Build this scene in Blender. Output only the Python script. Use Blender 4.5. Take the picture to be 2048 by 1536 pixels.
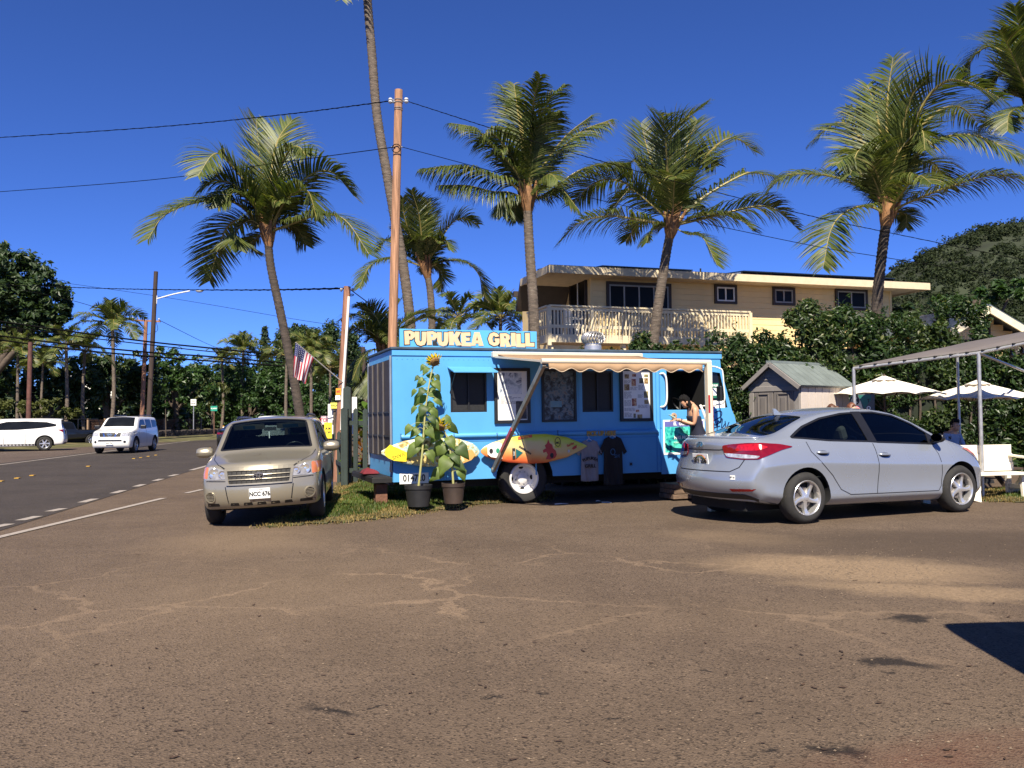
import bpy,bmesh,math,random
from mathutils import Vector,Matrix,Euler,noise
from mathutils.bvhtree import BVHTree
R =math.radians
random.seed(7)
for o in list(bpy.data.objects):
 bpy.data.objects.remove(o)
scn =bpy.context.scene
COL =scn.collection
# ---------------------------------------------------------------- camera
CAMH,PITCH,ROLL,FPX =1.48,R(2.33),R(-0.5),1720.0
cam =bpy.data.objects.new('camera',bpy.data.cameras.new('camera'))
COL.objects.link(cam)
cam.data.sensor_width =36.0
cam.data.lens =36.0*FPX /2048.0
cam.data.clip_start =0.1
cam.data.clip_end =3000
CAMROT =Matrix.Rotation(math.pi /2+PITCH,3,'X') @ Matrix.Rotation(ROLL,3,'Z')
cam.matrix_world =Matrix.Translation((0,0,CAMH)) @ CAMROT.to_4x4()
scn.camera =cam
# ---------------------------------------------------------------- sky, sun, exposure
SUN_EL =R(47.5)
SUN_H =Vector((-0.03,-1.0))            # horizontal direction towards the sun (behind the camera, a little left)
world =bpy.data.worlds.new("World")
scn.world =world
world.use_nodes =True
wn =world.node_tree
wn.nodes.clear()
sky =wn.nodes.new('ShaderNodeTexSky')
sky.sky_type ='NISHITA'
sky.sun_disc =False
sky.sun_elevation =SUN_EL
sky.sun_rotation =math.atan2(SUN_H.x,SUN_H.y)
sky.altitude =900
sky.air_density =0.55
sky.dust_density =0.0
sky.ozone_density =10.0
bg =wn.nodes.new('ShaderNodeBackground')
bg.inputs['Strength'].default_value =0.082
wo =wn.nodes.new('ShaderNodeOutputWorld')
tint =wn.nodes.new('ShaderNodeVectorMath')
tint.operation ='MULTIPLY'
tint.inputs[1].default_value =(.66,.78,1.12)          # deep clear-day blue of the whole sky
wn.links.new(sky.outputs[0],tint.inputs[0])
wn.links.new(tint.outputs[0],bg.inputs[0])
wn.links.new(bg.outputs[0],wo.inputs[0])
sl =bpy.data.lights.new('sun','SUN')
sl.energy =5.0
sl.angle =R(0.5)
sl.color =(1.0,0.91,0.76)
sun =bpy.data.objects.new('sun',sl)
COL.objects.link(sun)
sdir =Vector((SUN_H.x,SUN_H.y,SUN_H.length *math.tan(SUN_EL))).normalized()
sun.rotation_euler =sdir.to_track_quat('Z','Y').to_euler()
sun.location =(-2,-10,20)
vs =scn.view_settings
vs.view_transform ='Standard'
vs.look ='None'
vs.exposure =1.0
vs.gamma =1.0
vs.use_curve_mapping =False
scn.cycles.max_bounces =6
scn.cycles.transparent_max_bounces =12
scn.cycles.use_denoising =True
# ---------------------------------------------------------------- helpers
def ray(px,py):
 return (CAMROT @ Vector(((px -1024)/FPX,(768-py)/FPX,-1.0))).normalized()
def at(px,py,Y):
 d =ray(px,py)
 return Vector((0,0,CAMH))+d *(Y /d.y)
def G(px,py,z=0.0):
 d =ray(px,py)
 return Vector((0,0,CAMH))+d *((z -CAMH)/d.z)
def onplane(mat,px,py,y=0.0,axis=1):
 """where the sight line through a pixel meets the plane local[axis] = y of an object matrix"""
 inv =mat.inverted()
 o =inv @ Vector((0,0,CAMH))
 d =(inv.to_3x3() @ ray(px,py))
 return o +d *((y -o[axis])/d[axis])
def srgb(r,g,b):
 return tuple(((c /255)/12.92 if c /255 <= 0.04045 else (((c /255)+0.055)/1.055) ** 2.4) for c in (r,g,b))
_mats ={}
def newmat(name):
 m =bpy.data.materials.new(name)
 m.use_nodes =True
 nt =m.node_tree
 return m,nt,nt.nodes['Principled BSDF'],nt.nodes['Material Output']
def M(name,col=(.5,.5,.5),rough=.6,metal=0.,var=.12,scale=5.,bump=0.,bscale=60.,spec=.5,coat=0.,emit=None,detail=4,stretch=None,wear=None):
 """plain procedural surface: base colour with noise variation, roughness variation and optional fine relief"""
 if name in _mats:
  return _mats[name]
 m,nt,p,out =newmat(name)
 N,L =nt.nodes,nt.links
 tc =N.new('ShaderNodeTexCoord')
 src =tc.outputs['Object']
 if stretch:
  mp =N.new('ShaderNodeMapping')
  mp.inputs['Scale'].default_value =stretch
  L.new(src,mp.inputs[0])
  src =mp.outputs[0]
 nz =N.new('ShaderNodeTexNoise')
 nz.inputs['Scale'].default_value =scale
 nz.inputs['Detail'].default_value =detail
 L.new(src,nz.inputs['Vector'])
 mix =N.new('ShaderNodeMix')
 mix.data_type ='RGBA'
 mr =N.new('ShaderNodeMapRange')
 mr.inputs[1].default_value =.3
 mr.inputs[2].default_value =.7
 L.new(nz.outputs['Fac'],mr.inputs[0])
 L.new(mr.outputs[0],mix.inputs[0])
 mix.inputs[6].default_value =tuple(c *(1-var) for c in col)+(1,)
 mix.inputs[7].default_value =tuple(min(1,c *(1+var)) for c in col)+(1,)
 last =mix.outputs[2]
 if wear:
  wc,wth,wsc =wear
  n2 =N.new('ShaderNodeTexNoise')
  n2.inputs['Scale'].default_value =wsc
  n2.inputs['Detail'].default_value =8
  n2.inputs['Roughness'].default_value =.7
  L.new(src,n2.inputs['Vector'])
  m2 =N.new('ShaderNodeMapRange')
  m2.inputs[1].default_value =wth
  m2.inputs[2].default_value =wth +.08
  L.new(n2.outputs['Fac'],m2.inputs[0])
  mx =N.new('ShaderNodeMix')
  mx.data_type ='RGBA'
  L.new(m2.outputs[0],mx.inputs[0])
  L.new(last,mx.inputs[6])
  mx.inputs[7].default_value =tuple(wc)+(1,)
  last =mx.outputs[2]
 L.new(last,p.inputs['Base Color'])
 rr =N.new('ShaderNodeMapRange')
 rr.inputs[3].default_value =max(0.02,rough *.85)
 rr.inputs[4].default_value =min(1,rough *1.15)
 L.new(nz.outputs['Fac'],rr.inputs[0])
 L.new(rr.outputs[0],p.inputs['Roughness'])
 p.inputs['Metallic'].default_value =metal
 p.inputs['Specular IOR Level'].default_value =spec
 if coat:
  p.inputs['Coat Weight'].default_value =coat
  p.inputs['Coat Roughness'].default_value =.04
 if bump:
  n3 =N.new('ShaderNodeTexNoise')
  n3.inputs['Scale'].default_value =bscale
  n3.inputs['Detail'].default_value =5
  L.new(src,n3.inputs['Vector'])
  b =N.new('ShaderNodeBump')
  b.inputs['Strength'].default_value =bump
  b.inputs['Distance'].default_value =.02
  L.new(n3.outputs['Fac'],b.inputs['Height'])
  L.new(b.outputs[0],p.inputs['Normal'])
 if emit:
  p.inputs['Emission Color'].default_value =tuple(emit[0])+(1,)
  p.inputs['Emission Strength'].default_value =emit[1]
 _mats[name]=m
 return m
def leafmat(name,c1,c2,trans=.35,rough=.45,spec=.4,c3=None):
 """leaf surface: colour differs from leaf to leaf, light shines through"""
 if name in _mats:
  return _mats[name]
 m,nt,p,out =newmat(name)
 N,L =nt.nodes,nt.links
 ge =N.new('ShaderNodeNewGeometry')
 cr =N.new('ShaderNodeValToRGB')
 cr.color_ramp.elements[0].color =tuple(c1)+(1,)
 cr.color_ramp.elements[1].color =tuple(c2)+(1,)
 if c3:
  e =cr.color_ramp.elements.new(.93)
  e.color =tuple(c2)+(1,)
  cr.color_ramp.elements[-1].color =tuple(c3)+(1,)
 L.new(ge.outputs['Random Per Island'],cr.inputs[0])
 tc =N.new('ShaderNodeTexCoord')
 nz =N.new('ShaderNodeTexNoise')
 nz.inputs['Scale'].default_value =1.3
 L.new(tc.outputs['Object'],nz.inputs['Vector'])
 mr =N.new('ShaderNodeMapRange')
 mr.inputs[1].default_value =.3
 mr.inputs[2].default_value =.7
 mr.inputs[3].default_value =.7
 mr.inputs[4].default_value =1.25
 L.new(nz.outputs['Fac'],mr.inputs[0])
 mx =N.new('ShaderNodeVectorMath')
 mx.operation ='SCALE'
 L.new(cr.outputs[0],mx.inputs[0])
 L.new(mr.outputs[0],mx.inputs['Scale'])
 L.new(mx.outputs[0],p.inputs['Base Color'])
 p.inputs['Roughness'].default_value =rough
 p.inputs['Specular IOR Level'].default_value =spec
 tr =N.new('ShaderNodeBsdfTranslucent')
 mt =N.new('ShaderNodeVectorMath')
 mt.operation ='MULTIPLY'
 mt.inputs[1].default_value =(1.5,1.6,.6)
 L.new(mx.outputs[0],mt.inputs[0])
 L.new(mt.outputs[0],tr.inputs[0])
 ms =N.new('ShaderNodeMixShader')
 ms.inputs[0].default_value =trans
 L.new(p.outputs[0],ms.inputs[1])
 L.new(tr.outputs[0],ms.inputs[2])
 L.new(ms.outputs[0],out.inputs[0])
 _mats[name]=m
 return m
def glassmat(name,tint=(.25,.3,.3),rough=.02):
 """thin tinted pane: see-through, mirror-like at grazing angles"""
 if name in _mats:
  return _mats[name]
 m,nt,p,out =newmat(name)
 N,L =nt.nodes,nt.links
 N.remove(p)
 t =N.new('ShaderNodeBsdfTransparent')
 t.inputs[0].default_value =tuple(tint)+(1,)
 g =N.new('ShaderNodeBsdfGlossy')
 g.inputs['Roughness'].default_value =rough
 f =N.new('ShaderNodeFresnel')
 f.inputs[0].default_value =1.5
 tc =N.new('ShaderNodeTexCoord')
 nz =N.new('ShaderNodeTexNoise')
 nz.inputs['Scale'].default_value =1.5
 L.new(tc.outputs['Object'],nz.inputs['Vector'])
 b =N.new('ShaderNodeBump')
 b.inputs['Strength'].default_value =.05
 b.inputs['Distance'].default_value =.02
 L.new(nz.outputs['Fac'],b.inputs['Height'])
 L.new(b.outputs[0],g.inputs['Normal'])
 ms =N.new('ShaderNodeMixShader')
 L.new(f.outputs[0],ms.inputs[0])
 L.new(t.outputs[0],ms.inputs[1])
 L.new(g.outputs[0],ms.inputs[2])
 L.new(ms.outputs[0],out.inputs[0])
 _mats[name]=m
 return m
class MB:
 """collects faces; build() links them as ONE mesh object"""
 def __init__(s):
  s.v,s.f,s.m =[],[],[]
 def poly(s,pts,m=0):
  b =len(s.v)
  s.v += [tuple(p) for p in pts]
  s.f.append(tuple(range(b,b +len(pts))))
  s.m.append(m)
  return s
 def add(s,verts,faces,m=0):
  b =len(s.v)
  s.v += [tuple(p) for p in verts]
  for f in faces:
   s.f.append(tuple(i +b for i in f))
   s.m.append(m)
  return s
 def box(s,x0,x1,y0,y1,z0,z1,m=0,T=None):
  vs_ =[Vector((x,y,z)) for z in (z0,z1) for y in (y0,y1) for x in (x0,x1)]
  if T is not None:
   vs_ =[T @ p for p in vs_]
  return s.add(vs_,[(0,2,3,1),(4,5,7,6),(0,1,5,4),(2,6,7,3),(0,4,6,2),(1,3,7,5)],m)
 def bar(s,a,b,w,d,up=(0,0,1),m=0):
  """box-section bar from a to b: w across, d along up-ish"""
  a,b =Vector(a),Vector(b)
  t =(b -a).normalized()
  u =Vector(up)
  x =t.cross(u)
  if x.length <1e-4:
   x =t.cross(Vector((1,0,0)))
  x.normalize()
  y =x.cross(t)
  vs_ =[]
  for p in (a,b):
   for sx,sy in ((-1,-1),(1,-1),(1,1),(-1,1)):
    vs_.append(p +x *(w /2*sx)+y *(d /2*sy))
  return s.add(vs_,[(3,2,1,0),(4,5,6,7),(0,1,5,4),(1,2,6,5),(2,3,7,6),(3,0,4,7)],m)
 def tube(s,pts,r,n=6,m=0,cap=True):
  pts =[Vector(p) for p in pts]
  k =len(pts)
  rs =r if isinstance(r,(list,tuple)) else [r]*k
  b =len(s.v)
  x =None
  for i,p in enumerate(pts):
   t =(pts[min(i +1,k -1)]-pts[max(i -1,0)])
   if t.length <1e-9:
    t =Vector((0,0,1))
   t.normalize()
   if x is None:
    x =t.orthogonal().normalized()
   else:
    x =x -t *x.dot(t)
    x =x.normalized() if x.length >1e-6 else t.orthogonal().normalized()
   y =t.cross(x)
   for j in range(n):
    a =2*math.pi *j /n
    s.v.append(tuple(p +(x *math.cos(a)+y *math.sin(a))*rs[i]))
  for i in range(k -1):
   for j in range(n):
    j2 =(j +1) % n
    s.f.append((b +i *n +j,b +i *n +j2,b +(i +1)*n +j2,b +(i +1)*n +j))
    s.m.append(m)
  if cap:
   s.f.append(tuple(b +j for j in reversed(range(n))))
   s.m.append(m)
   s.f.append(tuple(b +(k -1)*n +j for j in range(n)))
   s.m.append(m)
  return s
 def lathe(s,prof,n=24,T=None,m=0,close=False):
  """profile of (radius, z) spun round local z"""
  b =len(s.v)
  for r_,z_ in prof:
   for j in range(n):
    a =2*math.pi *j /n
    p =Vector((r_ *math.cos(a),r_ *math.sin(a),z_))
    s.v.append(tuple(T @ p if T is not None else p))
  k =len(prof)
  for i in range(k if close else k -1):
   i2 =(i +1) % k
   for j in range(n):
    j2 =(j +1) % n
    s.f.append((b +i *n +j,b +i *n +j2,b +i2 *n +j2,b +i2 *n +j))
    s.m.append(m)
  return s
 def prism(s,pts,z0,z1,T=None,m=0):
  """2-D polygon (x, y) extruded along local z"""
  n =len(pts)
  vs_ =[Vector((x,y,z0)) for x,y in pts]+[Vector((x,y,z1)) for x,y in pts]
  if T is not None:
   vs_ =[T @ p for p in vs_]
  fs =[tuple(reversed(range(n))),tuple(range(n,2*n))]
  fs += [(i,(i +1) % n,n +(i +1) % n,n +i) for i in range(n)]
  return s.add(vs_,fs,m)
 def grid(s,P,m=0,closeu=False):
  """P[i][j] points"""
  b =len(s.v)
  a,c =len(P),len(P[0])
  for row in P:
   s.v += [tuple(p) for p in row]
  for i in range(a if closeu else a -1):
   for j in range(c -1):
    i2 =(i +1) % a
    s.f.append((b +i *c +j,b +i *c +j +1,b +i2 *c +j +1,b +i2 *c +j))
    s.m.append(m)
  return s
 def mesh(s,name,mats):
  me =bpy.data.meshes.new(name)
  me.from_pydata(s.v,[],s.f)
  for m in (mats if isinstance(mats,(list,tuple)) else [mats]):
   me.materials.append(m)
  me.polygons.foreach_set('material_index',s.m)
  me.update()
  return me
 def build(s,name,mats,parent=None,loc=None,rot=None,smooth=False,bevel=0.,fix=True,solid=0.,sub=0):
  me =s.mesh(name,mats)
  if fix:
   bm =bmesh.new()
   bm.from_mesh(me)
   bmesh.ops.recalc_face_normals(bm,faces=bm.faces)
   bm.to_mesh(me)
   bm.free()
  if smooth:
   me.polygons.foreach_set('use_smooth',[True]*len(me.polygons))
   if smooth is not True:
    me.set_sharp_from_angle(angle=R(smooth))
  return link(name,me,parent,loc,rot,bevel,solid,sub)
def link(name,data,parent=None,loc=None,rot=None,bevel=0.,solid=0.,sub=0):
 o =bpy.data.objects.new(name,data)
 COL.objects.link(o)
 if parent is not None:
  o.parent =parent
 if loc is not None:
  o.location =loc
 if rot is not None:
  o.rotation_euler =rot
 if sub:
  md =o.modifiers.new('subsurf','SUBSURF')
  md.levels =md.render_levels =sub
 if solid:
  md =o.modifiers.new('solid','SOLIDIFY')
  md.thickness =solid
  md.offset =-1
 if bevel:
  md =o.modifiers.new('bevel','BEVEL')
  md.width =bevel
  md.segments =2
  md.limit_method ='ANGLE'
  md.angle_limit =R(40)
 return o
def empty(name,loc=(0,0,0),rot=(0,0,0),parent=None):
 o =bpy.data.objects.new(name,None)
 o.empty_display_size =.2
 COL.objects.link(o)
 o.location =loc
 o.rotation_euler =rot
 if parent is not None:
  o.parent =parent
 return o
def mw(o):
 m =Matrix.LocRotScale(o.location,o.rotation_euler,o.scale)
 return (mw(o.parent) @ m) if o.parent else m
def tag(o,label=None,cat=None,group=None,kind=None):
 if label:
  o['label']=label
 if cat:
  o['category']=cat
 if group:
  o['group']=group
 if kind:
  o['kind']=kind
 return o
def thing(name,label,cat,loc=(0,0,0),rz=0.,group=None,rot=None):
 return tag(empty(name,loc,rot or (0,0,rz)),label,cat,group)
def kids(o):
 return [c for c in bpy.data.objects if c.parent == o]
def copy_tree(o,label=None,loc=None,rot=None,scale=None,_ch=None):
 if _ch is None:
  _ch ={}
  for c in bpy.data.objects:
   if c.parent is not None:
    _ch.setdefault(c.parent.name,[]).append(c)
 c =o.copy()
 COL.objects.link(c)
 for k in _ch.get(o.name,[]):
  d =copy_tree(k,_ch=_ch)
  d.parent =c
 if label:
  c['label']=label
 if loc is not None:
  c.location =loc
 if rot is not None:
  c.rotation_euler =rot
 if scale is not None:
  c.scale =scale
 return c
def text(name,body,size,mat,parent,loc,rot=(math.pi /2,0,0),ext=.002,bold=0.,align='CENTER',sx=1.):
 cu =bpy.data.curves.new(name,'FONT')
 cu.body =body
 cu.size =size
 cu.extrude =ext
 cu.offset =bold
 cu.align_x =align
 cu.align_y ='CENTER'
 cu.resolution_u =3
 cu.materials.append(mat)
 o =bpy.data.objects.new(name,cu)
 COL.objects.link(o)
 o.location =loc
 o.rotation_euler =rot
 o.scale =(sx,1,1)
 if parent is not None:
  o.parent =parent
 return o
def shape(name,polys,mat,parent,loc,rot=(math.pi /2,0,0),ext=.002,off=0.,scale=(1,1,1)):
 """flat filled lettering or emblem from closed outlines (holes by even-odd)"""
 cu =bpy.data.curves.new(name,'CURVE')
 cu.dimensions ='2D'
 cu.fill_mode ='BOTH'
 cu.extrude =ext
 cu.offset =off
 for pl in polys:
  sp =cu.splines.new('POLY')
  sp.points.add(len(pl)-1)
  for i,(x,y) in enumerate(pl):
   sp.points[i].co =(x,y,0,1)
  sp.use_cyclic_u =True
 cu.materials.append(mat)
 o =bpy.data.objects.new(name,cu)
 COL.objects.link(o)
 o.location =loc
 o.rotation_euler =rot
 o.scale =scale
 if parent is not None:
  o.parent =parent
 return o
def ell(cx,cy,rx,ry,n=20,a0=0.,rev=False):
 p =[(cx +rx *math.cos(a0 +2*math.pi *i /n),cy +ry *math.sin(a0 +2*math.pi *i /n)) for i in range(n)]
 return p[::-1] if rev else p
def lerp(xs,x):
 """piecewise linear through [(x, y)...]"""
 if x <= xs[0][0]:
  return xs[0][1]
 for (a,b),(c,d) in zip(xs,xs[1:]):
  if x <= c:
   return b +(d -b)*(x -a)/(c -a)
 return xs[-1][1]
def catmull(P,n=8):
 P =[Vector(p) for p in P]
 Q =[P[0]*2-P[1]]+P +[P[-1]*2-P[-2]]
 out =[]
 for i in range(1,len(Q)-2):
  for k in range(n):
   t =k /n
   a,b,c,d =Q[i -1],Q[i],Q[i +1],Q[i +2]
   out.append(.5*((2*b)+(c -a)*t +(2*a -5*b +4*c -d)*t *t +(3*b -a -3*c +d)*t ** 3))
 out.append(P[-1])
 return out
def evalmesh(o):
 dg =bpy.context.evaluated_depsgraph_get()
 dg.update()
 return bpy.data.meshes.new_from_object(o.evaluated_get(dg))
def boolean(o,cutter,op='DIFFERENCE'):
 """cut o's mesh (no other modifiers left) with the cutter object, which is deleted"""
 md =o.modifiers.new('b','BOOLEAN')
 md.operation =op
 md.solver ='EXACT'
 md.object =cutter
 me =evalmesh(o)
 o.modifiers.clear()
 old =o.data
 o.data =me
 me.name =old.name
 bpy.data.meshes.remove(old)
 bpy.data.objects.remove(cutter)
 return o
# ---------------------------------------------------------------- shared materials
BLACK =M('black_plastic',(.012,.012,.013),.45,var=.2)
DARK =M('dark_void',(.006,.006,.006),.9,var=.1)
RUBBER =M('tyre_rubber',(.018,.017,.016),.85,var=.3,scale=9,bump=.3,bscale=90,wear=((.06,.05,.04),.62,14))
CHROME =M('chrome',(.75,.75,.75),.12,1.)
STEEL =M('galvanised_steel',(.45,.45,.45),.4,.8,var=.25,scale=14)
WHITE =M('white_paint',(.78,.76,.70),.5,var=.06,scale=4)
INK =M('black_ink',(.015,.015,.017),.6,var=.1)
# ---------------------------------------------------------------- ground, road, verge
def asphalt(name,base,light,marks=True):
 m,nt,p,out =newmat(name)
 N,L =nt.nodes,nt.links
 tc =N.new('ShaderNodeTexCoord')
 P =tc.outputs['Object']
 def nz(scale,det=6,rough=.6,vec=None):
  n =N.new('ShaderNodeTexNoise')
  n.inputs['Scale'].default_value =scale
  n.inputs['Detail'].default_value =det
  n.inputs['Roughness'].default_value =rough
  L.new(vec or P,n.inputs['Vector'])
  return n.outputs['Fac']
 def mr(x,a,b,c=0.,d=1.):
  n =N.new('ShaderNodeMapRange')
  n.inputs[1].default_value,n.inputs[2].default_value,n.inputs[3].default_value,n.inputs[4].default_value =a,b,c,d
  L.new(x,n.inputs[0])
  return n.outputs[0]
 def mix(f,a,b):
  n =N.new('ShaderNodeMix')
  n.data_type ='RGBA'
  L.new(f,n.inputs[0])
  for k,c in ((6,a),(7,b)):
   if isinstance(c,tuple):
    n.inputs[k].default_value =c +(1,)
   else:
    L.new(c,n.inputs[k])
  return n.outputs[2]
 def mul(a,b):
  n =N.new('ShaderNodeMath')
  n.operation ='MULTIPLY'
  for k,c in ((0,a),(1,b)):
   if isinstance(c,float):
    n.inputs[k].default_value =c
   else:
    L.new(c,n.inputs[k])
  return n.outputs[0]
 def mx(a,b):
  n =N.new('ShaderNodeMath')
  n.operation ='MAXIMUM'
  L.new(a,n.inputs[0])
  L.new(b,n.inputs[1])
  return n.outputs[0]
 col =mix(mr(nz(.55,5),.35,.65),base,light)
 col =mix(mul(mr(nz(2.3,6,.7),.5,.72),.55),col,tuple(c *1.25 for c in light))
 # stone chips of the wearing course
 vo =N.new('ShaderNodeTexVoronoi')
 vo.inputs['Scale'].default_value =85
 L.new(P,vo.inputs['Vector'])
 chip =N.new('ShaderNodeSeparateColor')
 L.new(vo.outputs['Color'],chip.inputs[0])
 col =mix(mul(mr(chip.outputs[0],.74,.90),.85),col,tuple(c *.38 for c in base))
 col =mix(mul(mr(chip.outputs[1],.92,.99),.45),col,tuple(min(1,c *2.0) for c in light))
 height =nz(110,4)
 if marks:
  # warped position for shapes with ragged edges
  w =N.new('ShaderNodeTexNoise')
  w.inputs['Scale'].default_value =1.6
  w.inputs['Detail'].default_value =7
  w.inputs['Roughness'].default_value =.68
  L.new(P,w.inputs['Vector'])
  vm =N.new('ShaderNodeVectorMath')
  vm.operation ='MULTIPLY_ADD'
  L.new(w.outputs['Color'],vm.inputs[0])
  vm.inputs[1].default_value =(.9,.9,0)
  vm.inputs[2].default_value =(-.45,-.45,0)
  va =N.new('ShaderNodeVectorMath')
  va.operation ='ADD'
  L.new(P,va.inputs[0])
  L.new(vm.outputs[0],va.inputs[1])
  W =va.outputs[0]
  def spot(px,py,rx,ry,rot=0.,soft=.35,vec=None):
   c =G(px,py)
   mp =N.new('ShaderNodeMapping')
   mp.vector_type ='TEXTURE'
   mp.inputs['Location'].default_value =(c.x,c.y,0)
   mp.inputs['Rotation'].default_value =(0,0,rot)
   mp.inputs['Scale'].default_value =(rx,ry,1)
   L.new(vec or W,mp.inputs[0])
   ln =N.new('ShaderNodeVectorMath')
   ln.operation ='LENGTH'
   L.new(mp.outputs[0],ln.inputs[0])
   return mr(ln.outputs['Value'],1+soft,1-soft)
  # crack network filled with pale dust
  cw =N.new('ShaderNodeTexVoronoi')
  cw.feature ='DISTANCE_TO_EDGE'
  cw.inputs['Scale'].default_value =.55
  L.new(W,cw.inputs['Vector'])
  crack =mul(mr(cw.outputs['Distance'],.015,.003),mr(nz(.5,3),.42,.52))
  area =spot(1000,1170,5.2,2.1,0,.5)
  dust =mul(mul(crack,area),.85)
  col =mix(dust,col,(.25,.175,.115))
  col =mix(mul(mul(mr(cw.outputs['Distance'],.0045,.001),area),.6),col,tuple(c *.3 for c in base))
  # sandy worn-out strip and tan dust
  sand =spot(1690,1135,1.25,.70,-.35,.3)
  sand =mx(sand,mul(spot(1850,1180,1.0,.28,-.35,.4),.9))
  sand =mx(sand,mul(spot(1480,1075,.9,.45,-.6,.5),.4))
  sand =mx(sand,mul(spot(560,1180,1.5,1.6,.2,.9),.35))
  sand =mx(sand,mul(spot(480,1085,.9,1.2,.2,.6),.45))
  sand =mx(sand,mul(spot(1600,1230,1.7,.45,-.1,.7),.15))
  sand =mx(sand,mul(spot(1200,1240,2.2,.5,0.,.8),.15))
  grit =mr(nz(26,5,.8),.28,.6)
  col =mix(mul(sand,grit),col,(.27,.19,.115))
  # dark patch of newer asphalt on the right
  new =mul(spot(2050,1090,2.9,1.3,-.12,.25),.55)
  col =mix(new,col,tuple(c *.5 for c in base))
  # oil
  oil =spot(1773,1322,.17,.11,0,.35)
  for a in ((1675,1492,.13,.06),(1700,1495,.1,.05),(1830,1238,.16,.06),(820,1210,.04,.03),(630,1432,.13,.05),(1110,1385,.05,.03),
      (1530,1500,.07,.03),(735,1410,.05,.025),(1000,1385,.04,.02),(1780,1345,.05,.03),(1400,1340,.05,.02),(1230,1440,.04,.02),(900,1300,.03,.02),(1520,1430,.03,.02)):
   oil =mx(oil,spot(a[0],a[1],a[2],a[3],0,.4))
  wsm =N.new('ShaderNodeVectorMath')
  col =mix(mul(oil,.85),col,(.010,.008,.007))
  red =mul(spot(1880,1515,.5,.15,.2,.8),.4)
  col =mix(red,col,(.13,.05,.03))
 L.new(col,p.inputs['Base Color'])
 p.inputs['Roughness'].default_value =.9
 p.inputs['Specular IOR Level'].default_value =.25
 b =N.new('ShaderNodeBump')
 b.inputs['Strength'].default_value =.8
 b.inputs['Distance'].default_value =.008
 ad =N.new('ShaderNodeMath')
 ad.operation ='ADD'
 L.new(height,ad.inputs[0])
 L.new(vo.outputs['Distance'],ad.inputs[1])
 L.new(ad.outputs[0],b.inputs['Height'])
 L.new(b.outputs[0],p.inputs['Normal'])
 return m
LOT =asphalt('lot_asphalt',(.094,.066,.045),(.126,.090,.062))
ROAD =asphalt('road_asphalt',(.042,.034,.029),(.058,.047,.040),False)
SHOULDER =asphalt('shoulder_asphalt',(.08,.058,.046),(.105,.077,.06),False)
EARTH =M('earth',(.08,.05,.03),.95,var=.45,scale=.6,bump=.6,bscale=20,wear=((.03,.042,.012),.52,.9))
MARKING =M('road_marking_paint',(.30,.26,.22),.7,var=.1,scale=30,wear=((.10,.075,.055),.58,16))
YELLOWMARK =M('yellow_marker',(.42,.24,.03),.6,var=.1)
def sheet(name,pts,z,mat,cuts=0):
 mb =MB()
 mb.poly([(p[0],p[1],z) for p in pts])
 o =mb.build(name,mat)
 tag(o,kind='structure')
 return o
g =MB()
g.poly([(-1800,-60,-.02),(1800,-60,-.02),(1800,2600,-.02),(-1800,2600,-.02)])
tag(g.build('ground',EARTH),kind='structure')
RD =ray(705,840.8)
RD =Vector((RD.x,RD.y,0)).normalized()             # direction of the road
RN =Vector((RD.y,-RD.x,0))                          # to the right of it (towards the lot)
def roadpt(px,py,s):
 g0 =G(px,py)
 t =(s -g0.y)/RD.y
 return g0 +RD *t
near_a,near_b =roadpt(0,1062,-25),roadpt(0,1062,420)
far_a,far_b =roadpt(0,927,-25),roadpt(0,927,420)
vr_a,vr_b =roadpt(0,893,-25),roadpt(0,893,420)
sheet('parking_lot',[near_a -RN *.5,near_a +RN *60,(70,27,0),(6,27,0),(-3.2,24,0),(-4.4,40,0),roadpt(0,1062,60)-RN *.5],.0,LOT)
sheet('road',[near_a,near_b,far_b,far_a],.006,ROAD)
VEDGE =[G(-700,938),G(-200,914),G(0,903),G(200,892),G(430,879),G(560,868),G(640,858)]
sheet('road_shoulder',[far_a,far_b]+VEDGE[::-1]+[VEDGE[0]-RD *30],.002,SHOULDER)
# markings: each dash and marker a piece of its own
def stripe(name,a,b,w,z,mat):
 a,b =Vector(a),Vector(b)
 a.z =b.z =0
 n =(b -a).normalized()
 n =Vector((n.y,-n.x,0))*w /2
 mb =MB()
 mb.poly([(q.x,q.y,z) for q in (a -n,a +n,b +n,b -n)])
 o =mb.build(name,mat)
 tag(o,kind='structure')
 return o
stripe('road_edge_marking',G(-160,1113),G(327,997),.13,.010,MARKING)
stripe('road_edge_marking',G(372,987),G(405,979.5),.12,.010,MARKING)
for a,b in (((-40,1062),(20,1049)),((40,1042),(76,1033.5)),((98,1024),(127,1018)),((163,1006),(190,998.5)),((226,987.5),(247,981.5)),((271,974),(287,969.5)),((309,962.5),(323,958.5)),((340,953),(354,949.5)),((382,941),(424,929.5))):
 stripe('lane_marking',G(*a),G(*b),.16,.012,MARKING)
stripe('road_edge_marking',roadpt(0,930,-20),roadpt(0,930,300),.13,.010,MARKING)
ym =MB()
ym.box(-.055,.055,-.09,.09,0,.02)
ymesh =ym.mesh('road_marker',YELLOWMARK)
for px,py in ((2,963.5),(35,957.5),(65,952),(177,933.5),(268,918),(282,916),(297,913.5),(312,911),(420,896)):
 p =G(px,py)
 o =link('road_marker',ymesh,loc=(p.x,p.y,.010),rot=(0,0,-math.atan2(RD.x,RD.y)))
 tag(o,kind='structure')
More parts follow.
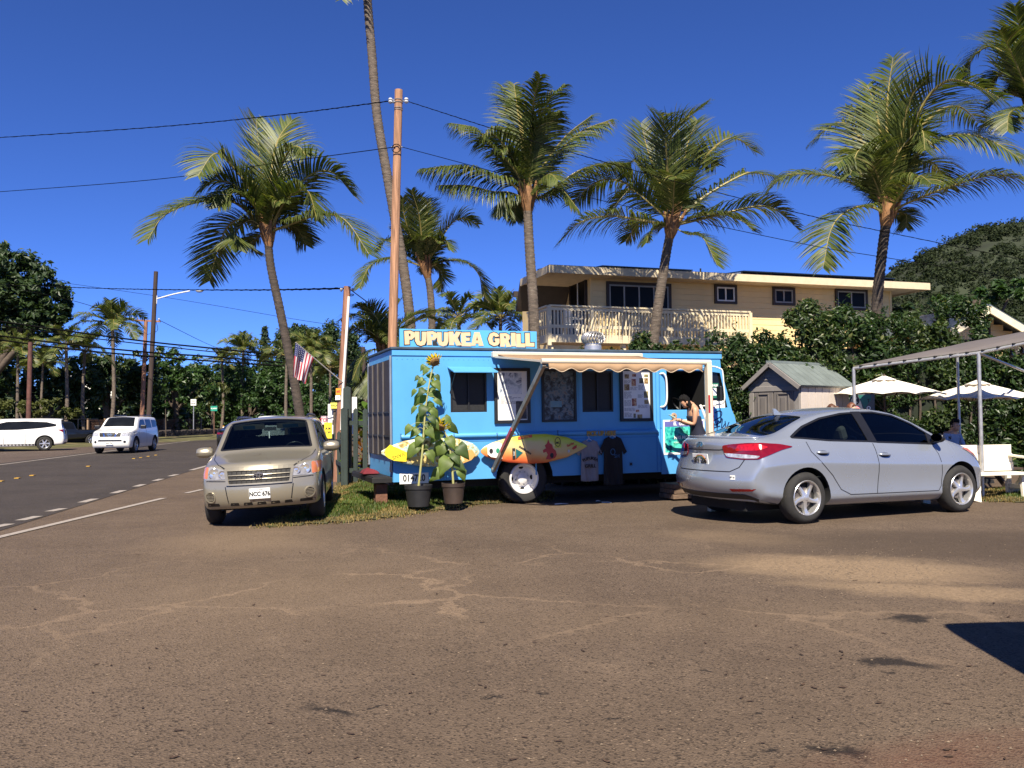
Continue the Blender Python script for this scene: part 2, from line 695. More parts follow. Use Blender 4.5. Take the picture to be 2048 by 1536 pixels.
# ---- verge grass beyond the road
VERGE =M('verge_turf',(.085,.078,.025),.95,var=.4,scale=.8,bump=.6,bscale=30,wear=((.16,.11,.06),.55,.5))
vb =MB()
rows =[]
for i in range(len(VEDGE)-1):
 for k in range(5):
  p0 =VEDGE[i].lerp(VEDGE[i +1],k /5)
  n0 =Vector((p0.x,p0.y,0)).normalized()
  rows.append([(p0.x +n0.x *d,p0.y +n0.y *d,z +(.04*noise.noise(Vector((p0.x *.3,d *.3,2))) if d >1 else 0)) for d,z in ((-.3,.0045),(1.5,.05),(4,.18),(7,.38),(12,.5),(30,.65),(90,.9))])
vg =vb.grid(rows).build('verge',VERGE,smooth=True)
tag(vg,kind='structure')
# ---------------------------------------------------------------- food truck
BLUE =M('truck_blue_paint',(.085,.315,.60),.42,var=.05,scale=2.2,spec=.4,bump=.04,bscale=5,wear=((.05,.23,.52),.66,7))
BLUE2 =M('truck_blue_trim',(.05,.24,.55),.45,var=.06,scale=3)
SIGNBLUE =M('sign_blue_paint',(.085,.36,.66),.5,var=.04,scale=3)
ROLLUP =M('rear_brown_panel',(.036,.026,.021),.6,var=.25,scale=3,wear=((.06,.045,.036),.6,6))
CREAM =M('awning_cream_metal',(.62,.54,.40),.45,var=.05)
FABRIC =M('awning_tan_fabric',(.30,.19,.105),.85,var=.10,scale=3,bump=.2,bscale=220)
PANE =M('dark_window_pane',(.008,.009,.010),.08,var=.3,scale=2,spec=.3)
SCREEN =M('window_screen',(.012,.012,.013),.6,var=.4,scale=40)
PAPER =M('poster_white_print',(.80,.79,.74),.45,var=.03,scale=3)
RED =M('red_reflector',(.33,.012,.012),.4,var=.1)
DULLMETAL =M('arm_dull_aluminium',(.30,.26,.21),.45,.6,var=.2,scale=9)
c0 =at(787,965,14.32)
truck =thing('food_truck','bright blue food truck with tan awning and a big sign standing on its roof','food truck',rot=(0,R(-.35),R(19.5)))
truck.location =(c0.x,c0.y,0)
TM =mw(truck)
def wl(px,py,n=0.):
 return onplane(TM,px,py,-n)
ZB,ZT =wl(787,965).z,wl(783,699).z
XE =wl(1440,720).x
XD =wl(1318,900).x
TD =2.2
nose =wl(1464,820)
prof =[(0,ZB),(0,ZT),(XE -.02,ZT),(XE,ZT -.07),(XE +.02,wl(1440,738).z),(nose.x,nose.z),(nose.x +.06,nose.z -.12),(nose.x +.14,nose.z -.5),(nose.x +.14,ZB +.1),(nose.x +.02,ZB)]
TX =Matrix.Rotation(math.pi /2,4,'X')          # prism plane (x, z), extruded along -y
bd =MB().prism(prof,-TD,0,TX)
body =bd.build('body',[BLUE,DARK],truck)
wheelc =wl(1050,957)
cut =MB()
def cutrect(a,b,dep):
 p,q =wl(*a),wl(*b)
 x0,x1,z0,z1 =min(p.x,q.x),max(p.x,q.x),min(p.z,q.z),max(p.z,q.z)
 cut.box(x0,x1,-.05,dep,z0,z1,1)
 return x0,x1,z0,z1
W1 =cutrect((901,743),(974,824),.10)
W2 =cutrect((1164,742),(1227,823),.10)
WD =cutrect((1333,742),(1410,819),.9)
qa,qb,qc,qd =wl(1425,744),wl(1440,746),wl(1455,815),wl(1425,817)
cut.prism([(q.x,q.z) for q in (qa,qb,qc,qd)],-.7,.05,TX,1)
cut.lathe([(0,-.75),(.53,-.75),(.53,.1),(0,.1)],28,Matrix.Translation((wheelc.x,0,wheelc.z)) @ Matrix.Rotation(math.pi /2,4,'X') @ Matrix.Translation((0,0,0)),1)
cut.lathe([(0,-.75),(.53,-.75),(.53,.1),(0,.1)],28,Matrix.Translation((wheelc.x +4.1,0,wheelc.z)) @ Matrix.Rotation(math.pi /2,4,'X'),1)
for i in range(len(cut.v)):
 x,y,z =cut.v[i]
 # the wheel cutters run inwards (+y)
ct =cut.build('cutter',[BLUE,DARK])
ct.matrix_world =TM
bpy.context.view_layer.update()
# boolean works in world space: give the body its world matrix through its parent
boolean(body,ct)
body.modifiers.new('bevel','BEVEL').width =.012
body.modifiers['bevel'].limit_method ='ANGLE'
# windows
def window(r,dep=.075,bars=1,frame=.03,pane=PANE):
 x0,x1,z0,z1 =r
 w =MB()
 for (a,b,c,d) in ((x0,x1,z0,z0 +frame),(x0,x1,z1 -frame,z1),(x0,x0 +frame,z0 +frame,z1 -frame),(x1 -frame,x1,z0 +frame,z1 -frame)):
  w.box(a,b,.01,.05,c,d)
 for i in range(bars):
  xc =x0 +(x1 -x0)*(i +1)/(bars +1)
  w.box(xc -.012,xc +.012,.015,.045,z0 +frame,z1 -frame)
 o =w.build('window_frame',BLACK,truck)
 pn =MB().box(x0 +.004,x1 -.004,.052,.06,z0 +.004,z1 -.004)
 pn.build('pane',pane,o)
 return o
wf =window(W1,pane=SCREEN)
lv =MB()
window(W2,pane=SCREEN)
# hatch flap over the first window
fa,fb =wl(897,736),wl(976,736)
fl =MB().prism([(0,0),(.40,-.10),(.40,-.075),(0,.025)],fa.x -.02,fb.x +.05,Matrix(((0,0,1,0),(-1,0,0,-.004),(0,1,0,fa.z),(0,0,0,1))))
hatch =fl.build('window_hatch',BLUE,truck,bevel=.006)
st =MB().tube([(fa.x +.02,-.01,fa.z -.42),(fa.x +.02,-.36,fa.z -.10)],.008,5)
st.build('prop_rod',BLACK,hatch)
# roof edge
rc =MB()
rc.box(-.03,XE +.03,-.035,TD +.03,ZT +.002,ZT +.045,0)
rc.build('roof',M('roof_dark_edge',(.035,.06,.09),.6,var=.3),truck,bevel=.01)
rs =MB()
rs.box(-.008,XE +.03,-.018,.0,ZT -.10,ZT -.004)
rs.build('roof_rail',BLUE,truck,bevel=.006)
rv =MB()
for i in range(70):
 x =.08+i *(XE -.1)/70
 rv.lathe([(.0001,.004),(.006,.003),(.009,0)],6,Matrix.Translation((x,-.001,ZT -.16)) @ Matrix.Rotation(math.pi /2,4,'X'))
rv.build('rivets',BLUE2,truck)['kind']='stuff'
for x in (wl(893,800).x,wl(1070,800).x,wl(1158,800).x):
 MB().box(x -.012,x +.012,-.004,.0,ZB +.03,ZT -.17).build('seam_strip',BLUE,truck)
# rub rail
ra,rb =wl(803,874),wl(1316,868)
rr_ =MB().tube([(ra.x,0,ra.z),(ra.x +.03,-.012,ra.z),(rb.x,-.012,ra.z)],.045,10)
rr_.build('rub_rail',BLUE,truck,smooth=40)
r2 =MB().box(ra.x +.1,rb.x,-.006,0,ra.z -.10,ra.z -.085)
r2.build('seam_strip',BLUE2,truck)
for px in (1312,1319):
 q =wl(px,800)
 MB().box(q.x -.006,q.x +.006,-.012,.0,ZB +.02,ZT -.17).build('seam_strip',BLUE2,truck)
# door
d0,d1,dz0,dz1 =wl(1322,900).x,wl(1418,900).x,ZB -.04,wl(1370,735).z
dm =MB()
dm.box(d0,d1,-.014,0,dz0,WD[2]-.02)
dm.box(d0,WD[0]-.02,-.014,0,WD[2]-.02,dz1)
dm.box(WD[1]+.02,d1,-.014,0,WD[2]-.02,dz1)
dm.box(WD[0]-.02,WD[1]+.02,-.014,0,WD[3]+.02,dz1)
door =dm.build('door',BLUE,truck)
hn =MB()
for zz in (WD[2]-.25,WD[2]-.95):
 hn.tube([(d0,-.02,zz -.08),(d0,-.02,zz +.08)],.012,6)
hn.build('hinge',BLUE2,door)['kind']='stuff'
kn =wl(1347,832)
MB().lathe([(.018,0),(.018,.02),(.055,.02),(.055,.012),(.06,0)],20,Matrix.Translation((kn.x,-.014,kn.z)) @ Matrix.Rotation(math.pi /2,4,'X')).build('door_lock',M('tan_brass',(.5,.32,.18),.4,.3),door)
# dark panel painted with the door window's green reflection, steering column before it
MB().box(WD[0]-.1,WD[1]+.1,.86,.9,WD[2]-.1,WD[3]+.1).build('reflection_panel',M('green_reflection',(.010,.016,.008),.3,var=.9,scale=7),truck)
cr_ =MB()
cr_.tube([(WD[1]-.35,.35,WD[2]-.1),(WD[1]-.2,.55,WD[2]+.25)],.02,6)
cr_.lathe([(.17,-.012),(.19,0),(.17,.012)],20,Matrix.Translation((WD[1]-.35,.35,WD[2]+.1)) @ Matrix.Rotation(R(50),4,'Y'),close=True)
cr_.build('steering_wheel',BLACK,truck)
# grab handle at the door
ga,gb =wl(1319,748),wl(1326,812)
gh =MB().tube(catmull([(ga.x,0,ga.z),(ga.x +.06,-.06,ga.z),(ga.x +.10,-.075,ga.z -.12),(ga.x +.10,-.075,gb.z +.12),(ga.x +.06,-.06,gb.z),(ga.x,0,gb.z -.02)],5),.018,7)
gh.build('grab_handle',M('handle_white',(.7,.68,.62),.35),truck,smooth=True)
# quarter pane with notices
QT =MB().prism([(q.x,q.z) for q in (qa,qb,qc,qd)],-.06,-.052,TX)
qp =QT.build('quarter_pane',PANE,truck)
n0,n1 =wl(1424.5,766),wl(1439,796)
nb =MB().box(n0.x,n1.x,.03,.036,n1.z,n0.z)
nt_ =nb.build('notice',PAPER,truck)
MB().box(n0.x,n1.x,.026,.0295,n0.z -.09,n0.z).build('notice_band',M('notice_green',(.02,.16,.09),.5),nt_)
MB().box(n0.x,n1.x,.026,.0295,n1.z,n1.z +.05).build('notice_band',_mats['notice_green'],nt_)
text('lettering','PASS',.06,PAPER,nt_,((n0.x +n1.x)/2,.0245,n0.z -.048),ext=.0008,bold=.002)
n2,n3 =wl(1426,801),wl(1452,817)
MB().box(n2.x,n3.x,.03,.036,n3.z,n2.z).build('notice',PAPER,truck)
# mirror on its white tube bracket
ma,mb_,mc_ =wl(1412,736,.1),wl(1443,737,.35),wl(1447,806,.35)
mm =MB().tube(catmull([(ma.x,0,ma.z),(ma.x +.05,-.25,ma.z +.02),(mb_.x -.03,-.34,mb_.z),(mb_.x +.02,-.35,mb_.z -.06),(mb_.x +.04,-.35,(mb_.z +mc_.z)/2),(mc_.x +.03,-.33,mc_.z +.03),(mc_.x -.05,-.2,mc_.z -.03),(mc_.x -.25,0,mc_.z -.05)],6),.014,6)
mir =mm.build('mirror_bracket',M('handle_white'),truck,smooth=True)
m3 =wl(1439,785,.36)
MB().box(m3.x -.02,m3.x +.03,-.42,-.28,m3.z -.16,m3.z +.12).build('mirror',BLACK,mir,rot=None,bevel=.015)
# painted graffiti on the cab side
def stroke(pts,w,parent,mat,n=.004,name='graffiti'):
 P =[wl(*p) for p in pts]
 P =catmull([(p.x,0,p.z) for p in P],5)
 mb =MB()
 for i in range(len(P)-1):
  a,b =P[i],P[i +1]
  d =(b -a)
  if d.length <1e-5:
   continue
  nn =Vector((d.z,0,-d.x)).normalized()*w /2
  mb.poly([(q.x,-n,q.z) for q in (a -nn,a +nn,b +nn,b -nn)])
 return mb
gm =MB()
for pts in ([(1430,826),(1437,822),(1443,824),(1442,832),(1434,838),(1426,842),(1430,850),(1440,844),(1444,836)],
   [(1428,846),(1427,862)],[(1436,842),(1434,864),(1441,858)],[(1445,838),(1443,856),(1451,846)],[(1450,842),(1452,856),(1458,844)],[(1446,862),(1453,864)],[(1427,856),(1440,852)]):
 s_ =stroke(pts,.022,truck,INK)
 gm.add(s_.v,s_.f)
gm.build('graffiti',M('graffiti_ink',(.01,.03,.10),.5),truck)['kind']='stuff'
# rear wall seen edge-on: frame, brown panels, bars
rp =MB()
rear =MB().box(-.03,-.001,.10,TD -.10,ZB +.42,ZT -.16)
rear =rear.build('rear_door',ROLLUP,truck)
for i in range(1,4):
 y =.10+(TD -.2)*i /4
 MB().box(-.055,-.031,y -.02,y +.02,ZB +.43,ZT -.17).build('door_bar',M('bar_grey',(.085,.075,.072),.5),rear)
for z in (ZB +.75,ZB +1.15):
 MB().box(-.046,-.031,.11,TD -.11,z,z +.03).build('door_latch',BLACK,rear)
for y in (.03,TD -.1):
 MB().tube([(-.02,y +.03,ZB +.2),(-.02,y +.03,ZT -.1)],.02,6).build('corner_post',M('corner_grey',(.25,.27,.3),.4,.4),truck)
tl =MB().lathe([(.0,.03),(.05,.025),(.06,0)],14,Matrix.Translation((-.002,.12,ZB +.22)) @ Matrix.Rotation(-math.pi /2,4,'Y'))
tl.build('tail_lamp',M('lamp_amber_white',(.6,.5,.4),.2),truck)
bp =MB()
bp.box(-.34,-.002,.08,TD,ZB -.01,ZB +.08)
bp.box(-.32,-.02,.10,TD -.02,ZB +.08,ZB +.095)
bump_ =bp.build('rear_bumper',M('bumper_black_steel',(.014,.013,.012),.6,.1,var=.3),truck,bevel=.02)
# wheels
def truckwheel(x):
 T =Matrix.Translation((x,.16,wheelc.z)) @ Matrix.Rotation(math.pi /2,4,'X')
 w =MB().lathe([(.27,.02),(.28,.12),(.34,.15),(.395,.145),(.425,.11),(.43,0.),(.425,-.11),(.39,-.14),(.27,-.12)],40,T)
 for i in range(40):
  a =2*math.pi *i /40
  w.bar(T @ Vector((.431*math.cos(a),.431*math.sin(a),-.1)),T @ Vector((.431*math.cos(a +.06),.431*math.sin(a +.06),.1)),.03,.008,up=T.to_3x3() @ Vector((math.cos(a),math.sin(a),0)))
 t =w.build('wheel',RUBBER,truck,smooth=35)
 r_ =MB().lathe([(.275,.10),(.268,.13),(.245,.135),(.235,.05),(.22,.0),(.15,-.03),(.10,-.01),(.095,.05),(.06,.075),(.0001,.08)],36,T)
 rim =r_.build('rim',M('rim_white',(.75,.73,.70),.4,var=.12,wear=((.35,.28,.22),.66,12)),t,smooth=35)
 h =MB()
 for k in range(4):
  a =k *math.pi /2+.05
  q =Matrix.Translation((.185*math.cos(a),.185*math.sin(a),-.012))
  h.lathe([(.0001,.004),(.042,.004),(.042,-.02)],12,T @ q @ Matrix.Rotation(a,4,'Z') @ Matrix.Diagonal((.62,1,1,1)))
 h.build('hand_hole',DARK,rim)
 nb =MB()
 for k in range(8):
  a =k *math.pi /4+.3
  nb.lathe([(.0001,.03),(.011,.03),(.013,0)],6,T @ Matrix.Translation((.118*math.cos(a),.118*math.sin(a),-.012)))
 nb.build('wheel_nut',STEEL,rim)['kind']='stuff'
truckwheel(wheelc.x)
truckwheel(wheelc.x +4.1)
MB().box(.5,XE,.5,TD -.2,ZB -.16,ZB +.01).build('chassis',M('chassis_black',(.012,.011,.01),.8),truck)
# roof sign
s0,s1,s2 =wl(799,694),wl(1073,694),wl(799,657.5)
zs0,zs1 =ZT +.046,wl(799,657.5).z
sign =MB().box(s0.x,s1.x,-.02,.03,zs0,zs1).build('sign_board',SIGNBLUE,truck,bevel=.004)
sup =MB()
for x in (s0.x +.3,s1.x -.3):
 sup.bar((x,.031,zs1 -.05),(x,.45,ZT +.05),.04,.04)
sup.build('sign_brace',STEEL,sign)
GL ={
 'P':[[(.02,0),(.0,.98),(.36,1.02),(.60,.88),(.62,.58),(.44,.36),(.29,.36),(.30,.02)],[(.27,.60),(.36,.60),(.36,.78),(.26,.79)]],
 'U':[[(.01,1.0),(.02,.32),(.14,.06),(.36,-.03),(.58,.06),(.68,.32),(.70,1.0),(.43,1.0),(.42,.36),(.35,.27),(.28,.36),(.28,1.0)]],
 'K':[[(.02,0),(.0,1.0),(.28,1.01),(.29,.66),(.44,1.02),(.74,.98),(.52,.52),(.78,.02),(.46,-.02),(.30,.34),(.30,0)]],
 'E':[[(.02,0),(.0,1.0),(.56,1.03),(.57,.76),(.28,.75),(.28,.62),(.52,.63),(.52,.40),(.28,.39),(.28,.26),(.60,.27),(.60,-.01)]],
 'A':[[(-.02,0),(.20,1.0),(.52,1.01),(.76,.0),(.46,-.01),(.44,.17),(.28,.17),(.25,0)],[(.31,.40),(.41,.40),(.37,.70)]],
 'G':[[(.72,.72),(.58,.94),(.36,1.02),(.13,.90),(.0,.52),(.10,.14),(.36,-.02),(.60,.05),(.72,.22),(.72,.56),(.42,.56),(.42,.38),(.47,.36),(.46,.27),(.37,.24),(.30,.34),(.28,.54),(.33,.72),(.40,.75),(.47,.66)]],
 'R':[[(.02,0),(.0,.99),(.38,1.02),(.60,.88),(.62,.60),(.52,.44),(.70,.0),(.40,-.02),(.30,.32),(.29,0)],[(.27,.60),(.36,.60),(.36,.78),(.26,.79)]],
 'I':[[(.01,0),(.0,1.0),(.29,1.02),(.30,.01)]],
 'L':[[(.01,0),(.0,1.0),(.29,1.01),(.30,.27),(.58,.28),(.58,-.01)]],
}
ADV ={'P':.60,'U':.71,'K':.74,'E':.61,'A':.73,'G':.75,'R':.69,'I':.32,'L':.58,' ':.30}
def glyphs(s):
 x,out =0,[]
 for i,ch in enumerate(s):
  for pl in GL.get(ch,[]):
   dz =(.03,-.02,.02,-.03)[i % 4]
   out.append([(x +a,b +dz) for a,b in pl])
  x += ADV[ch]
 return out,x
pl,wtot =glyphs('PUPUKEA GRILL')
la,lb =wl(808,687),wl(1067,661)
kx,kz =(lb.x -la.x)/wtot,(lb.z -la.z)*.88
sp =[[(a *kx,b *kz) for a,b in q] for q in pl]
zl =(zs0 +zs1)/2-kz *.5-.005
TAN =M('sign_tan_paint',(.64,.45,.27),.55,var=.04)
shape('lettering_outline',sp,INK,sign,(la.x,-.0225,zl),ext=.0015,off=.014)
shape('lettering',sp,TAN,sign,(la.x,-.0275,zl),ext=.002)
# roof turbine
tv =wl(1186,694,-.7)
vx,vy,vz =tv.x,.7,ZT +.045
vent =MB().lathe([(.165,0),(.165,.13),(.15,.15),(.15,.17)],24,Matrix.Translation((vx,vy,vz))).build('roof_turbine',M('turbine_metal',(.55,.53,.50),.35,.7,var=.1),truck,smooth=35)
vb =MB()
NV =22
prev =None
for k in range(NV):
 P =[]
 for i in range(7):
  t =i /6
  ang =-math.pi /2*.55+t *math.pi *.78
  r_ =.045+.185*math.cos(ang *.95)
  z =.30+.135*math.sin(ang)
  a =2*math.pi *k /NV +t *.55
  P.append([(r_ *math.cos(a +dd)*rr0,r_ *math.sin(a +dd)*rr0,z) for dd,rr0 in ((0,1.0),(.17,.88))])
 if prev is None:
  prev =MB().grid(P).mesh('vane',_mats['turbine_metal'])
  prev.polygons.foreach_set('use_smooth',[True]*len(prev.polygons))
 o =link('vane',prev,vent,(vx,vy,vz -.03),(0,0,2*math.pi *k /NV),solid=.004)
MB().lathe([(.0001,.44),(.05,.435),(.10,.41),(.115,.395)],18,Matrix.Translation((vx,vy,vz -.03))).build('turbine_cap',_mats['turbine_metal'],vent,smooth=True)
# awning
aL,aR =wl(1085,722,2.35),wl(1418,718,2.35)
wL =wl(987,712)
awx0,awx1,awzf =aL.x,aR.x,aL.z
case_z =wL.z
AW =MB().box(awx0 -.03,awx1 +.03,-.11,-.002,case_z -.03,case_z +.07)
awn =AW.build('awning',CREAM,truck,bevel=.015)
P =[]
for i in range(9):
 t =i /8
 y =-.11-t *2.22
 z =case_z +.02+(awzf -case_z)*t -.05*math.sin(math.pi *t)
 P.append([(awx0 +.06+(awx1 -awx0 -.12)*j /16,y,z) for j in range(17)])
MB().grid(P).build('awning_fabric',FABRIC,awn,smooth=True,solid=.004)
MB().tube([(awx0 -.02,-2.35,awzf),(awx1 +.02,-2.35,awzf)],.042,10).build('front_bar',CREAM,awn,smooth=40)
vl,vr =wl(1097,735,2.37).x,wl(1405,735,2.37).x
zv =wl(1097,743,2.37).z
P =[]
nsc =8.5
for j in range(69):
 t =j /68
 x =vl +(vr -vl)*t
 yy =-2.375-.012*math.sin(t *23)-.008*math.sin(t *61)
 zb =zv +.022-.028*math.cos(t *nsc *2*math.pi +2.2)*1
 P.append([(x,-2.375,awzf -.03),(x,(yy -2.375)/2-.01,(awzf -.03+zb)/2),(x,yy -.015,zb)])
val =MB().grid(P).build('valance',FABRIC,awn,smooth=True,solid=.004)
pp =[(q[2][0],q[2][1]-.004,q[2][2]) for q in P]
MB().tube(pp,.007,5).build('valance_trim',M('trim_pale',(.5,.38,.25),.8),val)
la_ =wl(986,939)
s_ =Vector((awx0 +.03,-2.33,awzf -.04))
e_ =Vector((la_.x,-.03,la_.z))
arm =MB().bar(s_,e_,.055,.085).build('awning_arm',DULLMETAL,awn,bevel=.006)
d_ =(e_ -s_)
MB().bar(s_ +d_ *.58+Vector((-.032,-.012,.0)),s_ +d_ *.80+Vector((-.032,-.012,.0)),.012,.07).build('red_strip',RED,arm)
MB().tube([e_ +Vector((0,-.02,.02)),e_ +Vector((0,.03,-.02))],.04,8).build('arm_bracket',DULLMETAL,arm)
for t in (.03,.63):
 q =s_ +d_ *t
 MB().tube([q +Vector((.02,-.05,0)),q +Vector((.07,-.06,.0))],.012,6).build('arm_knob',CHROME,arm)
s_ =Vector((awx1 -.02,-2.35,awzf -.02))
gz =-(mw(truck) @ Vector((awx1,-2.35,0))).z
arm2 =MB().bar(s_,(awx1 -.02,-2.35,gz),.085,.10,up=(0,1,0)).build('awning_arm',CREAM,awn,bevel=.008)
MB().box(awx1 +.024,awx1 +.032,-2.39,-2.31,awzf -1.25,awzf -.45).build('red_strip',RED,arm2)
MB().box(awx1 -.062,awx1 -.03,-2.405,-2.401,awzf -.80,awzf -.52).build('red_strip',RED,arm2)
# slim folding braces that carry the front bar
for x in (awx0 +.02,awx1 -.1):
 MB().bar((x,-.06,case_z -.02),(x +.02,-2.31,awzf +.0),.03,.03).build('awning_rafter',CREAM,awn)
# posters
def frame(a,b,name='poster_frame',n=.0,border=.055,fm=BLACK,paper=PAPER):
 p,q =wl(*a),wl(*b)
 x0,x1,z0,z1 =p.x,q.x,q.z,p.z
 f =MB()
 for (c,d,e,h) in ((x0,x1,z0,z0 +border),(x0,x1,z1 -border,z1),(x0,x0 +border,z0 +border,z1 -border),(x1 -border,x1,z0 +border,z1 -border)):
  f.box(c,d,-.045,-.001,e,h)
 fo =f.build(name,fm,truck)
 MB().box(x0 +border -.005,x1 -border +.005,-.02,-.003,z0 +border -.005,z1 -border +.005).build('poster',paper,fo)
 return fo,x0 +border,x1 -border,z0 +border,z1 -border
def printmat(name,cols,scale=6.,seed=0.,rough=.5,det=5):
 if name in _mats:
  return _mats[name]
 m,nt,p,out =newmat(name)
 N,L =nt.nodes,nt.links
 tc =N.new('ShaderNodeTexCoord')
 mp =N.new('ShaderNodeMapping')
 mp.inputs['Location'].default_value =(seed *3.1,seed *1.7,seed)
 L.new(tc.outputs['Object'],mp.inputs[0])
 nz =N.new('ShaderNodeTexNoise')
 nz.inputs['Scale'].default_value =scale
 nz.inputs['Detail'].default_value =det
 nz.inputs['Roughness'].default_value =.65
 nz.inputs['Distortion'].default_value =.6
 L.new(mp.outputs[0],nz.inputs['Vector'])
 cr =N.new('ShaderNodeValToRGB')
 els =cr.color_ramp.elements
 k =len(cols)
 els[0].position,els[0].color =.30,tuple(cols[0])+(1,)
 els[1].position,els[1].color =.70,tuple(cols[-1])+(1,)
 for i in range(1,k -1):
  e =els.new(.30+.40*i /(k -1))
  e.color =tuple(cols[i])+(1,)
 L.new(nz.outputs['Fac'],cr.inputs[0])
 L.new(cr.outputs[0],p.inputs['Base Color'])
 p.inputs['Roughness'].default_value =rough
 _mats[name]=m
 return m
def pr(fo,x0,x1,z0,z1,mat,name='photo_print',y=-.0215):
 MB().box(x0,x1,y -.001,y +.001,z0,z1).build(name,mat,fo)
TXT =M('printed_text',(.22,.22,.23),.6,var=.5,scale=90)
def lines(fo,x0,x1,z1,z0,h=.012,gap=.024,seed=1,name='printed_text'):
 rnd =random.Random(seed)
 mb =MB()
 z =z1
 while z >z0:
  x =x0
  while x <x1 -.02:
   w =min(rnd.uniform(.03,.10),x1 -x)
   mb.box(x,x +w,-.0222,-.0205,z -h,z)
   x += w +.014
   if rnd.random()<.08:
    break
  z -= gap
 mb.build(name,TXT,fo)
WAVE =printmat('wave_photo',[(.02,.02,.02),(.10,.13,.2),(.45,.5,.55),(.7,.72,.74),(.08,.1,.16),(.04,.03,.03)],4.)
f1,x0,x1,z0,z1 =frame((987,736),(1060,846))
pr(f1,x0 +.04,x1 -.1,z1 -.40,z1 -.03,WAVE)
text('lettering','Ted',.085,PAPER,f1,(x0 +.14,-.0235,z1 -.34),ext=.0008,bold=.002)
lines(f1,x0 +.06,x1 -.12,z1 -.44,z1 -.58,.008,.02,3)
pr(f1,x1 -.21,x1 -.01,z0 +.02,z0 +.33,printmat('menu_dark_photo',[(.01,.01,.01),(.03,.03,.04),(.10,.09,.08),(.02,.02,.02)],9.))
f2,x0,x1,z0,z1 =frame((1082,738),(1152,843),border=.04,paper=printmat('crowd_photo',[(.006,.006,.007),(.015,.014,.016),(.05,.06,.07),(.10,.16,.20),(.22,.18,.15),(.02,.015,.02)],11.,2))
pr(f2,x0 +.12,x0 +.34,z0 +.22,z0 +.33,printmat('boat_print',[(.05,.12,.2),(.12,.25,.32),(.2,.3,.3)],6))
f3,x0,x1,z0,z1 =frame((1238,736),(1305,842))
FOOD =[printmat('dish_photo_%s' % n,c,16.,i) for i,(n,c) in enumerate((('a',[(.03,.02,.01),(.20,.10,.03),(.45,.35,.15),(.10,.12,.03)]),('b',[(.05,.02,.01),(.35,.08,.04),(.6,.4,.2),(.5,.45,.35)]),('c',[(.02,.02,.02),(.12,.10,.05),(.3,.25,.1),(.05,.08,.02)])))]
for i,(u,v,w,h) in enumerate(((.08,.93,.16,.09),(.36,.94,.14,.06),(.80,.93,.15,.06),(.06,.72,.19,.13),(.33,.83,.16,.15),(.62,.85,.15,.11),(.80,.85,.15,.12),(.33,.42,.17,.16),(.78,.57,.16,.14),(.79,.39,.15,.09),(.47,.18,.12,.05),(.38,.10,.08,.09),(.52,.08,.18,.10))):
 pr(f3,x0 +u *(x1 -x0),x0 +(u +w)*(x1 -x0),z0 +v *(z1 -z0)-h *(z1 -z0),z0 +v *(z1 -z0),FOOD[i % 3])
for k,(u0,u1,v1,v0) in enumerate(((.05,.30,.80,.74),(.28,.55,.66,.60),(.05,.32,.56,.42),(.05,.30,.38,.26),(.05,.45,.22,.16),(.05,.32,.12,.03),(.58,.76,.70,.60),(.55,.75,.50,.44),(.55,.92,.28,.22))):
 lines(f3,x0 +u0 *(x1 -x0),x0 +u1 *(x1 -x0),z0 +v1 *(z1 -z0),z0 +v0 *(z1 -z0),.007,.016,10+k)
# ocean poster on the door
SEA =printmat('ocean_print',[(.005,.02,.05),(.01,.10,.14),(.02,.38,.34),(.10,.62,.50),(.03,.25,.16),(.01,.06,.08)],4.5,5,.35)
p,q =wl(1325,840),wl(1409,907)
dp =MB().box(p.x,q.x,-.022,-.0145,q.z,p.z).build('door_poster',PAPER,truck)
MB().box(p.x +.03,q.x -.03,-.0245,-.0225,q.z +.04,p.z -.13).build('ocean_print',SEA,dp)
MB().box(p.x +.03,q.x -.03,-.0245,-.0225,p.z -.13,p.z -.03).build('header_print',M('header_violet',(.12,.12,.36),.5),dp)
text('lettering','EL  GORDO',.075,PAPER,dp,((p.x +q.x)/2-.03,-.026,p.z -.08),ext=.0008,bold=.003)
text('lettering','HAS MORE',.085,PAPER,dp,((p.x +q.x)/2-.03,-.026,(p.z +q.z)/2-.01),ext=.0008,bold=.003,sx=.9)
text('lettering','FUN ON THE WATER',.04,PAPER,dp,((p.x +q.x)/2-.03,-.026,(p.z +q.z)/2-.10),ext=.0008)
# number plate, pick up lettering, star mark
p,q =wl(799,947),wl(857,966)
npl =MB().box(p.x,q.x,-.006,-.001,q.z,p.z).build('number_panel',PAPER,truck)
text('lettering','014720',.155,INK,npl,((p.x +q.x)/2,-.008,(p.z +q.z)/2),ext=.001,bold=.004,sx=.82)
p,q =wl(1168,873),wl(1231,861)
text('lettering','PICK UP HERE',.115,M('yellow_brown_letters',(.36,.25,.06),.6),truck,((p.x +q.x)/2,-.065,(p.z +q.z)/2),ext=.008,bold=.005,sx=.8)
p =wl(1262,928)
shape('star_mark',[[(.05*(1 if i % 2 == 0 else .35)*math.cos(i *math.pi /8),.05*(1 if i % 2 == 0 else .35)*math.sin(i *math.pi /8)) for i in range(16)]],INK,truck,(p.x,-.003,p.z),ext=.001)
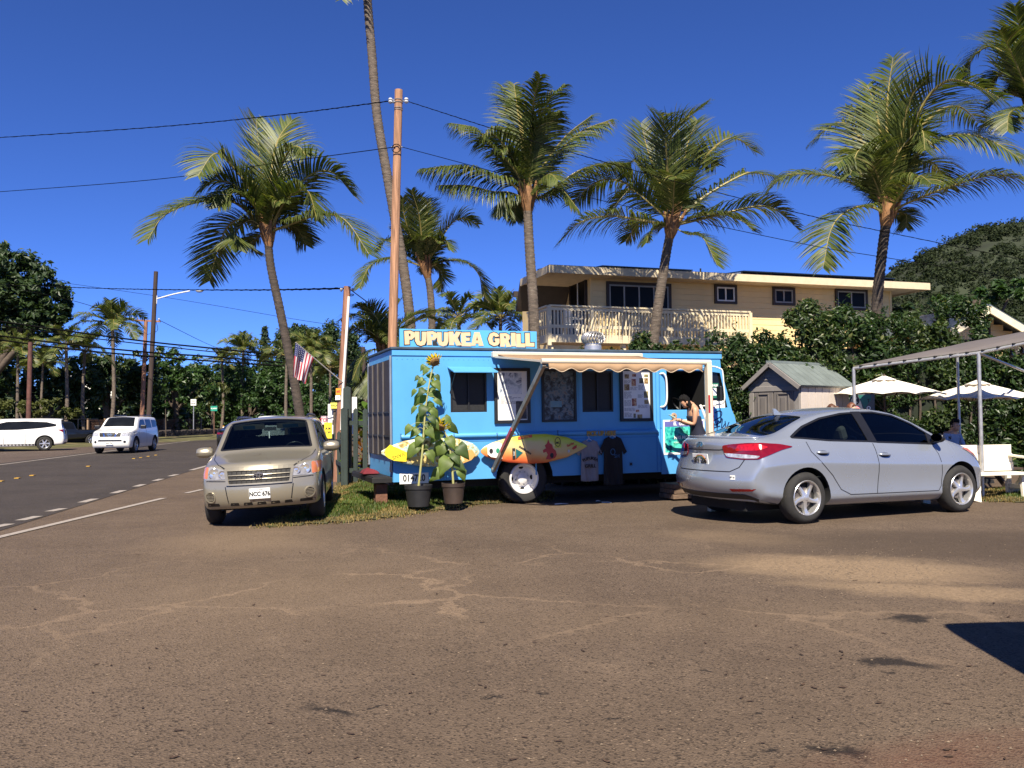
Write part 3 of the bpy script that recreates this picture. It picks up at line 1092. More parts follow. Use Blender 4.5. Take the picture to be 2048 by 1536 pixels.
# ---------------------------------------------------------------- things hung on the truck
def surfboard(name,label,tipL,tipR,half,prof,mat,yoff):
 """hangs on edge against the wall; prof: half width along the length 0..1"""
 a,b =wl(*tipL,yoff),wl(*tipR,yoff)
 L_ =(b -a).length
 ang =math.atan2(b.z -a.z,b.x -a.x)
 root =thing(name,label,'surfboard',group='surfboards hung on the blue truck')
 root.matrix_world =TM @ Matrix.Translation((a.x,-yoff,a.z)) @ Matrix.Rotation(-ang,4,'Y')
 root.location,root.rotation_euler,_s =root.matrix_world.decompose()[0],root.matrix_world.to_euler(),0
 P =[]
 K =40
 for i in range(K +1):
  t =i /K
  w =half *lerp(prof,t)
  th =.032*min(1,6*t +.15,6*(1-t)+.15)
  bow =.10*(2*t -1) ** 2*.3
  row =[]
  for k in range(16):
   a_ =2*math.pi *k /16
   cz,cy =math.cos(a_),math.sin(a_)
   row.append((t *L_,cy *abs(cy) ** .1*th +bow -.02,math.copysign(abs(cz) ** .75,cz)*w))
  P.append(row)
 mb =MB()
 K2 =len(P[0])
 b0 =0
 for row in P:
  mb.v += row
 for i in range(K):
  for k in range(K2):
   k2 =(k +1) % K2
   mb.f.append((i *K2 +k,i *K2 +k2,(i +1)*K2 +k2,(i +1)*K2 +k))
   mb.m.append(0)
 mb.f.append(tuple(range(K2)))
 mb.m.append(0)
 mb.f.append(tuple(reversed(range(K *K2,K *K2 +K2))))
 mb.m.append(0)
 mb.build('board',mat,root,smooth=50)
 return root,L_
# left: painted beach scene, yellow nose
m,nt,p,out =newmat('beach_painting')
_mats['beach_painting']=m
N,L =nt.nodes,nt.links
tc =N.new('ShaderNodeTexCoord')
nz =N.new('ShaderNodeTexNoise')
nz.inputs['Scale'].default_value =7.5
nz.inputs['Detail'].default_value =7
nz.inputs['Roughness'].default_value =.72
nz.inputs['Distortion'].default_value =.8
L.new(tc.outputs['Object'],nz.inputs['Vector'])
cr =N.new('ShaderNodeValToRGB')
for i,(ps,c) in enumerate(((.30,(.03,.025,.01)),(.38,(.16,.11,.03)),(.44,(.50,.36,.10)),(.49,(.62,.55,.30)),(.53,(.60,.64,.58)),(.57,(.20,.46,.45)),(.62,(.55,.42,.16)),(.70,(.10,.12,.04)))):
 if i <2:
  e =cr.color_ramp.elements[i]
  e.position =ps
 else:
  e =cr.color_ramp.elements.new(ps)
 e.color =c +(1,)
L.new(nz.outputs['Fac'],cr.inputs[0])
L.new(cr.outputs[0],p.inputs['Base Color'])
p.inputs['Roughness'].default_value =.3
sb1,L1 =surfboard('surfboard','surfboard painted with a beach scene, yellow nose, behind the sunflowers',(763,905),(959,903),.245,[(0,.10),(.08,.42),(.22,.76),(.42,.98),(.58,1.),(.78,.88),(.92,.60),(.98,.30),(1,.10)],m,.14)
YEL =M('board_yellow',(.78,.62,.03),.35,var=.06)
def boardpatch(root,pts,mat,name,y=-.052):
 MB().prism(pts,-y -.0012,-y +.0012,TX).build(name,mat,root)
def bw(L_,prof,half):
 return lambda x:half *lerp(prof,x /L_)
boardpatch(sb1,[(.05,.05),(.13,.13),(.45,-.02),(.40,-.155),(.2,-.135),(.1,-.09),(.05,-.045)],YEL,'yellow_nose')
text('lettering','VANS',.085,M('olive_ink',(.16,.13,.01),.6),sb1,(.27,-.0555,-.055),rot=(math.pi /2,0,math.pi),ext=.0005).rotation_euler =(math.pi /2,math.pi -.33,0)
boardpatch(sb1,[(.46,-.09),(.62,-.06),(.80,-.10),(.80,-.20),(.5,-.19)],M('board_sand',(.62,.46,.16),.4),'painted_sand')
boardpatch(sb1,[(1.22,-.21),(1.28,-.05),(1.38,.02),(1.52,.03),(1.60,-.05),(1.52,-.14),(1.36,-.20)],M('board_orange',(.62,.34,.10),.4),'painted_sail')
boardpatch(sb1,[(1.40,-.15),(1.33,.03),(1.30,.05),(1.36,-.17)],M('board_pale',(.75,.62,.35),.4),'painted_stripe',-.0545)
# right: yellow board fading to red-orange
m,nt,p,out =newmat('sunset_board')
_mats['sunset_board']=m
N,L =nt.nodes,nt.links
tc =N.new('ShaderNodeTexCoord')
sx =N.new('ShaderNodeSeparateXYZ')
L.new(tc.outputs['Object'],sx.inputs[0])
nz =N.new('ShaderNodeTexNoise')
nz.inputs['Scale'].default_value =5
nz.inputs['Detail'].default_value =5
L.new(tc.outputs['Object'],nz.inputs['Vector'])
ma_ =N.new('ShaderNodeMath'); ma_.operation ='MULTIPLY_ADD'
L.new(sx.outputs['Z'],ma_.inputs[0]); ma_.inputs[1].default_value =1.7; ma_.inputs[2].default_value =.30
mb2 =N.new('ShaderNodeMath'); mb2.operation ='MULTIPLY_ADD'
L.new(sx.outputs['X'],mb2.inputs[0]); mb2.inputs[1].default_value =.24
L.new(ma_.outputs[0],mb2.inputs[2])
mc2 =N.new('ShaderNodeMath'); mc2.operation ='MULTIPLY_ADD'
L.new(nz.outputs['Fac'],mc2.inputs[0]); mc2.inputs[1].default_value =.3
L.new(mb2.outputs[0],mc2.inputs[2])
cr =N.new('ShaderNodeValToRGB')
for i,(ps,c) in enumerate(((.12,(.45,.02,.015)),(.30,(.62,.13,.04)),(.50,(.68,.33,.10)),(.66,(.62,.47,.22)),(.84,(.60,.50,.18)),(.96,(.52,.58,.05)))):
 if i <2:
  e =cr.color_ramp.elements[i]
  e.position =ps
 else:
  e =cr.color_ramp.elements.new(ps)
 e.color =c +(1,)
L.new(mc2.outputs[0],cr.inputs[0])
L.new(cr.outputs[0],p.inputs['Base Color'])
p.inputs['Roughness'].default_value =.3
sb2,L2 =surfboard('surfboard','orange and yellow surfboard covered in stickers, hung above the truck wheel',(962,903),(1174,892),.255,[(0,.08),(.03,.30),(.10,.55),(.25,.84),(.45,1.),(.6,.98),(.8,.70),(.93,.30),(1,.04)],m,.14)
boardpatch(sb2,[(.10,.10),(.30,.15),(.36,.12),(.36,-.14),(.16,-.10),(.10,-.05)],PAPER,'traction_pad')
for cx_,c_ in ((.165,INK),(.285,M('sticker_green',(.02,.22,.12),.5))):
 boardpatch(sb2,ell(cx_,.0,.034,.045),c_,'round_sticker',-.0545)
boardpatch(sb2,[(.545,.03),(.60,.03),(.60,-.15),(.545,-.15)],INK,'sticker',-.0545)
boardpatch(sb2,[(.61,.02),(.74,-.055),(.61,-.15)],M('sticker_teal',(.01,.10,.10),.3),'sticker',-.0545)
text('lettering','lost',.05,PAPER,sb2,(.575,-.057,-.06),rot=(math.pi /2,-math.pi /2,0),ext=.0006)
boardpatch(sb2,[(.66,.225),(.92,.25),(.92,.20),(.66,.175)],M('sticker_red_orange',(.55,.10,.03),.4),'sticker',-.050)
text('lettering','T.OGILL',.045,YEL,sb2,(.79,-.0525,.213),ext=.0006)
text('lettering','SURFBOARDS',.042,INK,sb2,(.78,-.0565,-.015),rot=(math.pi /2,.6,0),ext=.0006,bold=.002)
REDS =M('sticker_red',(.42,.04,.03),.45)
sil =[(1.16,-.19),(1.20,-.11),(1.17,-.06),(1.12,-.08),(1.11,-.03),(1.17,.0),(1.15,.05),(1.19,.08),(1.22,.155),(1.24,.09),(1.29,.055),(1.30,.0),(1.35,-.05),(1.37,-.12),(1.33,-.18),(1.24,-.20)]
boardpatch(sb2,sil,REDS,'animal_sticker',-.0545)
boardpatch(sb2,ell(1.275,-.13,.035,.045),INK,'animal_sticker_mark',-.0565)
boardpatch(sb2,[(1.33,.20),(1.46,.19),(1.46,.0),(1.34,.0)],M('sticker_lime',(.50,.52,.06),.5),'sticker',-.0545)
shape('sticker_emblem',[ell(1.395,.10,.055,.085),ell(1.395,.10,.044,.072,rev=True)],INK,sb2,(0,-.0565,0),ext=.0006)
text('lettering','BIC',.045,INK,sb2,(1.395,-.0565,.085),ext=.0006,bold=.003)
text('lettering','Surfer',.06,REDS,sb2,(1.64,-.0525,.045),rot=(math.pi /2,-.35,0),ext=.0006,bold=.002)
boardpatch(sb2,[(1.66,-.03),(1.70,.01),(1.76,.03),(1.75,-.02),(1.69,-.05)],REDS,'sticker',-.0545)
boardpatch(sb2,ell(1.60,-.07,.022,.025),M('sticker_grey',(.5,.52,.55),.4),'round_sticker',-.0545)
# hanging chains
for sb,L_ in ((sb1,L1),(sb2,L2)):
 ch =MB()
 for x in (.32,L_ -.45) if sb is sb1 else (.30,L_ *.72):
  for k in range(5):
   ch.lathe([(.010,-.004),(.016,0),(.010,.004)],6,Matrix.Translation((x,-.005,.18+k *.028)) @ Matrix.Rotation(math.pi /2,4,'X') @ Matrix.Rotation(k *1.57,4,'Y'),close=True)
 ch.build('chain',BLACK,sb)
def tshirt(label,a,b,mat,n=.05):
 p,q =wl(*a,n),wl(*b,n)
 w,h =q.x -p.x,p.z -q.z
 root =thing('t_shirt',label,'t-shirt',group='t-shirts hung on the blue truck')
 root.location =TM @ Vector((p.x +w /2,-n,p.z))
 root.rotation_euler =truck.rotation_euler
 out =[(-.13,0),(-.10,-.03),(0,-.055),(.10,-.03),(.13,0),(.30,-.05),(.50,-.32),(.40,-.38),(.33,-.28),(.34,-.98),(.0,-1.0),(-.34,-.98),(-.33,-.28),(-.40,-.38),(-.50,-.32),(-.30,-.05)]
 NX,NZ =24,30
 mb =MB()
 import mathutils.geometry as mg
 def inside(x,z):
  c =False
  j =len(out)-1
  for i in range(len(out)):
   xi,zi =out[i]
   xj,zj =out[j]
   if (zi >z) != (zj >z) and x <(xj -xi)*(z -zi)/(zj -zi +1e-12)+xi:
    c =not c
   j =i
  return c
 bm =bmesh.new()
 vs_ =[bm.verts.new((x *w,0,z *h)) for x,z in out]
 es =[bm.edges.new((vs_[i],vs_[(i +1) % len(vs_)])) for i in range(len(vs_))]
 bmesh.ops.triangle_fill(bm,edges=es,use_beauty=True)
 for _ in range(4):
  lg =[e for e in bm.edges if e.calc_length()>.035]
  if lg:
   bmesh.ops.subdivide_edges(bm,edges=lg,cuts=1)
   bmesh.ops.triangulate(bm,faces=bm.faces)
 for v in bm.verts:
  x,z =v.co.x /w,v.co.z /h
  v.co.y =-.02-.022*math.sin(x *14+2*z)*min(1,-z *1.5)-.012*math.sin(x *31+z *5)*(-z)
 me =bpy.data.meshes.new('shirt')
 bm.to_mesh(me)
 bm.free()
 me.materials.append(mat)
 me.polygons.foreach_set('use_smooth',[True]*len(me.polygons))
 link('shirt',me,root,solid=.006)
 hg =MB().tube([(-.12*w,-.01,-.02),(0,-.01,.02),(.12*w,-.01,-.02)],.006,5)
 hg.tube([(0,-.01,.02),(0,.0,.07)],.004,5)
 hg.build('hanger',M('handle_white'),root)
 return root,w,h
ts,w,h =tshirt('grey t-shirt printed PUPUKEA GRILL, hung on the truck by the surfboard tip',(1152,880),(1204,962),M('cloth_grey',(.22,.22,.24),.9,var=.1,bump=.3,bscale=300))
for i,c in enumerate('PUPUKEA'):
 a_ =(i -3)*.22
 text('lettering',c,.075,INK,ts,(.20*math.sin(a_)*1.05,-.055,-.33+.10*(math.cos(a_)-1)*1.6),rot=(math.pi /2,a_,0),ext=.003,bold=.002)
text('lettering','GRILL',.085,INK,ts,(0,-.055,-.47),ext=.003,bold=.002)
ts2,w,h =tshirt('black t-shirt hung on the truck right of the grey one',(1196,873),(1254,970),M('cloth_black',(.012,.012,.013),.9,var=.2,bump=.3,bscale=300))
shape('shirt_print',[ell(-.05,-.28,.05,.06),ell(-.05,-.28,.038,.046,rev=True)],M('print_blue',(.03,.12,.25),.6),ts2,(0.03,-.06,0),ext=.002)
text('lettering','SH',.09,_mats['print_blue'],ts2,(.06,-.06,-.36),ext=.002)
# ---------------------------------------------------------------- vehicles
GLASS_CLEAR =glassmat('car_glass',(.60,.70,.67))
GLASS_DARK =glassmat('tinted_car_glass',(.10,.13,.13))
SEATM =M('seat_cloth',(.035,.034,.036),.9,var=.15,bump=.2,bscale=150)
TRIM =M('trim_black',(.010,.010,.011),.35,var=.15)
INNER =M('car_inner_dark',(.014,.014,.015),.9)
TAILRED =M('tail_lamp_red',(.16,.003,.006),.08,var=.15,scale=14,coat=.8)
LAMPCLEAR =M('lamp_clear',(.55,.55,.55),.08,.4,var=.4,scale=22,coat=1.)
AMBER =M('lamp_amber',(.62,.14,.02),.12,var=.2,scale=14,coat=.6)
ALLOY =M('alloy_silver',(.62,.61,.59),.28,.75,var=.08)
def paint(name,col,metal=.55,rough=.3,var=.03,dust=None):
 return M(name,col,rough,metal,var=var,scale=1.5,coat=.7,wear=dust)
class Cage:
 """box-like cage: stations along x (rear to front), levels up each side, fractions across"""
 def __init__(s,st,ny=3,rear=None,front=None,rcurve=.25,fcurve=.3,vfr=(0,.5,.92)):
  s.st =st
  nx,nk =len(st),len(st[0]['side'])
  vf =list(vfr)+[1.0]
  js =[-v for v in reversed(vf[1:])]+vf
  nj =len(js)
  V ={}
  co =[]
  def put(key,p):
   V[key]=len(co)
   co.append(p)
  for i,q in enumerate(st):
   for jj,v in enumerate(js):
    for k in range(nk):
     onside =jj in (0,nj -1)
     onend =i in (0,nx -1)
     if not (onside or onend or k in (0,nk -1)):
      continue
     y,z =q['side'][k]
     x =q['x']
     if i == 0:
      x += rear[k] if rear else 0
     elif i == nx -1:
      x += front[k] if front else 0
     # rounded corners: the ends bow in plan, fading along the body
     x += rcurve *v *v *math.exp(-max(0,q['x']-st[0]['x'])/(rcurve *1.7))
     x -= fcurve *v *v *math.exp(-max(0,st[-1]['x']-q['x'])/(fcurve *1.7))
     if k == nk -1:
      z =z +(q['top']-z)*(1-abs(v) ** q.get('p',2.2))
     put((i,jj,k),(x,y *v,z))
  F =[]
  for i in range(nx -1):
   for k in range(nk -1):
    F.append(((i,0,k),(i +1,0,k),(i +1,0,k +1),(i,0,k +1)))
    F.append(((i,nj -1,k),(i,nj -1,k +1),(i +1,nj -1,k +1),(i +1,nj -1,k)))
   for jj in range(nj -1):
    F.append(((i,jj,nk -1),(i +1,jj,nk -1),(i +1,jj +1,nk -1),(i,jj +1,nk -1)))
    F.append(((i,jj,0),(i,jj +1,0),(i +1,jj +1,0),(i +1,jj,0)))
  for jj in range(nj -1):
   for k in range(nk -1):
    F.append(((0,jj,k),(0,jj,k +1),(0,jj +1,k +1),(0,jj +1,k)))
    F.append(((nx -1,jj,k),(nx -1,jj +1,k),(nx -1,jj +1,k +1),(nx -1,jj,k +1)))
  s.co,s.F =co,[tuple(V[a] for a in f) for f in F]
  s.rows =[[(V[(i,jj,k)],V[(i +1,jj,k)]) for i in range(1,nx -2) for jj in (0,nj -1)] for k in range(nk)]
  s.crease ={}
 def mesh(s,name,mats,sub=2):
  me =bpy.data.meshes.new(name)
  me.from_pydata(s.co,[],s.F)
  for m in mats:
   me.materials.append(m)
  bm =bmesh.new()
  bm.from_mesh(me)
  bmesh.ops.recalc_face_normals(bm,faces=bm.faces)
  if s.crease:
   cl =bm.edges.layers.float.new('crease_edge')
   bm.verts.ensure_lookup_table()
   for k,val in s.crease.items():
    for a,b in s.rows[k]:
     e =bm.edges.get((bm.verts[a],bm.verts[b]))
     if e:
      e[cl]=val
  bm.to_mesh(me)
  bm.free()
  o =link('tmp',me,sub=sub)
  me2 =evalmesh(o)
  bpy.data.objects.remove(o)
  me2.name =name
  return me2
def stations(xs,tops,levels):
 """levels: list of (y polyline over x, z polyline over x)"""
 return [{'x':x,'top':lerp(tops,x),'side':[(lerp(a,x),lerp(b,x)) for a,b in levels]} for x in xs]
def dense(poly,step=.05):
 out =[]
 n =len(poly)
 for i in range(n):
  a,b =Vector(poly[i]),Vector(poly[(i +1) % n])
  k =max(1,int((b -a).length /step))
  out += [a +(b -a)*(j /k) for j in range(k)]
 return out
def roundpoly(poly,r=.03,n=4):
 out =[]
 m =len(poly)
 for i in range(m):
  a,b,c =Vector(poly[i -1]),Vector(poly[i]),Vector(poly[(i +1) % m])
  d0,d1 =(a -b),(c -b)
  rr =min(r,d0.length *.45,d1.length *.45)
  p,q =b +d0.normalized()*rr,b +d1.normalized()*rr
  for k in range(n +1):
   t =k /n
   out.append(p *(1-t) ** 2+b *2*t *(1-t)+q *t *t)
 return [tuple(v) for v in out]
def patch(bvh,poly,O,U,V,D,off=.004,step=.06,depth=.01,sag=None):
 """mesh that lies on the surface inside a 2-D outline (O + u*U + v*V), cast along D"""
 O,U,V,D =Vector(O),Vector(U),Vector(V),Vector(D).normalized()
 bm =bmesh.new()
 P =dense(poly,step)
 vs_ =[bm.verts.new((p[0],p[1],0)) for p in P]
 es =[bm.edges.new((vs_[i],vs_[(i +1) % len(vs_)])) for i in range(len(vs_))]
 bmesh.ops.triangle_fill(bm,edges=es,use_beauty=True)
 for _ in range(4):
  lg =[e for e in bm.edges if e.calc_length()>step *1.5 and not e.is_boundary]
  if not lg:
   break
  bmesh.ops.subdivide_edges(bm,edges=lg,cuts=1)
  bmesh.ops.triangulate(bm,faces=bm.faces)
 bad =[]
 for v in bm.verts:
  o =O +U *v.co.x +V *v.co.y
  loc,nor,ix,dist =bvh.ray_cast(o,D)
  if loc is None:
   bad.append(v)
  else:
   if nor.dot(D)>0:
    nor =-nor
   v.co =loc +nor *off
 if bad:
  bmesh.ops.delete(bm,geom=bad,context='VERTS')
 bmesh.ops.recalc_face_normals(bm,faces=bm.faces)
 if bm.faces:
  avg =Vector((0,0,0))
  for f in bm.faces:
   avg += f.normal *f.calc_area()
  if avg.dot(D)>0:
   bmesh.ops.reverse_faces(bm,faces=bm.faces)
 if depth:
  r =bmesh.ops.extrude_face_region(bm,geom=bm.faces[:])
  nv =[g_ for g_ in r['geom'] if isinstance(g_,bmesh.types.BMVert)]
  # the extruded cap stays outside, the original sinks below the surface
  orig =[v for v in bm.verts if v not in set(nv)]
  for v in orig:
   v.co += D *depth
  bmesh.ops.recalc_face_normals(bm,faces=bm.faces)
 me =bpy.data.meshes.new('patch')
 bm.to_mesh(me)
 bm.free()
 me.polygons.foreach_set('use_smooth',[True]*len(me.polygons))
 me.set_sharp_from_angle(angle=R(45))
 return me
def ribbon(bvh,pts,O,U,V,D,w=.008,off=.0015,m=None):
 """thin strip following the surface: shut lines"""
 O,U,V,D =Vector(O),Vector(U),Vector(V),Vector(D).normalized()
 P =[]
 for i in range(len(pts)-1):
  a,b =Vector(pts[i]),Vector(pts[i +1])
  k =max(1,int((b -a).length /.05))
  P += [a +(b -a)*(j /k) for j in range(k)]
 P.append(Vector(pts[-1]))
 rows =[]
 for i,p in enumerate(P):
  t =(P[min(i +1,len(P)-1)]-P[max(0,i -1)]).normalized()
  n =Vector((-t.y,t.x))*w /2
  row =[]
  for q in (p -n,p +n):
   loc,nor,ix,dist =bvh.ray_cast(O +U *q.x +V *q.y,D)
   if loc is None:
    row =None
    break
   if nor.dot(D)>0:
    nor =-nor
   row.append(loc +nor *off)
  rows.append(row)
 mb =MB()
 for a,b in zip(rows,rows[1:]):
  if a and b and (a[0]-b[0]).length <.3:
   mb.poly([a[0],a[1],b[1],b[0]])
 return mb
def wheel_meshes(r,w,rr,nsp=5,style='alloy',twist=.12):
 """tyre, rim, spokes; axis along y, outer face at -y"""
 T =Matrix.Rotation(math.pi /2,4,'X')       # local z -> -y
 h =w /2
 t =MB().lathe([(rr -.01,-h +.01),(rr +.005,-h),(rr +.04,-h -.006),(r -.045,-h -.002),(r -.015,-h +.02),(r,-h +.05),(r,h -.05),(r -.015,h -.02),(r -.045,h +.002),(rr +.04,h +.006),(rr +.005,h),(rr -.01,h -.01)],40,T)
 tyre =t.mesh('tyre',[RUBBER])
 rm =MB().lathe([(rr +.004,h -.004),(rr -.004,h +.004),(rr -.018,h -.006),(rr -.024,h -.05),(rr -.028,-h +.02)],40,T)
 rm.lathe([(.0001,h -.015),(.028,h -.018),(.034,h -.03),(.06,h -.035)],20,T)
 rim =rm.mesh('rim',[ALLOY])
 bk =MB().lathe([(.0001,h -.09),(rr -.03,h -.09)],32,T)
 bk.lathe([(.0001,h -.075),(.13,h -.075),(.13,h -.088)],28,T,1)
 back =bk.mesh('brake',[DARK,M('brake_steel',(.16,.14,.13),.5,.6)])
 sp =MB()
 prof =[(.028,.026),(.07,.027),(.13,.023),(.17,.026),(rr -.014,.040)] if style == 'alloy' else [(.028,.025),(.10,.030),(rr -.014,.040)]
 rows =[]
 for q,(rad,hw) in enumerate(prof):
  z =h -.022-.012*math.sin(math.pi *q /(len(prof)-1))
  tw =twist *(q /(len(prof)-1)) ** 1.5
  rows.append([(rad *math.cos(tw)-s_ *hw *math.sin(tw)*1,rad *math.sin(tw)+s_ *hw *math.cos(tw),z -dz) for s_,dz in ((-1,.045),(-.93,.004),(0,-.004+.004),(.93,.004),(1,.045))])
 sp.grid([[T @ Vector(p) for p in row] for row in rows])
 spoke =sp.mesh('spoke',[ALLOY])
 bm =bmesh.new()
 bm.from_mesh(spoke)
 bmesh.ops.recalc_face_normals(bm,faces=bm.faces)
 bm.to_mesh(spoke)
 bm.free()
 for me in (tyre,rim,back,spoke):
  me.polygons.foreach_set('use_smooth',[True]*len(me.polygons))
  me.set_sharp_from_angle(angle=R(35))
 return tyre,rim,back,spoke,nsp
def put_wheel(parent,WM,x,y,r,side,detail=True,phase=0.):
 tyre,rim,back,spoke,nsp =WM
 rz =0 if side <0 else math.pi
 t =link('wheel',tyre,parent,(x,y,r),(0,0,rz))
 a =link('rim',rim,t)
 if detail:
  link('brake',back,t)
  for k in range(nsp):
   link('spoke',spoke,t,None,(0,2*math.pi *k /nsp +phase,0))
 return t
def prismx(poly,y0,y1):
 """(x, z) outline extruded along y"""
 return MB().prism(poly,-y1,-y0,Matrix.Rotation(math.pi /2,4,'X'))
class Car:
 def __init__(s,name,label,loc,rz,cage,mat,sub=2,wells=(),wr=.36,hollow=None,group=None,scale=1.,wy=None):
  """wells: axle x positions; hollow: (x0, x1, z0) of the cabin to empty so that panes are see-through"""
  s.root =thing(name,label,'car',loc,rz,group)
  s.root.scale =(scale,)*3
  s.scale =scale
  me =cage.mesh('body',[mat,INNER],sub)
  bm =bmesh.new()
  bm.from_mesh(me)
  s.bvh =BVHTree.FromBMesh(bm)
  cav =None
  if hollow:
   cb =bm.copy()
   cb.normal_update()
   for v in cb.verts:
    v.co -= v.normal *.035
   for axis,val,sg in ((Vector((1,0,0)),hollow[0],-1),(Vector((1,0,0)),hollow[1],1),(Vector((0,0,1)),hollow[2],-1)):
    gm_ =bmesh.ops.bisect_plane(cb,geom=cb.verts[:]+cb.edges[:]+cb.faces[:],plane_co=axis *val,plane_no=axis *sg,clear_outer=True)
    bmesh.ops.holes_fill(cb,edges=[e for e in cb.edges if e.is_boundary],sides=0)
   bmesh.ops.triangulate(cb,faces=[f for f in cb.faces if len(f.verts)>4])
   bmesh.ops.recalc_face_normals(cb,faces=cb.faces)
   cm =bpy.data.meshes.new('cav')
   cb.to_mesh(cm)
   cm.materials.append(mat)
   cm.materials.append(INNER)
   cm.polygons.foreach_set('material_index',[1]*len(cm.polygons))
   cb.free()
   cav =link('cav',cm)
  bm.free()
  s.body =link('body',me)
  if cav:
   boolean(s.body,cav)
  cut =MB()
  T =Matrix.Rotation(math.pi /2,4,'X')
  hw =max(abs(c[1]) for c in cage.co)
  for (x,rr) in wells:
   for sg in (-1,1):
    a,b =(hw -.32,hw +.2)
    prof_ =[(0,a),(rr,a),(rr,b),(0,b)] if sg <0 else [(0,-b),(rr,-b),(rr,-a),(0,-a)]
    cut.lathe(prof_,36,Matrix.Translation((x,0,wr)) @ T,1)
  s.cut =cut
 def window_cut(s,poly,axis='y',O=None,U=None,V=None,D=None,dmax=1.):
  if axis == 'y':
   c =prismx(poly,-2,2)
  else:
   c =MB()
   O,U,V,D =Vector(O),Vector(U),Vector(V),Vector(D).normalized()
   n =len(poly)
   vv =[O +U *a +V *b for a,b in poly]+[O +U *a +V *b +D *dmax for a,b in poly]
   c.add(vv,[tuple(range(n)),tuple(range(n,2*n))]+[(i,(i +1) % n,n +(i +1) % n,n +i) for i in range(n)],1)
  s.cut.add(c.v,c.f,1)
 def finish(s,smooth=42):
  ct =s.cut.build('cutter',[BLACK,INNER])
  boolean(s.body,ct)
  s.body.data.polygons.foreach_set('use_smooth',[True]*len(s.body.data.polygons))
  s.body.data.set_sharp_from_angle(angle=R(smooth))
  s.body.parent =s.root
  s.body.name ='body'
 def side(s,name,poly,mat,both=False,off=.004,depth=.012,step=.06,parent=None,sg=-1):
  out =[]
  for g_ in ((-1,1) if both else (sg,)):
   me =patch(s.bvh,poly,(0,g_ *3,0),(1,0,0),(0,0,1),(0,-g_,0),off,step,depth)
   me.materials.append(mat)
   out.append(link(name,me,parent or s.root))
  return out
 def proj(s,name,poly,mat,O,U,V,D,off=.004,depth=.012,step=.06,parent=None):
  me =patch(s.bvh,poly,O,U,V,D,off,step,depth)
  me.materials.append(mat)
  return link(name,me,parent or s.root)
 def seam(s,pts,sg=-1,w=.010,O=None,U=(1,0,0),V=(0,0,1),D=None,name='shut_line',mat=None):
  mb =ribbon(s.bvh,pts,O or (0,sg *3,0),U,V,D or (0,-sg,0),w)
  if mb.f:
   mb.build(name,mat or TRIM,s.root)
# ================================================================= silver sedan
SILVER =paint('silver_blue_paint',(.32,.35,.40),.52,.27)
xs =[-2.27,-2.20,-2.0,-1.72,-1.35,-.95,-.45,.05,.5,.92,1.25,1.62,2.0,2.2,2.28]
tops =[(-2.27,1.02),(-2.2,1.06),(-2.0,1.085),(-1.72,1.105),(-1.35,1.235),(-.95,1.365),(-.45,1.435),(.05,1.445),(.5,1.40),(.92,1.21),(1.25,1.03),(1.62,.96),(2.0,.86),(2.2,.76),(2.28,.66)]
wid =[(-2.27,.80),(-2.2,.845),(-2.0,.875),(-1.72,.885),(-1.35,.90),(-.45,.89),(.5,.89),(1.25,.895),(1.62,.885),(2.0,.83),(2.2,.76),(2.28,.70)]
def ww(f,d=0.):
 return [(x,y *f +d) for x,y in wid]
roofy =[(-2.27,.66),(-2.2,.70),(-2.0,.72),(-1.72,.70),(-1.35,.62),(-.95,.585),(-.45,.58),(.05,.58),(.5,.60),(.92,.655),(1.25,.72),(1.62,.74),(2.0,.70),(2.2,.64),(2.28,.60)]
roofz =[(-2.27,.99),(-2.2,1.03),(-2.0,1.055),(-1.72,1.075),(-1.35,1.195),(-.95,1.32),(-.45,1.385),(.05,1.395),(.5,1.345),(.92,1.17),(1.25,1.00),(1.62,.92),(2.0,.82),(2.2,.72),(2.28,.62)]
belty =[(-2.27,.71),(-2.2,.76),(-2.0,.80),(-1.72,.80),(-1.35,.795),(-.45,.80),(.5,.81),(.92,.80),(1.25,.80),(1.62,.80),(2.0,.76),(2.2,.69),(2.28,.64)]
beltz =[(-2.27,.94),(-2.2,.97),(-2.0,1.0),(-1.72,1.025),(-1.35,1.05),(-.45,.99),(.5,.935),(.92,.91),(1.25,.90),(1.62,.86),(2.0,.77),(2.2,.68),(2.28,.58)]
cage =Cage(stations(xs,tops,[
 (ww(.93,-.03),[(-2.27,.30),(-2.0,.26),(-1.3,.20),(1.3,.18),(2.28,.22)]),
 (ww(1.,-.005),[(-2.27,.40),(-2.0,.36),(-1.3,.30),(1.3,.28),(2.28,.32)]),
 (ww(1.,-.012),[(-2.27,.56),(-1.3,.52),(1.3,.46),(2.28,.44)]),
 (ww(1.,.012),[(-2.27,.70),(-1.72,.74),(-1.3,.76),(.0,.70),(1.3,.66),(2.0,.60),(2.28,.50)]),
 (ww(1.,-.025),[(-2.27,.84),(-2.0,.88),(-1.72,.90),(-1.3,.90),(0,.86),(1.3,.81),(2.0,.71),(2.28,.55)]),
 (belty,beltz),(roofy,roofz)]),rear=[.06,-.05,-.09,-.01,.04,.0,-.0],front=[-.04,.02,.04,.03,0,-.02,-.04],rcurve=.26,fcurve=.32)
cage.crease ={1:.45,3:.55,5:.35}
pr_,pf_ =G(1606,1047),G(1914,1024)
dv =pf_ -pr_
rz =math.atan2(dv.y,dv.x)
SC =dv.length /2.70
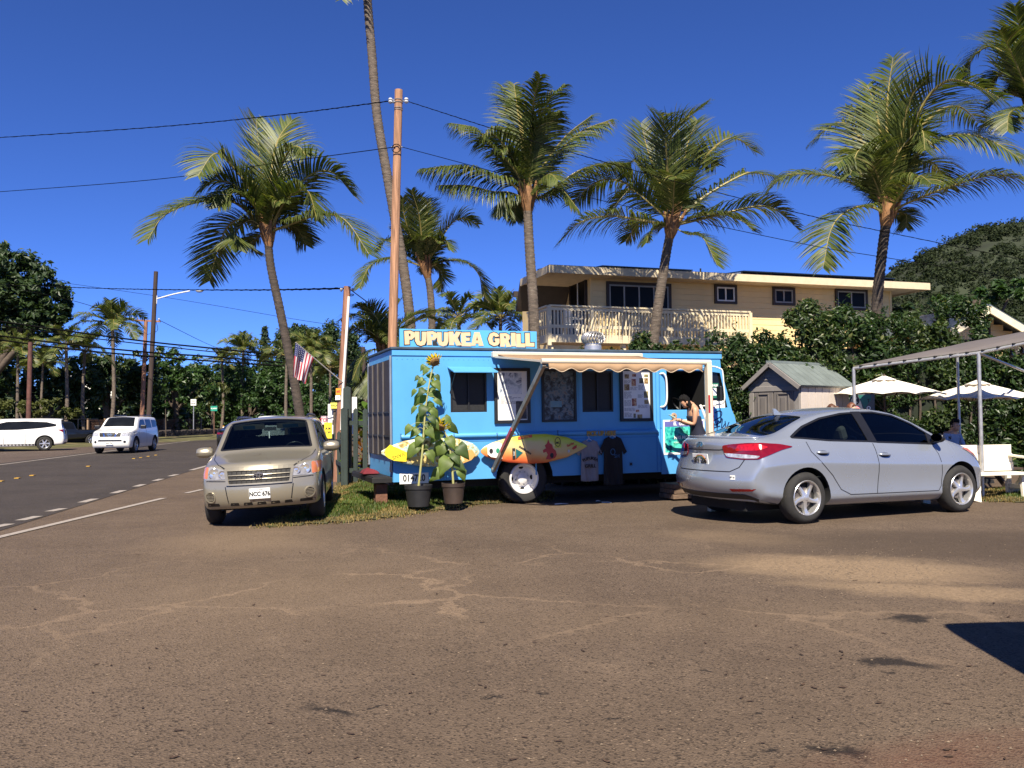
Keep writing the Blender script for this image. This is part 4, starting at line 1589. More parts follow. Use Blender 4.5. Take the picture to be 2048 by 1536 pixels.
# near-side wheel contact line is at local y = -.80
side_n =Vector((math.sin(rz),-math.cos(rz),0))
rear_axle =Vector((pr_.x,pr_.y,0))-side_n *(.80*SC)
loc =rear_axle +Vector((math.cos(rz),math.sin(rz),0))*(1.33*SC)
RAX,FAX,WR =-1.33,1.37,.318
car =Car('parked_sedan','silver blue four-door sedan parked in front of the food truck, rear facing the camera',loc,rz,cage,SILVER,3,[(RAX,.375),(FAX,.375)],WR,hollow=(-1.75,1.22,.42),scale=SC)
dlo_r =roundpoly([(-1.47,1.055),(-1.18,1.185),(-.85,1.285),(-.47,1.345),(-.27,1.355),(-.20,.985),(-.9,1.01),(-1.3,1.045)],.02)
dlo_f =roundpoly([(-.14,1.36),(.10,1.36),(.42,1.315),(.72,1.20),(1.02,1.03),(1.10,.965),(.96,.93),(-.09,.975)],.02)
car.window_cut(dlo_r)
car.window_cut(dlo_f)
# windscreens: outlines seen from above
rwin =roundpoly([(-1.78,-.60),(-1.78,.60),(-1.60,.62),(-1.05,.49),(-1.0,.44),(-1.0,-.44),(-1.05,-.49),(-1.60,-.62)],.06)
fwin =roundpoly([(1.20,-.66),(1.20,.66),(.95,.64),(.58,.52),(.53,.48),(.53,-.48),(.58,-.52),(.95,-.64)],.06)
TOPV =dict(O=(0,0,2),U=(1,0,0),V=(0,1,0),D=(0,0,-1))
car.window_cut(rwin,'z',dmax=1.2,**TOPV)
car.window_cut(fwin,'z',dmax=1.2,**TOPV)
car.finish()
for poly,mt_ in ((dlo_r,GLASS_CLEAR),(dlo_f,GLASS_CLEAR)):
 car.side('side_window',poly,mt_,True,-.006,0)
car.proj('rear_window',rwin,GLASS_DARK,off=-.004,depth=0,**TOPV)
car.proj('windscreen',fwin,GLASS_CLEAR,off=-.004,depth=0,**TOPV)
# black window surrounds and pillar
car.side('pillar_trim',[(-.285,1.37),(-.13,1.372),(-.065,.965),(-.215,.975)],TRIM,True,.003,.01)
for poly in (dlo_r,dlo_f):
 pts =list(poly)+[poly[0]]
 for sg in (-1,1):
  car.seam(pts,sg,.022,name='window_seal')
car.side('mirror_patch',[(.92,1.07),(1.13,.95),(.95,.915),(.88,.93)],TRIM,True,.003,.01)
# shut lines, sill line, handles, mirrors
for sg in (-1,1):
 car.seam([(-.155,.96),(-.14,.60),(-.17,.33)],sg)
 car.seam([(.93,.90),(.965,.80),(1.0,.55),(.98,.38),(.93,.315),(-.17,.325),(-.62,.33),(-.78,.40),(-.92,.58),(-1.10,.74),(-1.24,.88),(-1.27,1.0)],sg)
 for hx,hz in ((-1.06,.865),(-.02,.815)):
  me =patch(car.bvh,ell(hx,hz,.115,.032,14),(0,sg *3,0),(1,0,0),(0,0,1),(0,-sg,0),-.004,.04,0)
  hb =MB()
  loc_,nor,_,_ =car.bvh.ray_cast(Vector((hx,sg *3,hz)),Vector((0,-sg,0)))
  hb.tube(catmull([loc_ +Vector((-.10,-sg *.004,.004)),loc_ +Vector((-.05,sg *.03,.004)),loc_ +Vector((.05,sg *.03,.0)),loc_ +Vector((.10,-sg *.004,-.004))],4),[.012]+[.015]*11+[.011],8)
  hd =hb.build('door_handle',SILVER,car.root,smooth=True)
  car.side('handle_cup',ell(hx,hz -.006,.095,.030,16),TRIM,False,.0012,0,.04,parent=hd,sg=sg)
 mloc,_,_,_ =car.bvh.ray_cast(Vector((.98,sg *3,.93)),Vector((0,-sg,0)))
 mm =MB()
 P =[]
 for i in range(9):
  t =i /8*math.pi
  rr =math.sin(t) ** .5
  P.append([(mloc.x -.04+.075*rr *math.cos(a)*(1 if math.cos(a)>0 else .35),mloc.y +sg *(.09+.095*-math.cos(t)),mloc.z +.08+.062*rr *math.sin(a)) for a in [2*math.pi *k /14 for k in range(15)]])
 mm.grid(P)
 mr_ =mm.build('mirror',TRIM,car.root,smooth=True)
 st_ =MB().bar((mloc.x -.03,mloc.y -sg *.02,mloc.z +.0),(mloc.x -.03,mloc.y +sg *.06,mloc.z +.06),.05,.03)
 st_.build('mirror_stalk',TRIM,mr_)
 MB().prism(ell(0,0,.085,.055,16),0,.006,Matrix(((0,0,1,mloc.x -.072),(1,0,0,mloc.y +sg *.10),(0,1,0,mloc.z +.09),(0,0,0,1)))).build('mirror_glass',GLASS_DARK,mr_)
# rear: lamps, plate recess, emblem, bumper inserts
RV =dict(O=(-4,0,0),U=(0,1,0),V=(0,0,1),D=(1,0,0))
for sg in (-1,1):
 th =R(38)
 D_ =Vector((math.cos(th),-sg *math.sin(th),0))
 U_ =Vector((D_.y,-D_.x,0))*(1 if sg <0 else -1)
 U_ =Vector((-sg *0+math.sin(th)*1,sg *math.cos(th),0))
 base =Vector((-2.08,sg *.74,.885))-D_ *1.5
 # u runs from the plate side outwards and round the corner
 lamp =roundpoly([(-.37,.075),(-.28,.09),(-.05,.11),(.12,.11),(.30,.095),(.44,.06),(.33,.025),(.22,-.03),(.10,-.085),(-.10,-.09),(-.32,-.07)],.03)
 lo =car.proj('tail_lamp',lamp,TAILRED,base,U_,Vector((0,0,1)),D_,.009,.014,.035)
 car.proj('reverse_lamp',roundpoly([(-.34,-.015),(-.05,-.03),(.12,-.045),(.085,-.075),(-.10,-.078),(-.30,-.06)],.015),LAMPCLEAR,base,U_,Vector((0,0,1)),D_,.0125,.003,.04,parent=lo)
 car.proj('lamp_core',roundpoly([(-.20,.015),(.10,.02),(.20,.06),(.06,.10),(-.16,.085)],.03),M('tail_lamp_bright',(.42,.006,.012),.15,var=.3,scale=30,coat=.5),base,U_,Vector((0,0,1)),D_,.0125,.003,.035,parent=lo)
car.proj('bumper_reflector',roundpoly([(-.80,.45),(-.50,.44),(-.52,.405),(-.76,.42)],.01),TAILRED,off=.004,depth=.01,**RV)
car.proj('bumper_reflector',roundpoly([(.74,.455),(.44,.445),(.46,.405),(.70,.425)],.01),TAILRED,off=.004,depth=.01,**RV)
car.proj('bumper_insert',roundpoly([(-.66,.38),(.66,.38),(.78,.32),(.80,.255),(-.80,.255),(-.78,.32)],.03),M('grey_black_plastic',(.022,.022,.023),.6),off=.005,depth=.01,**RV)
# boot lid edge, plate recess outline
for pts in ([(-.70,1.02),(-.66,.86),(-.60,.70),(-.50,.645),(.50,.645),(.60,.70),(.66,.86),(.70,1.02)],[(-.62,.93),(-.3,.905),(.3,.905),(.62,.93)]):
 car.seam(pts,w=.012,**RV)
# lip along the boot lid
lp =[]
for i in range(21):
 y =-.70+1.40*i /20
 loc_,nor,_,_ =car.bvh.ray_cast(Vector((-2.16+.30*(y /.74) ** 2,y,3)),Vector((0,0,-1)))
 if loc_:
  lp.append(loc_ +Vector((-.012,0,.006)))
MB().tube(lp,.016,8).build('boot_lip',SILVER,car.root,smooth=True)
def rear_pt(y,z,off=.004):
 l,n,_,_ =car.bvh.ray_cast(Vector((-4,y,z)),Vector((1,0,0)))
 return l +Vector((-off,0,0))
q =rear_pt(0,.775)
pl_ =MB().box(-.006,.004,-.155,.155,-.078,.078).build('number_plate',M('plate_white',(.72,.72,.68),.4),car.root,(q.x -.008,0,.775),(0,R(-8),0),bevel=.002)
RT =(math.pi /2,0,-math.pi /2)
text('lettering','SFV 206',.095,INK,pl_,(-.0145,0,-.008),RT,.0008,.004,sx=.85)
text('lettering','HAWAII',.03,INK,pl_,(-.008,0,.055),RT,.0006)
text('lettering','ALOHA STATE',.022,INK,pl_,(-.008,0,-.062),RT,.0006)
rb_ =MB()
for k,c_ in enumerate(((.5,.05,.03),(.6,.4,.03),(.05,.3,.1))):
 pts =[(-.0075-.0003*k,(.115-.010*k)*math.cos(a),-.02+(.085-.008*k)*math.sin(a)) for a in [math.pi *i /16 for i in range(17)]]
 MB().tube(pts,.003,4).build('rainbow_arc',M('rainbow_%d' % k,c_,.5),pl_)
q =rear_pt(0,.975)
em =shape('emblem',[ell(0,0,.068,.040,28),ell(0,0,.057,.031,28,rev=True),[(-.042,-.024),(-.022,-.028),(-.010,-.006),(.012,-.002),(.018,-.026),(.032,-.022),(.046,.024),(.026,.028),(.014,.008),(-.008,.004),(-.016,.028),(-.030,.022)]],CHROME,car.root,(q.x -.004,0,.965),RT,.004)
em.rotation_euler =(math.pi /2-.25,0,-math.pi /2)
q =rear_pt(-.56,.58)
MB().box(-.004,.004,-.032,.032,-.027,.027).build('bumper_sticker',M('plate_white'),car.root,(q.x -.002,-.56,.58),(0,0,R(22)))
text('lettering','07 16',.027,INK,car.root,(q.x -.0080,-.562,.58),(math.pi /2,0,-math.pi /2+R(22)),.0006,.001)
# shark fin aerial
l_,_,_,_ =car.bvh.ray_cast(Vector((-.98,0,3)),Vector((0,0,-1)))
MB().prism(roundpoly([(-.08,0),(.09,0),(.02,.03),(-.05,.085),(-.09,.09)],.012),-.014,.014,Matrix.Translation(l_ -Vector((0,0,.008))) @ Matrix.Rotation(math.pi /2,4,'X')).build('roof_aerial',SILVER,car.root,bevel=.004)
# headlamps
for sg in (-1,1):
 hl,=car.side('headlamp',roundpoly([(1.50,.865),(1.72,.85),(1.98,.775),(2.14,.66),(2.05,.585),(1.88,.63),(1.68,.77)],.03),LAMPCLEAR,False,.008,.012,.04,sg=sg)
 car.side('indicator',roundpoly([(1.52,.858),(1.72,.842),(1.90,.79),(1.84,.70),(1.69,.782)],.015),AMBER,False,.0115,.003,.04,parent=hl,sg=sg)
FV =dict(O=(4,0,0),U=(0,1,0),V=(0,0,1),D=(-1,0,0))
car.proj('grille',roundpoly([(-.42,.36),(.42,.36),(.52,.50),(.36,.56),(-.36,.56),(-.52,.50)],.04),TRIM,off=.004,depth=.01,**FV)
# inside: seats, dash, wheel
def seat(parent,x,y,z0=.44,w=.50,back=.62,tilt=.28,head=True,m=None):
 sb =MB().box(-.25,.27,-w /2,w /2,0,.16)
 so =sb.build('seat',m or SEATM,parent,(x,y,z0),bevel=.05)
 MB().box(-.07,.07,-w /2,w /2,0,back).build('seat_back',m or SEATM,so,(-.26,0,.10),(0,-tilt,0),bevel=.05)
 if head:
  MB().box(-.055,.055,-.14,.14,0,.20).build('headrest',m or SEATM,so,(-.26-math.sin(tilt)*(back +.04),0,.10+math.cos(tilt)*(back +.03)),(0,-tilt,0),bevel=.045)
 return so
for y in (-.37,.37):
 seat(car.root,.18,y,.34,back=.56,tilt=.35)
seat(car.root,-.82,0,.36,1.2,.54,.42,head=False)
for y in (-.42,.42):
 MB().box(-.05,.05,-.14,.14,0,.14).build('rear_headrest',SEATM,car.root,(-1.30,y,.98),(0,-.4,0),bevel=.04)
MB().box(.72,1.18,-.74,.74,.70,.93).build('dashboard',SEATM,car.root,bevel=.06)
MB().lathe([(.17,-.012),(.185,0),(.17,.012)],24,Matrix.Translation((.62,.37,.86)) @ Matrix.Rotation(R(-65),4,'Y'),close=True).build('steering_wheel',TRIM,car.root)
WM =wheel_meshes(WR,.205,.215,5,'alloy',.28)
for x in (RAX,FAX):
 for sg in (-1,1):
  put_wheel(car.root,WM,x,sg *.785,WR,sg,True,.45 if x <0 else .2)
MB().box(-2.0,2.0,-.55,.55,.16,.30).build('underbody',DARK,car.root)
sedan =car
# ================================================================= family of tall wagons
def wagon_cage(L0,L1,w,h,hood,cowl,wsx,roofx,rear_lean=.12,gh=.80,box=0.,ftop=.95,fcurve=.25,rcurve=.2,rb=.62):
 """L0 rear end x, L1 front end x, cowl x, wsx windscreen top x"""
 xs =[L0,L0 +.10,L0 +.45,L0 +1.1,(L0 +wsx)/2,wsx -.15,wsx +.12,(wsx +cowl)/2+.05,cowl,cowl +.30,L1 -.42,L1 -.12,L1]
 hw =w /2
 tops =[(L0,h -.10),(L0 +.10,h -.05),(L0 +.45,h -.02),((L0 +wsx)/2,h),(wsx -.15,h -.015),(wsx +.12,h -.07),(cowl,hood +.06),(cowl +.3,hood +.02),(L1 -.42,hood -.05),(L1 -.12,ftop +.02),(L1,ftop -.03)]
 rz_ =[(x,z -(.055 if x <cowl else .045)) for x,z in tops]
 wid =[(L0,hw -.08),(L0 +.1,hw -.03),(L0 +.45,hw),(cowl,hw),(L1 -.42,hw -.02),(L1 -.12,hw -.06),(L1,hw -.10)]
 def W(f,d=0.):
  return [(x,y *f +d) for x,y in wid]
 ry =[(L0,hw *gh -.04),(L0 +.1,hw *gh -.02),(L0 +.5,hw *gh),(wsx,hw *gh),(cowl,hw *.90),(L1 -.42,hw *.90),(L1,hw *.82)]
 by =[(L0,hw -.11),(L0 +.45,hw -.045),(cowl,hw -.04),(L1 -.42,hw -.05),(L1,hw -.14)]
 bz =[(L0,hood +.06),(L0 +1,hood +.03),(cowl,hood -.02),(cowl +.3,hood -.05),(L1 -.42,hood -.12),(L1,ftop -.10)]
 c =Cage(stations(xs,tops,[
  (W(.95),[(L0,.34),(-1,.26),(1,.24),(L1,.28)]),
  (W(1.,-.005),[(L0,.42),(-1,.34),(1,.32),(L1,.36)]),
  (W(1.,.005),[(L0,.60),(0,.56),(L1,.52)]),
  (W(1.,.008),[(L0,.74),(0,.72),(L1,.64)]),
  (W(1.,-.012),[(L0,hood -.10),(0,hood -.12),(cowl,hood -.14),(L1,ftop -.18)]),
  (by,bz),(ry,rz_)]),rear=[.06,.0,-.03,-.01,.02,.05,.05+rear_lean],front=[-.08,.0,.03,.02,-.01,-.03,-.07],rcurve=rcurve,fcurve=fcurve,vfr=(0,.5,.90))
 return c
# ---- gold SUV in the foreground
GOLD =paint('gold_beige_paint',(.31,.278,.208),.5,.30,dust=((.16,.13,.09),.62,3.5))
cg =wagon_cage(-2.28,2.32,1.83,1.69,1.06,1.22,.55,0,gh=.775,ftop=.96,fcurve=.24)
cg.crease ={1:.4,4:.45}
p0 =G(434,1047)
fw =Vector((.16,-1,0)).normalized()
lf =Vector((-fw.y,fw.x,0))
rz =math.atan2(fw.y,fw.x)
FA,RA,WR =1.42,-1.30,.36
org =Vector((p0.x,p0.y,0))+(lf *.785-fw *FA)*.91
gs =Car('parked_suv','dusty gold SUV parked half on the grass beside the road, front facing the camera',(org.x,org.y,.034),rz,cg,GOLD,2,[(FA,.43),(RA,.43)],WR,hollow=(-2.1,1.15,.5),scale=.91)
gs.root.rotation_euler =(R(2.5),0,rz)
TOPV =dict(O=(0,0,2.5),U=(1,0,0),V=(0,1,0),D=(0,0,-1))
fwin =roundpoly([(1.17,-.72),(1.20,-.4),(1.205,0),(1.20,.4),(1.17,.72),(.62,.60),(.60,.3),(.595,0),(.60,-.3),(.62,-.60)][::-1],.03)
gs.window_cut(fwin,'z',dmax=1.4,**TOPV)
side_w =[roundpoly([(.98,1.10),(.62,1.42),(.40,1.53),(-.10,1.55),(-.10,1.10)],.03),roundpoly([(-.20,1.10),(-.20,1.55),(-.98,1.55),(-1.05,1.12)],.03),roundpoly([(-1.15,1.13),(-1.08,1.54),(-1.85,1.50),(-1.98,1.20)],.03)]
for p_ in side_w:
 gs.window_cut(p_)
RVW =dict(O=(-4,0,0),U=(0,1,0),V=(0,0,1),D=(1,0,0))
rw_ =roundpoly([(-.62,1.15),(.62,1.15),(.54,1.52),(-.54,1.52)],.04)
gs.window_cut(rw_,'x',dmax=2.6,**RVW)
gs.finish()
gs.proj('windscreen',fwin,glassmat('windscreen_glass',(.55,.66,.68)),off=-.004,depth=0,**TOPV)
for p_ in side_w:
 gs.side('side_window',p_,GLASS_DARK,True,-.006,0)
gs.proj('rear_window',rw_,GLASS_DARK,off=-.004,depth=0,**RVW)
gs.seam(list(fwin)+[fwin[0]],w=.035,name='windscreen_seal',**TOPV)
for p_ in side_w:
 gs.seam(list(p_)+[p_[0]],1,.03,name='window_seal')
# bonnet edges
for sg in (-1,1):
 gs.seam([(1.25,sg *.79),(1.6,sg *.755),(2.05,sg *.62),(2.16,sg *.50)],w=.012,name='bonnet_line',**TOPV)
 gs.seam([(1.02,1.06),(1.05,.7),(1.0,.36),(-.1,.36),(-.15,.36)],sg)
 gs.seam([(-.15,1.08),(-.15,.36)],sg)
 gs.seam([(-.15,.36),(-.85,.36),(-1.0,.72),(-1.08,1.08)],sg)
 gs.side('side_moulding',[(.98,.52),(.98,.64),(-.95,.64),(-.9,.52)],M('moulding_grey_gold',(.16,.14,.11),.5),False,.012,.02,.1,sg=sg)
 for hx in (.02,-.95):
  l_,_,_,_ =gs.bvh.ray_cast(Vector((hx,sg *3,.95)),Vector((0,-sg,0)))
  MB().tube(catmull([l_ +Vector((-.09,0,0)),l_ +Vector((-.05,sg *.03,0)),l_ +Vector((.05,sg *.03,0)),l_ +Vector((.09,0,0))],4),.015,7).build('door_handle',GOLD,gs.root,smooth=True)
 # mirrors
 l_,_,_,_ =gs.bvh.ray_cast(Vector((.88,sg *3,1.02)),Vector((0,-sg,0)))
 P =[]
 for i in range(9):
  t =i /8*math.pi
  rr =max(.02,math.sin(t)) ** .4
  P.append([(l_.x +.085*rr *math.cos(a)*(1 if math.cos(a)>0 else .3),l_.y +sg *(.15-.135*math.cos(t)),l_.z +.10+.09*rr *math.sin(a)) for a in [2*math.pi *k /14 for k in range(15)]])
 mr_ =MB().grid(P).build('mirror',GOLD,gs.root,smooth=True)
 MB().bar((l_.x,l_.y -sg *.02,l_.z),(l_.x,l_.y +sg *.09,l_.z +.05),.07,.04).build('mirror_stalk',GOLD,mr_)
 # roof rails
 rl =[]
 for i in range(9):
  x =.25-2.15*i /8
  h_,_,_,_ =gs.bvh.ray_cast(Vector((x,sg *.60,3)),Vector((0,0,-1)))
  rl.append(h_ +Vector((0,0,.040 if 0<i <8 else .0)))
 MB().tube(catmull(rl,3),.022,7).build('roof_rail',TRIM,gs.root,smooth=True)
 # head lamps wrapping the corner
FV =dict(O=(4,0,0),U=(0,1,0),V=(0,0,1),D=(-1,0,0))
for sg in (-1,1):
 lamp =[(sg *.47,.735),(sg *.46,.80),(sg *.55,.885),(sg *.72,.925),(sg *.895,.93),(sg *.90,.75),(sg *.74,.725)]
 hl =gs.proj('headlamp',roundpoly(lamp,.03),M('lamp_bowl',(.42,.40,.36),.12,.5,var=.3,scale=12,coat=1.),off=.006,depth=.012,step=.04,**FV)
 gs.proj('indicator',roundpoly([(sg *.775,.745),(sg *.765,.92),(sg *.893,.922),(sg *.896,.76)],.02),M('lamp_orange_lens',(.50,.16,.07),.15,var=.15,coat=.8),off=.009,depth=.004,step=.04,parent=hl,**FV)
 for yy,r_ in ((.675,.082),(.545,.062)):
  l_,n_,_,_ =gs.bvh.ray_cast(Vector((4,sg *yy,.825 if yy >.6 else .81)),Vector((-1,0,0)))
  T_ =Matrix.Translation(l_ +Vector((.004,0,0))) @ Matrix.Rotation(math.pi /2,4,'Y')
  MB().lathe([(r_,.0),(r_,.012),(r_ *.9,.016),(r_ *.55,.004),(.0001,.012)],24,T_).build('lamp_reflector',M('reflector_bright',(.75,.74,.70),.08,.8),hl,smooth=40)
 l_,n_,_,_ =gs.bvh.ray_cast(Vector((4,sg *.735,.47)),Vector((-1,0,0)))
 nn =(n_ if n_.x >0 else -n_)
 T_ =Matrix.Translation(l_) @ nn.to_track_quat('Z','Y').to_matrix().to_4x4()
 fg =MB().lathe([(.088,-.01),(.088,.012),(.072,.014),(.066,-.004)],28,T_).build('fog_lamp',GOLD,gs.root,smooth=40)
 MB().lathe([(.067,.0),(.0001,.004)],24,T_).build('fog_lens',M('fog_lens',(.10,.085,.06),.2,.3),fg)
 bm_ =MB()
 for k in range(5):
  z =-.045+.0225*k
  hw_ =math.sqrt(max(0,.064 ** 2-z *z))
  bm_.box(-hw_,hw_,z -.005,z +.005,.004,.012,0,T_)
 bm_.build('fog_bars',GOLD,fg)
# grille
gr =gs.proj('grille',roundpoly([(-.44,.655),(.44,.655),(.47,.86),(-.47,.86)],.03),M('grille_dark',(.008,.007,.006),.6),off=.004,depth=.01,step=.05,**FV)
def fx(y,z):
 l_,_,_,_ =gs.bvh.ray_cast(Vector((4,y,z)),Vector((-1,0,0)))
 return l_.x
for z0,z1,hw_ in ((.635,.664,.475),(.714,.732,.45),(.778,.796,.455),(.850,.905,.50)):
 P =[]
 for i in range(15):
  y =-hw_ +2*hw_ *i /14
  P.append([(fx(y,z0)-.01,y,z0),(fx(y,z0)+.022,y,z0 +.004),(fx(y,z1)+.022,y,z1 -.004),(fx(y,z1)-.01,y,z1)])
 MB().grid(P).build('grille_bar',GOLD,gr)
for sg in (-1,1):
 P =[]
 for i in range(6):
  z =.64+.25*i /5
  y0,y1 =sg *(.445+.03*i /5),sg *(.485+.03*i /5)
  P.append([(fx(y0,z)-.01,y0,z),(fx(y0,z)+.024,y0,z),(fx(y1,z)+.024,y1,z),(fx(y1,z)-.01,y1,z)])
 MB().grid(P).build('grille_surround',GOLD,gr)
gd =MB()
for zc in (.69,.757,.822):
 for i in range(12):
  y =-.40+.80*i /11
  gd.box(fx(y,zc)+.004,fx(y,zc)+.014,y -.005,y +.005,zc -.022,zc +.022)
gd.build('grille_fins',M('grille_fin_gold',(.018,.015,.012),.5),gr)['kind']='stuff'
x_ =fx(0,.77)+.028
shape('emblem',[ell(0,0,.080,.054,28),ell(0,0,.068,.044,28,rev=True)],CHROME,gr,(x_,0,.765),(math.pi /2,0,math.pi /2),.006)
shape('emblem',[ell(0,0,.026,.050,20),ell(0,0,.017,.041,20,rev=True)],CHROME,gr,(x_ +.002,0,.765),(math.pi /2,0,math.pi /2),.006)
shape('emblem',[ell(0,.02,.060,.024,24),ell(0,.02,.051,.016,24,rev=True)],CHROME,gr,(x_ +.004,0,.765),(math.pi /2,0,math.pi /2),.006)
# bumper joints, lower openings, plate
for pts in ([(-.90,.715),(-.48,.70),(-.47,.625),(.47,.625),(.48,.70),(.90,.715)],[(-.50,.62),(-.46,.36)],[(.50,.62),(.46,.36)]):
 gs.seam(pts,w=.014,name='bumper_line',**FV)
for y0,y1 in ((-.86,-.60),(-.44,-.30),(-.24,-.10),(-.04,.10),(.16,.30),(.36,.48),(.58,.88)):
 gs.proj('bumper_opening',roundpoly([(y0,.325),(y1,.325),(y1 -.01,.372),(y0 +.01,.372)],.01),TRIM,off=.002,depth=.01,step=.05,**FV)
x_ =fx(0,.48)
gp =MB().box(-.004,.008,-.155,.155,-.078,.078).build('number_plate',M('plate_white'),gs.root,(x_ +.006,.01,.50),bevel=.004)
RF =(math.pi /2,0,math.pi /2)
text('lettering','NCC 676',.09,INK,gp,(.010,0,-.008),RF,.0008,.004,sx=.85)
text('lettering','HAWAII',.03,INK,gp,(.010,0,.055),RF,.0006)
# cabin
for y in (-.40,.40):
 seat(gs.root,.02,y,.62,back=.62,tilt=.25)
seat(gs.root,-1.0,0,.64,1.3,.6,.3,head=False)
DASH =M('dash_grey',(.06,.06,.06),.7)
MB().box(.62,1.10,-.76,.76,.80,1.055).build('dashboard',DASH,gs.root,bevel=.08)
MB().lathe([(.185,-.014),(.20,0),(.185,.014)],26,Matrix.Translation((.52,.40,1.04)) @ Matrix.Rotation(R(-68),4,'Y'),close=True).build('steering_wheel',TRIM,gs.root,smooth=True)
for y in (-.36,.36):
 v_ =MB().box(-.01,.012,-.26,.26,-.14,0).build('sun_visor',M('visor_cream',(.42,.40,.33),.8),gs.root,(.53,y,1.555),(0,R(50),0),bevel=.02)
 MB().box(.0125,.015,-.10 if y <0 else -.16,.10,-.12,-.03).build('visor_label',M('label_blue',(.05,.16,.30),.5),v_)
MB().box(.55,.58,-.10,.10,1.43,1.49).build('inner_mirror',TRIM,gs.root)
MB().box(.80,1.0,-.30,.02,1.06,1.064).build('dashboard_paper',PAPER,gs.root)
MB().tube([(.565,-.02,1.44),(.565,-.02,1.30)],.008,5).build('hanging_charm',PAPER,gs.root)
WMS =wheel_meshes(WR,.225,.215,5,'alloy',.1)
for x in (FA,RA):
 for sg in (-1,1):
  put_wheel(gs.root,WMS,x,sg *.79,WR,sg,x == FA)
MB().box(-2.0,1.9,-.6,.6,.24,.40).build('underbody',DARK,gs.root)
for sg in (-1,1):
 MB().tube([(1.2,sg *.3,1.085),(1.14,sg *.1+.15,1.10),(1.08,sg *.1-.35,1.13)],.01,5).build('wiper',TRIM,gs.root)
# ---- cars on and beyond the road (small in the picture)
def simple_wagon(name,label,loc,fwd,cage,mat,FA,RA,wr,track,wins,fw=None,rw=None,detail=True):
 rz =math.atan2(fwd[1],fwd[0])
 c =Car(name,label,loc,rz,cage,mat,2,[(FA,wr +.07),(RA,wr +.07)],wr)
 c.finish()
 for p_ in wins:
  c.side('side_window',p_,PANE,True,.004,0)
 if fw:
  c.proj('windscreen',fw,PANE,off=.004,depth=0,O=(0,0,2.5),U=(1,0,0),V=(0,1,0),D=(0,0,-1))
 if rw:
  c.proj('rear_window',rw,PANE,off=.004,depth=0,O=(-4,0,0),U=(0,1,0),V=(0,0,1),D=(1,0,0))
 wm =wheel_meshes(wr,.24,wr *.64,6,'plain',.0)
 for x in (FA,RA):
  for sg in (-1,1):
   put_wheel(c.root,wm,x,sg *track /2,wr,sg,detail)
 MB().box(RA -.5,FA +.4,-.6,.6,.26,.42).build('underbody',DARK,c.root)
 return c
CARWHITE =paint('white_car_paint',(.72,.71,.68),0.,.3)
# white SUV driving towards the camera
q =G(233,906.5)
f_ =Vector((.10,-.995,0))
cgp =wagon_cage(-2.37,2.37,1.85,1.79,1.16,1.25,.62,0,rear_lean=.05,gh=.82,ftop=1.06,fcurve=.16)
pw =[roundpoly([(.98,1.20),(.66,1.52),(.5,1.60),(-.05,1.62),(-.05,1.20)],.03),roundpoly([(-.17,1.20),(-.17,1.62),(-1.0,1.62),(-1.0,1.20)],.03),roundpoly([(-1.12,1.22),(-1.12,1.60),(-1.95,1.58),(-2.05,1.26)],.03)]
pf =simple_wagon('white_suv','white SUV driving along the road, front toward the camera',(q.x -f_.x *1.42,q.y -f_.y *1.42,.006),f_,cgp,CARWHITE,1.42,-1.42,.38,1.58,pw,fwin)
for sg in (-1,1):
 pf.proj('headlamp',roundpoly([(sg *.52,.84),(sg *.54,1.0),(sg *.90,1.03),(sg *.91,.82)],.02),LAMPCLEAR,off=.006,depth=.01,step=.06,**FV)
 pf.proj('fog_lamp',ell(sg *.66,.56,.06,.06,12),TRIM,off=.005,depth=.008,**FV)
 mmm =MB().box(.82,.98,sg *.95,sg *1.20,1.16,1.34).build('mirror',TRIM,pf.root,bevel=.03)
 pf.seam([(.98,1.18),(.98,.45)],sg,.02)
 pf.seam([(-.11,1.18),(-.11,.45)],sg,.02)
 MB().tube([(.2,sg *.60,1.76),(.1,sg *.60,1.82),(-1.7,sg *.60,1.83),(-1.8,sg *.60,1.76)],.022,6).build('roof_rail',TRIM,pf.root)
g_ =pf.proj('grille',roundpoly([(-.46,.80),(.46,.80),(.50,.99),(-.50,.99)],.02),M('grille_dark'),off=.006,depth=.01,**FV)
for sg in (-1,1):
 pf.proj('grille_bar',[(sg *.20,.80),(sg *.27,.80),(sg *.34,.99),(sg *.27,.99)],CHROME,off=.012,depth=.01,parent=g_,**FV)
l_,_,_,_ =pf.bvh.ray_cast(Vector((4,0,.9)),Vector((-1,0,0)))
shape('emblem',[ell(0,0,.09,.09,20),ell(0,0,.07,.07,20,rev=True),[(-.12,-.02),(.12,-.02),(.12,.02),(-.12,.02)]],CHROME,g_,(l_.x +.02,0,.90),(math.pi /2,0,math.pi /2),.008)
pf.proj('lower_grille',roundpoly([(-.55,.58),(.55,.58),(.52,.66),(-.52,.66)],.02),TRIM,off=.005,depth=.01,**FV)
l_,_,_,_ =pf.bvh.ray_cast(Vector((4,0,.52)),Vector((-1,0,0)))
pp_ =MB().box(-.01,.01,-.16,.16,-.075,.075).build('number_plate',M('plate_white'),pf.root,(l_.x +.01,0,.50))
text('lettering','MSZ 706',.09,INK,pp_,(.012,0,0),RF,.0008,.002,sx=.85)
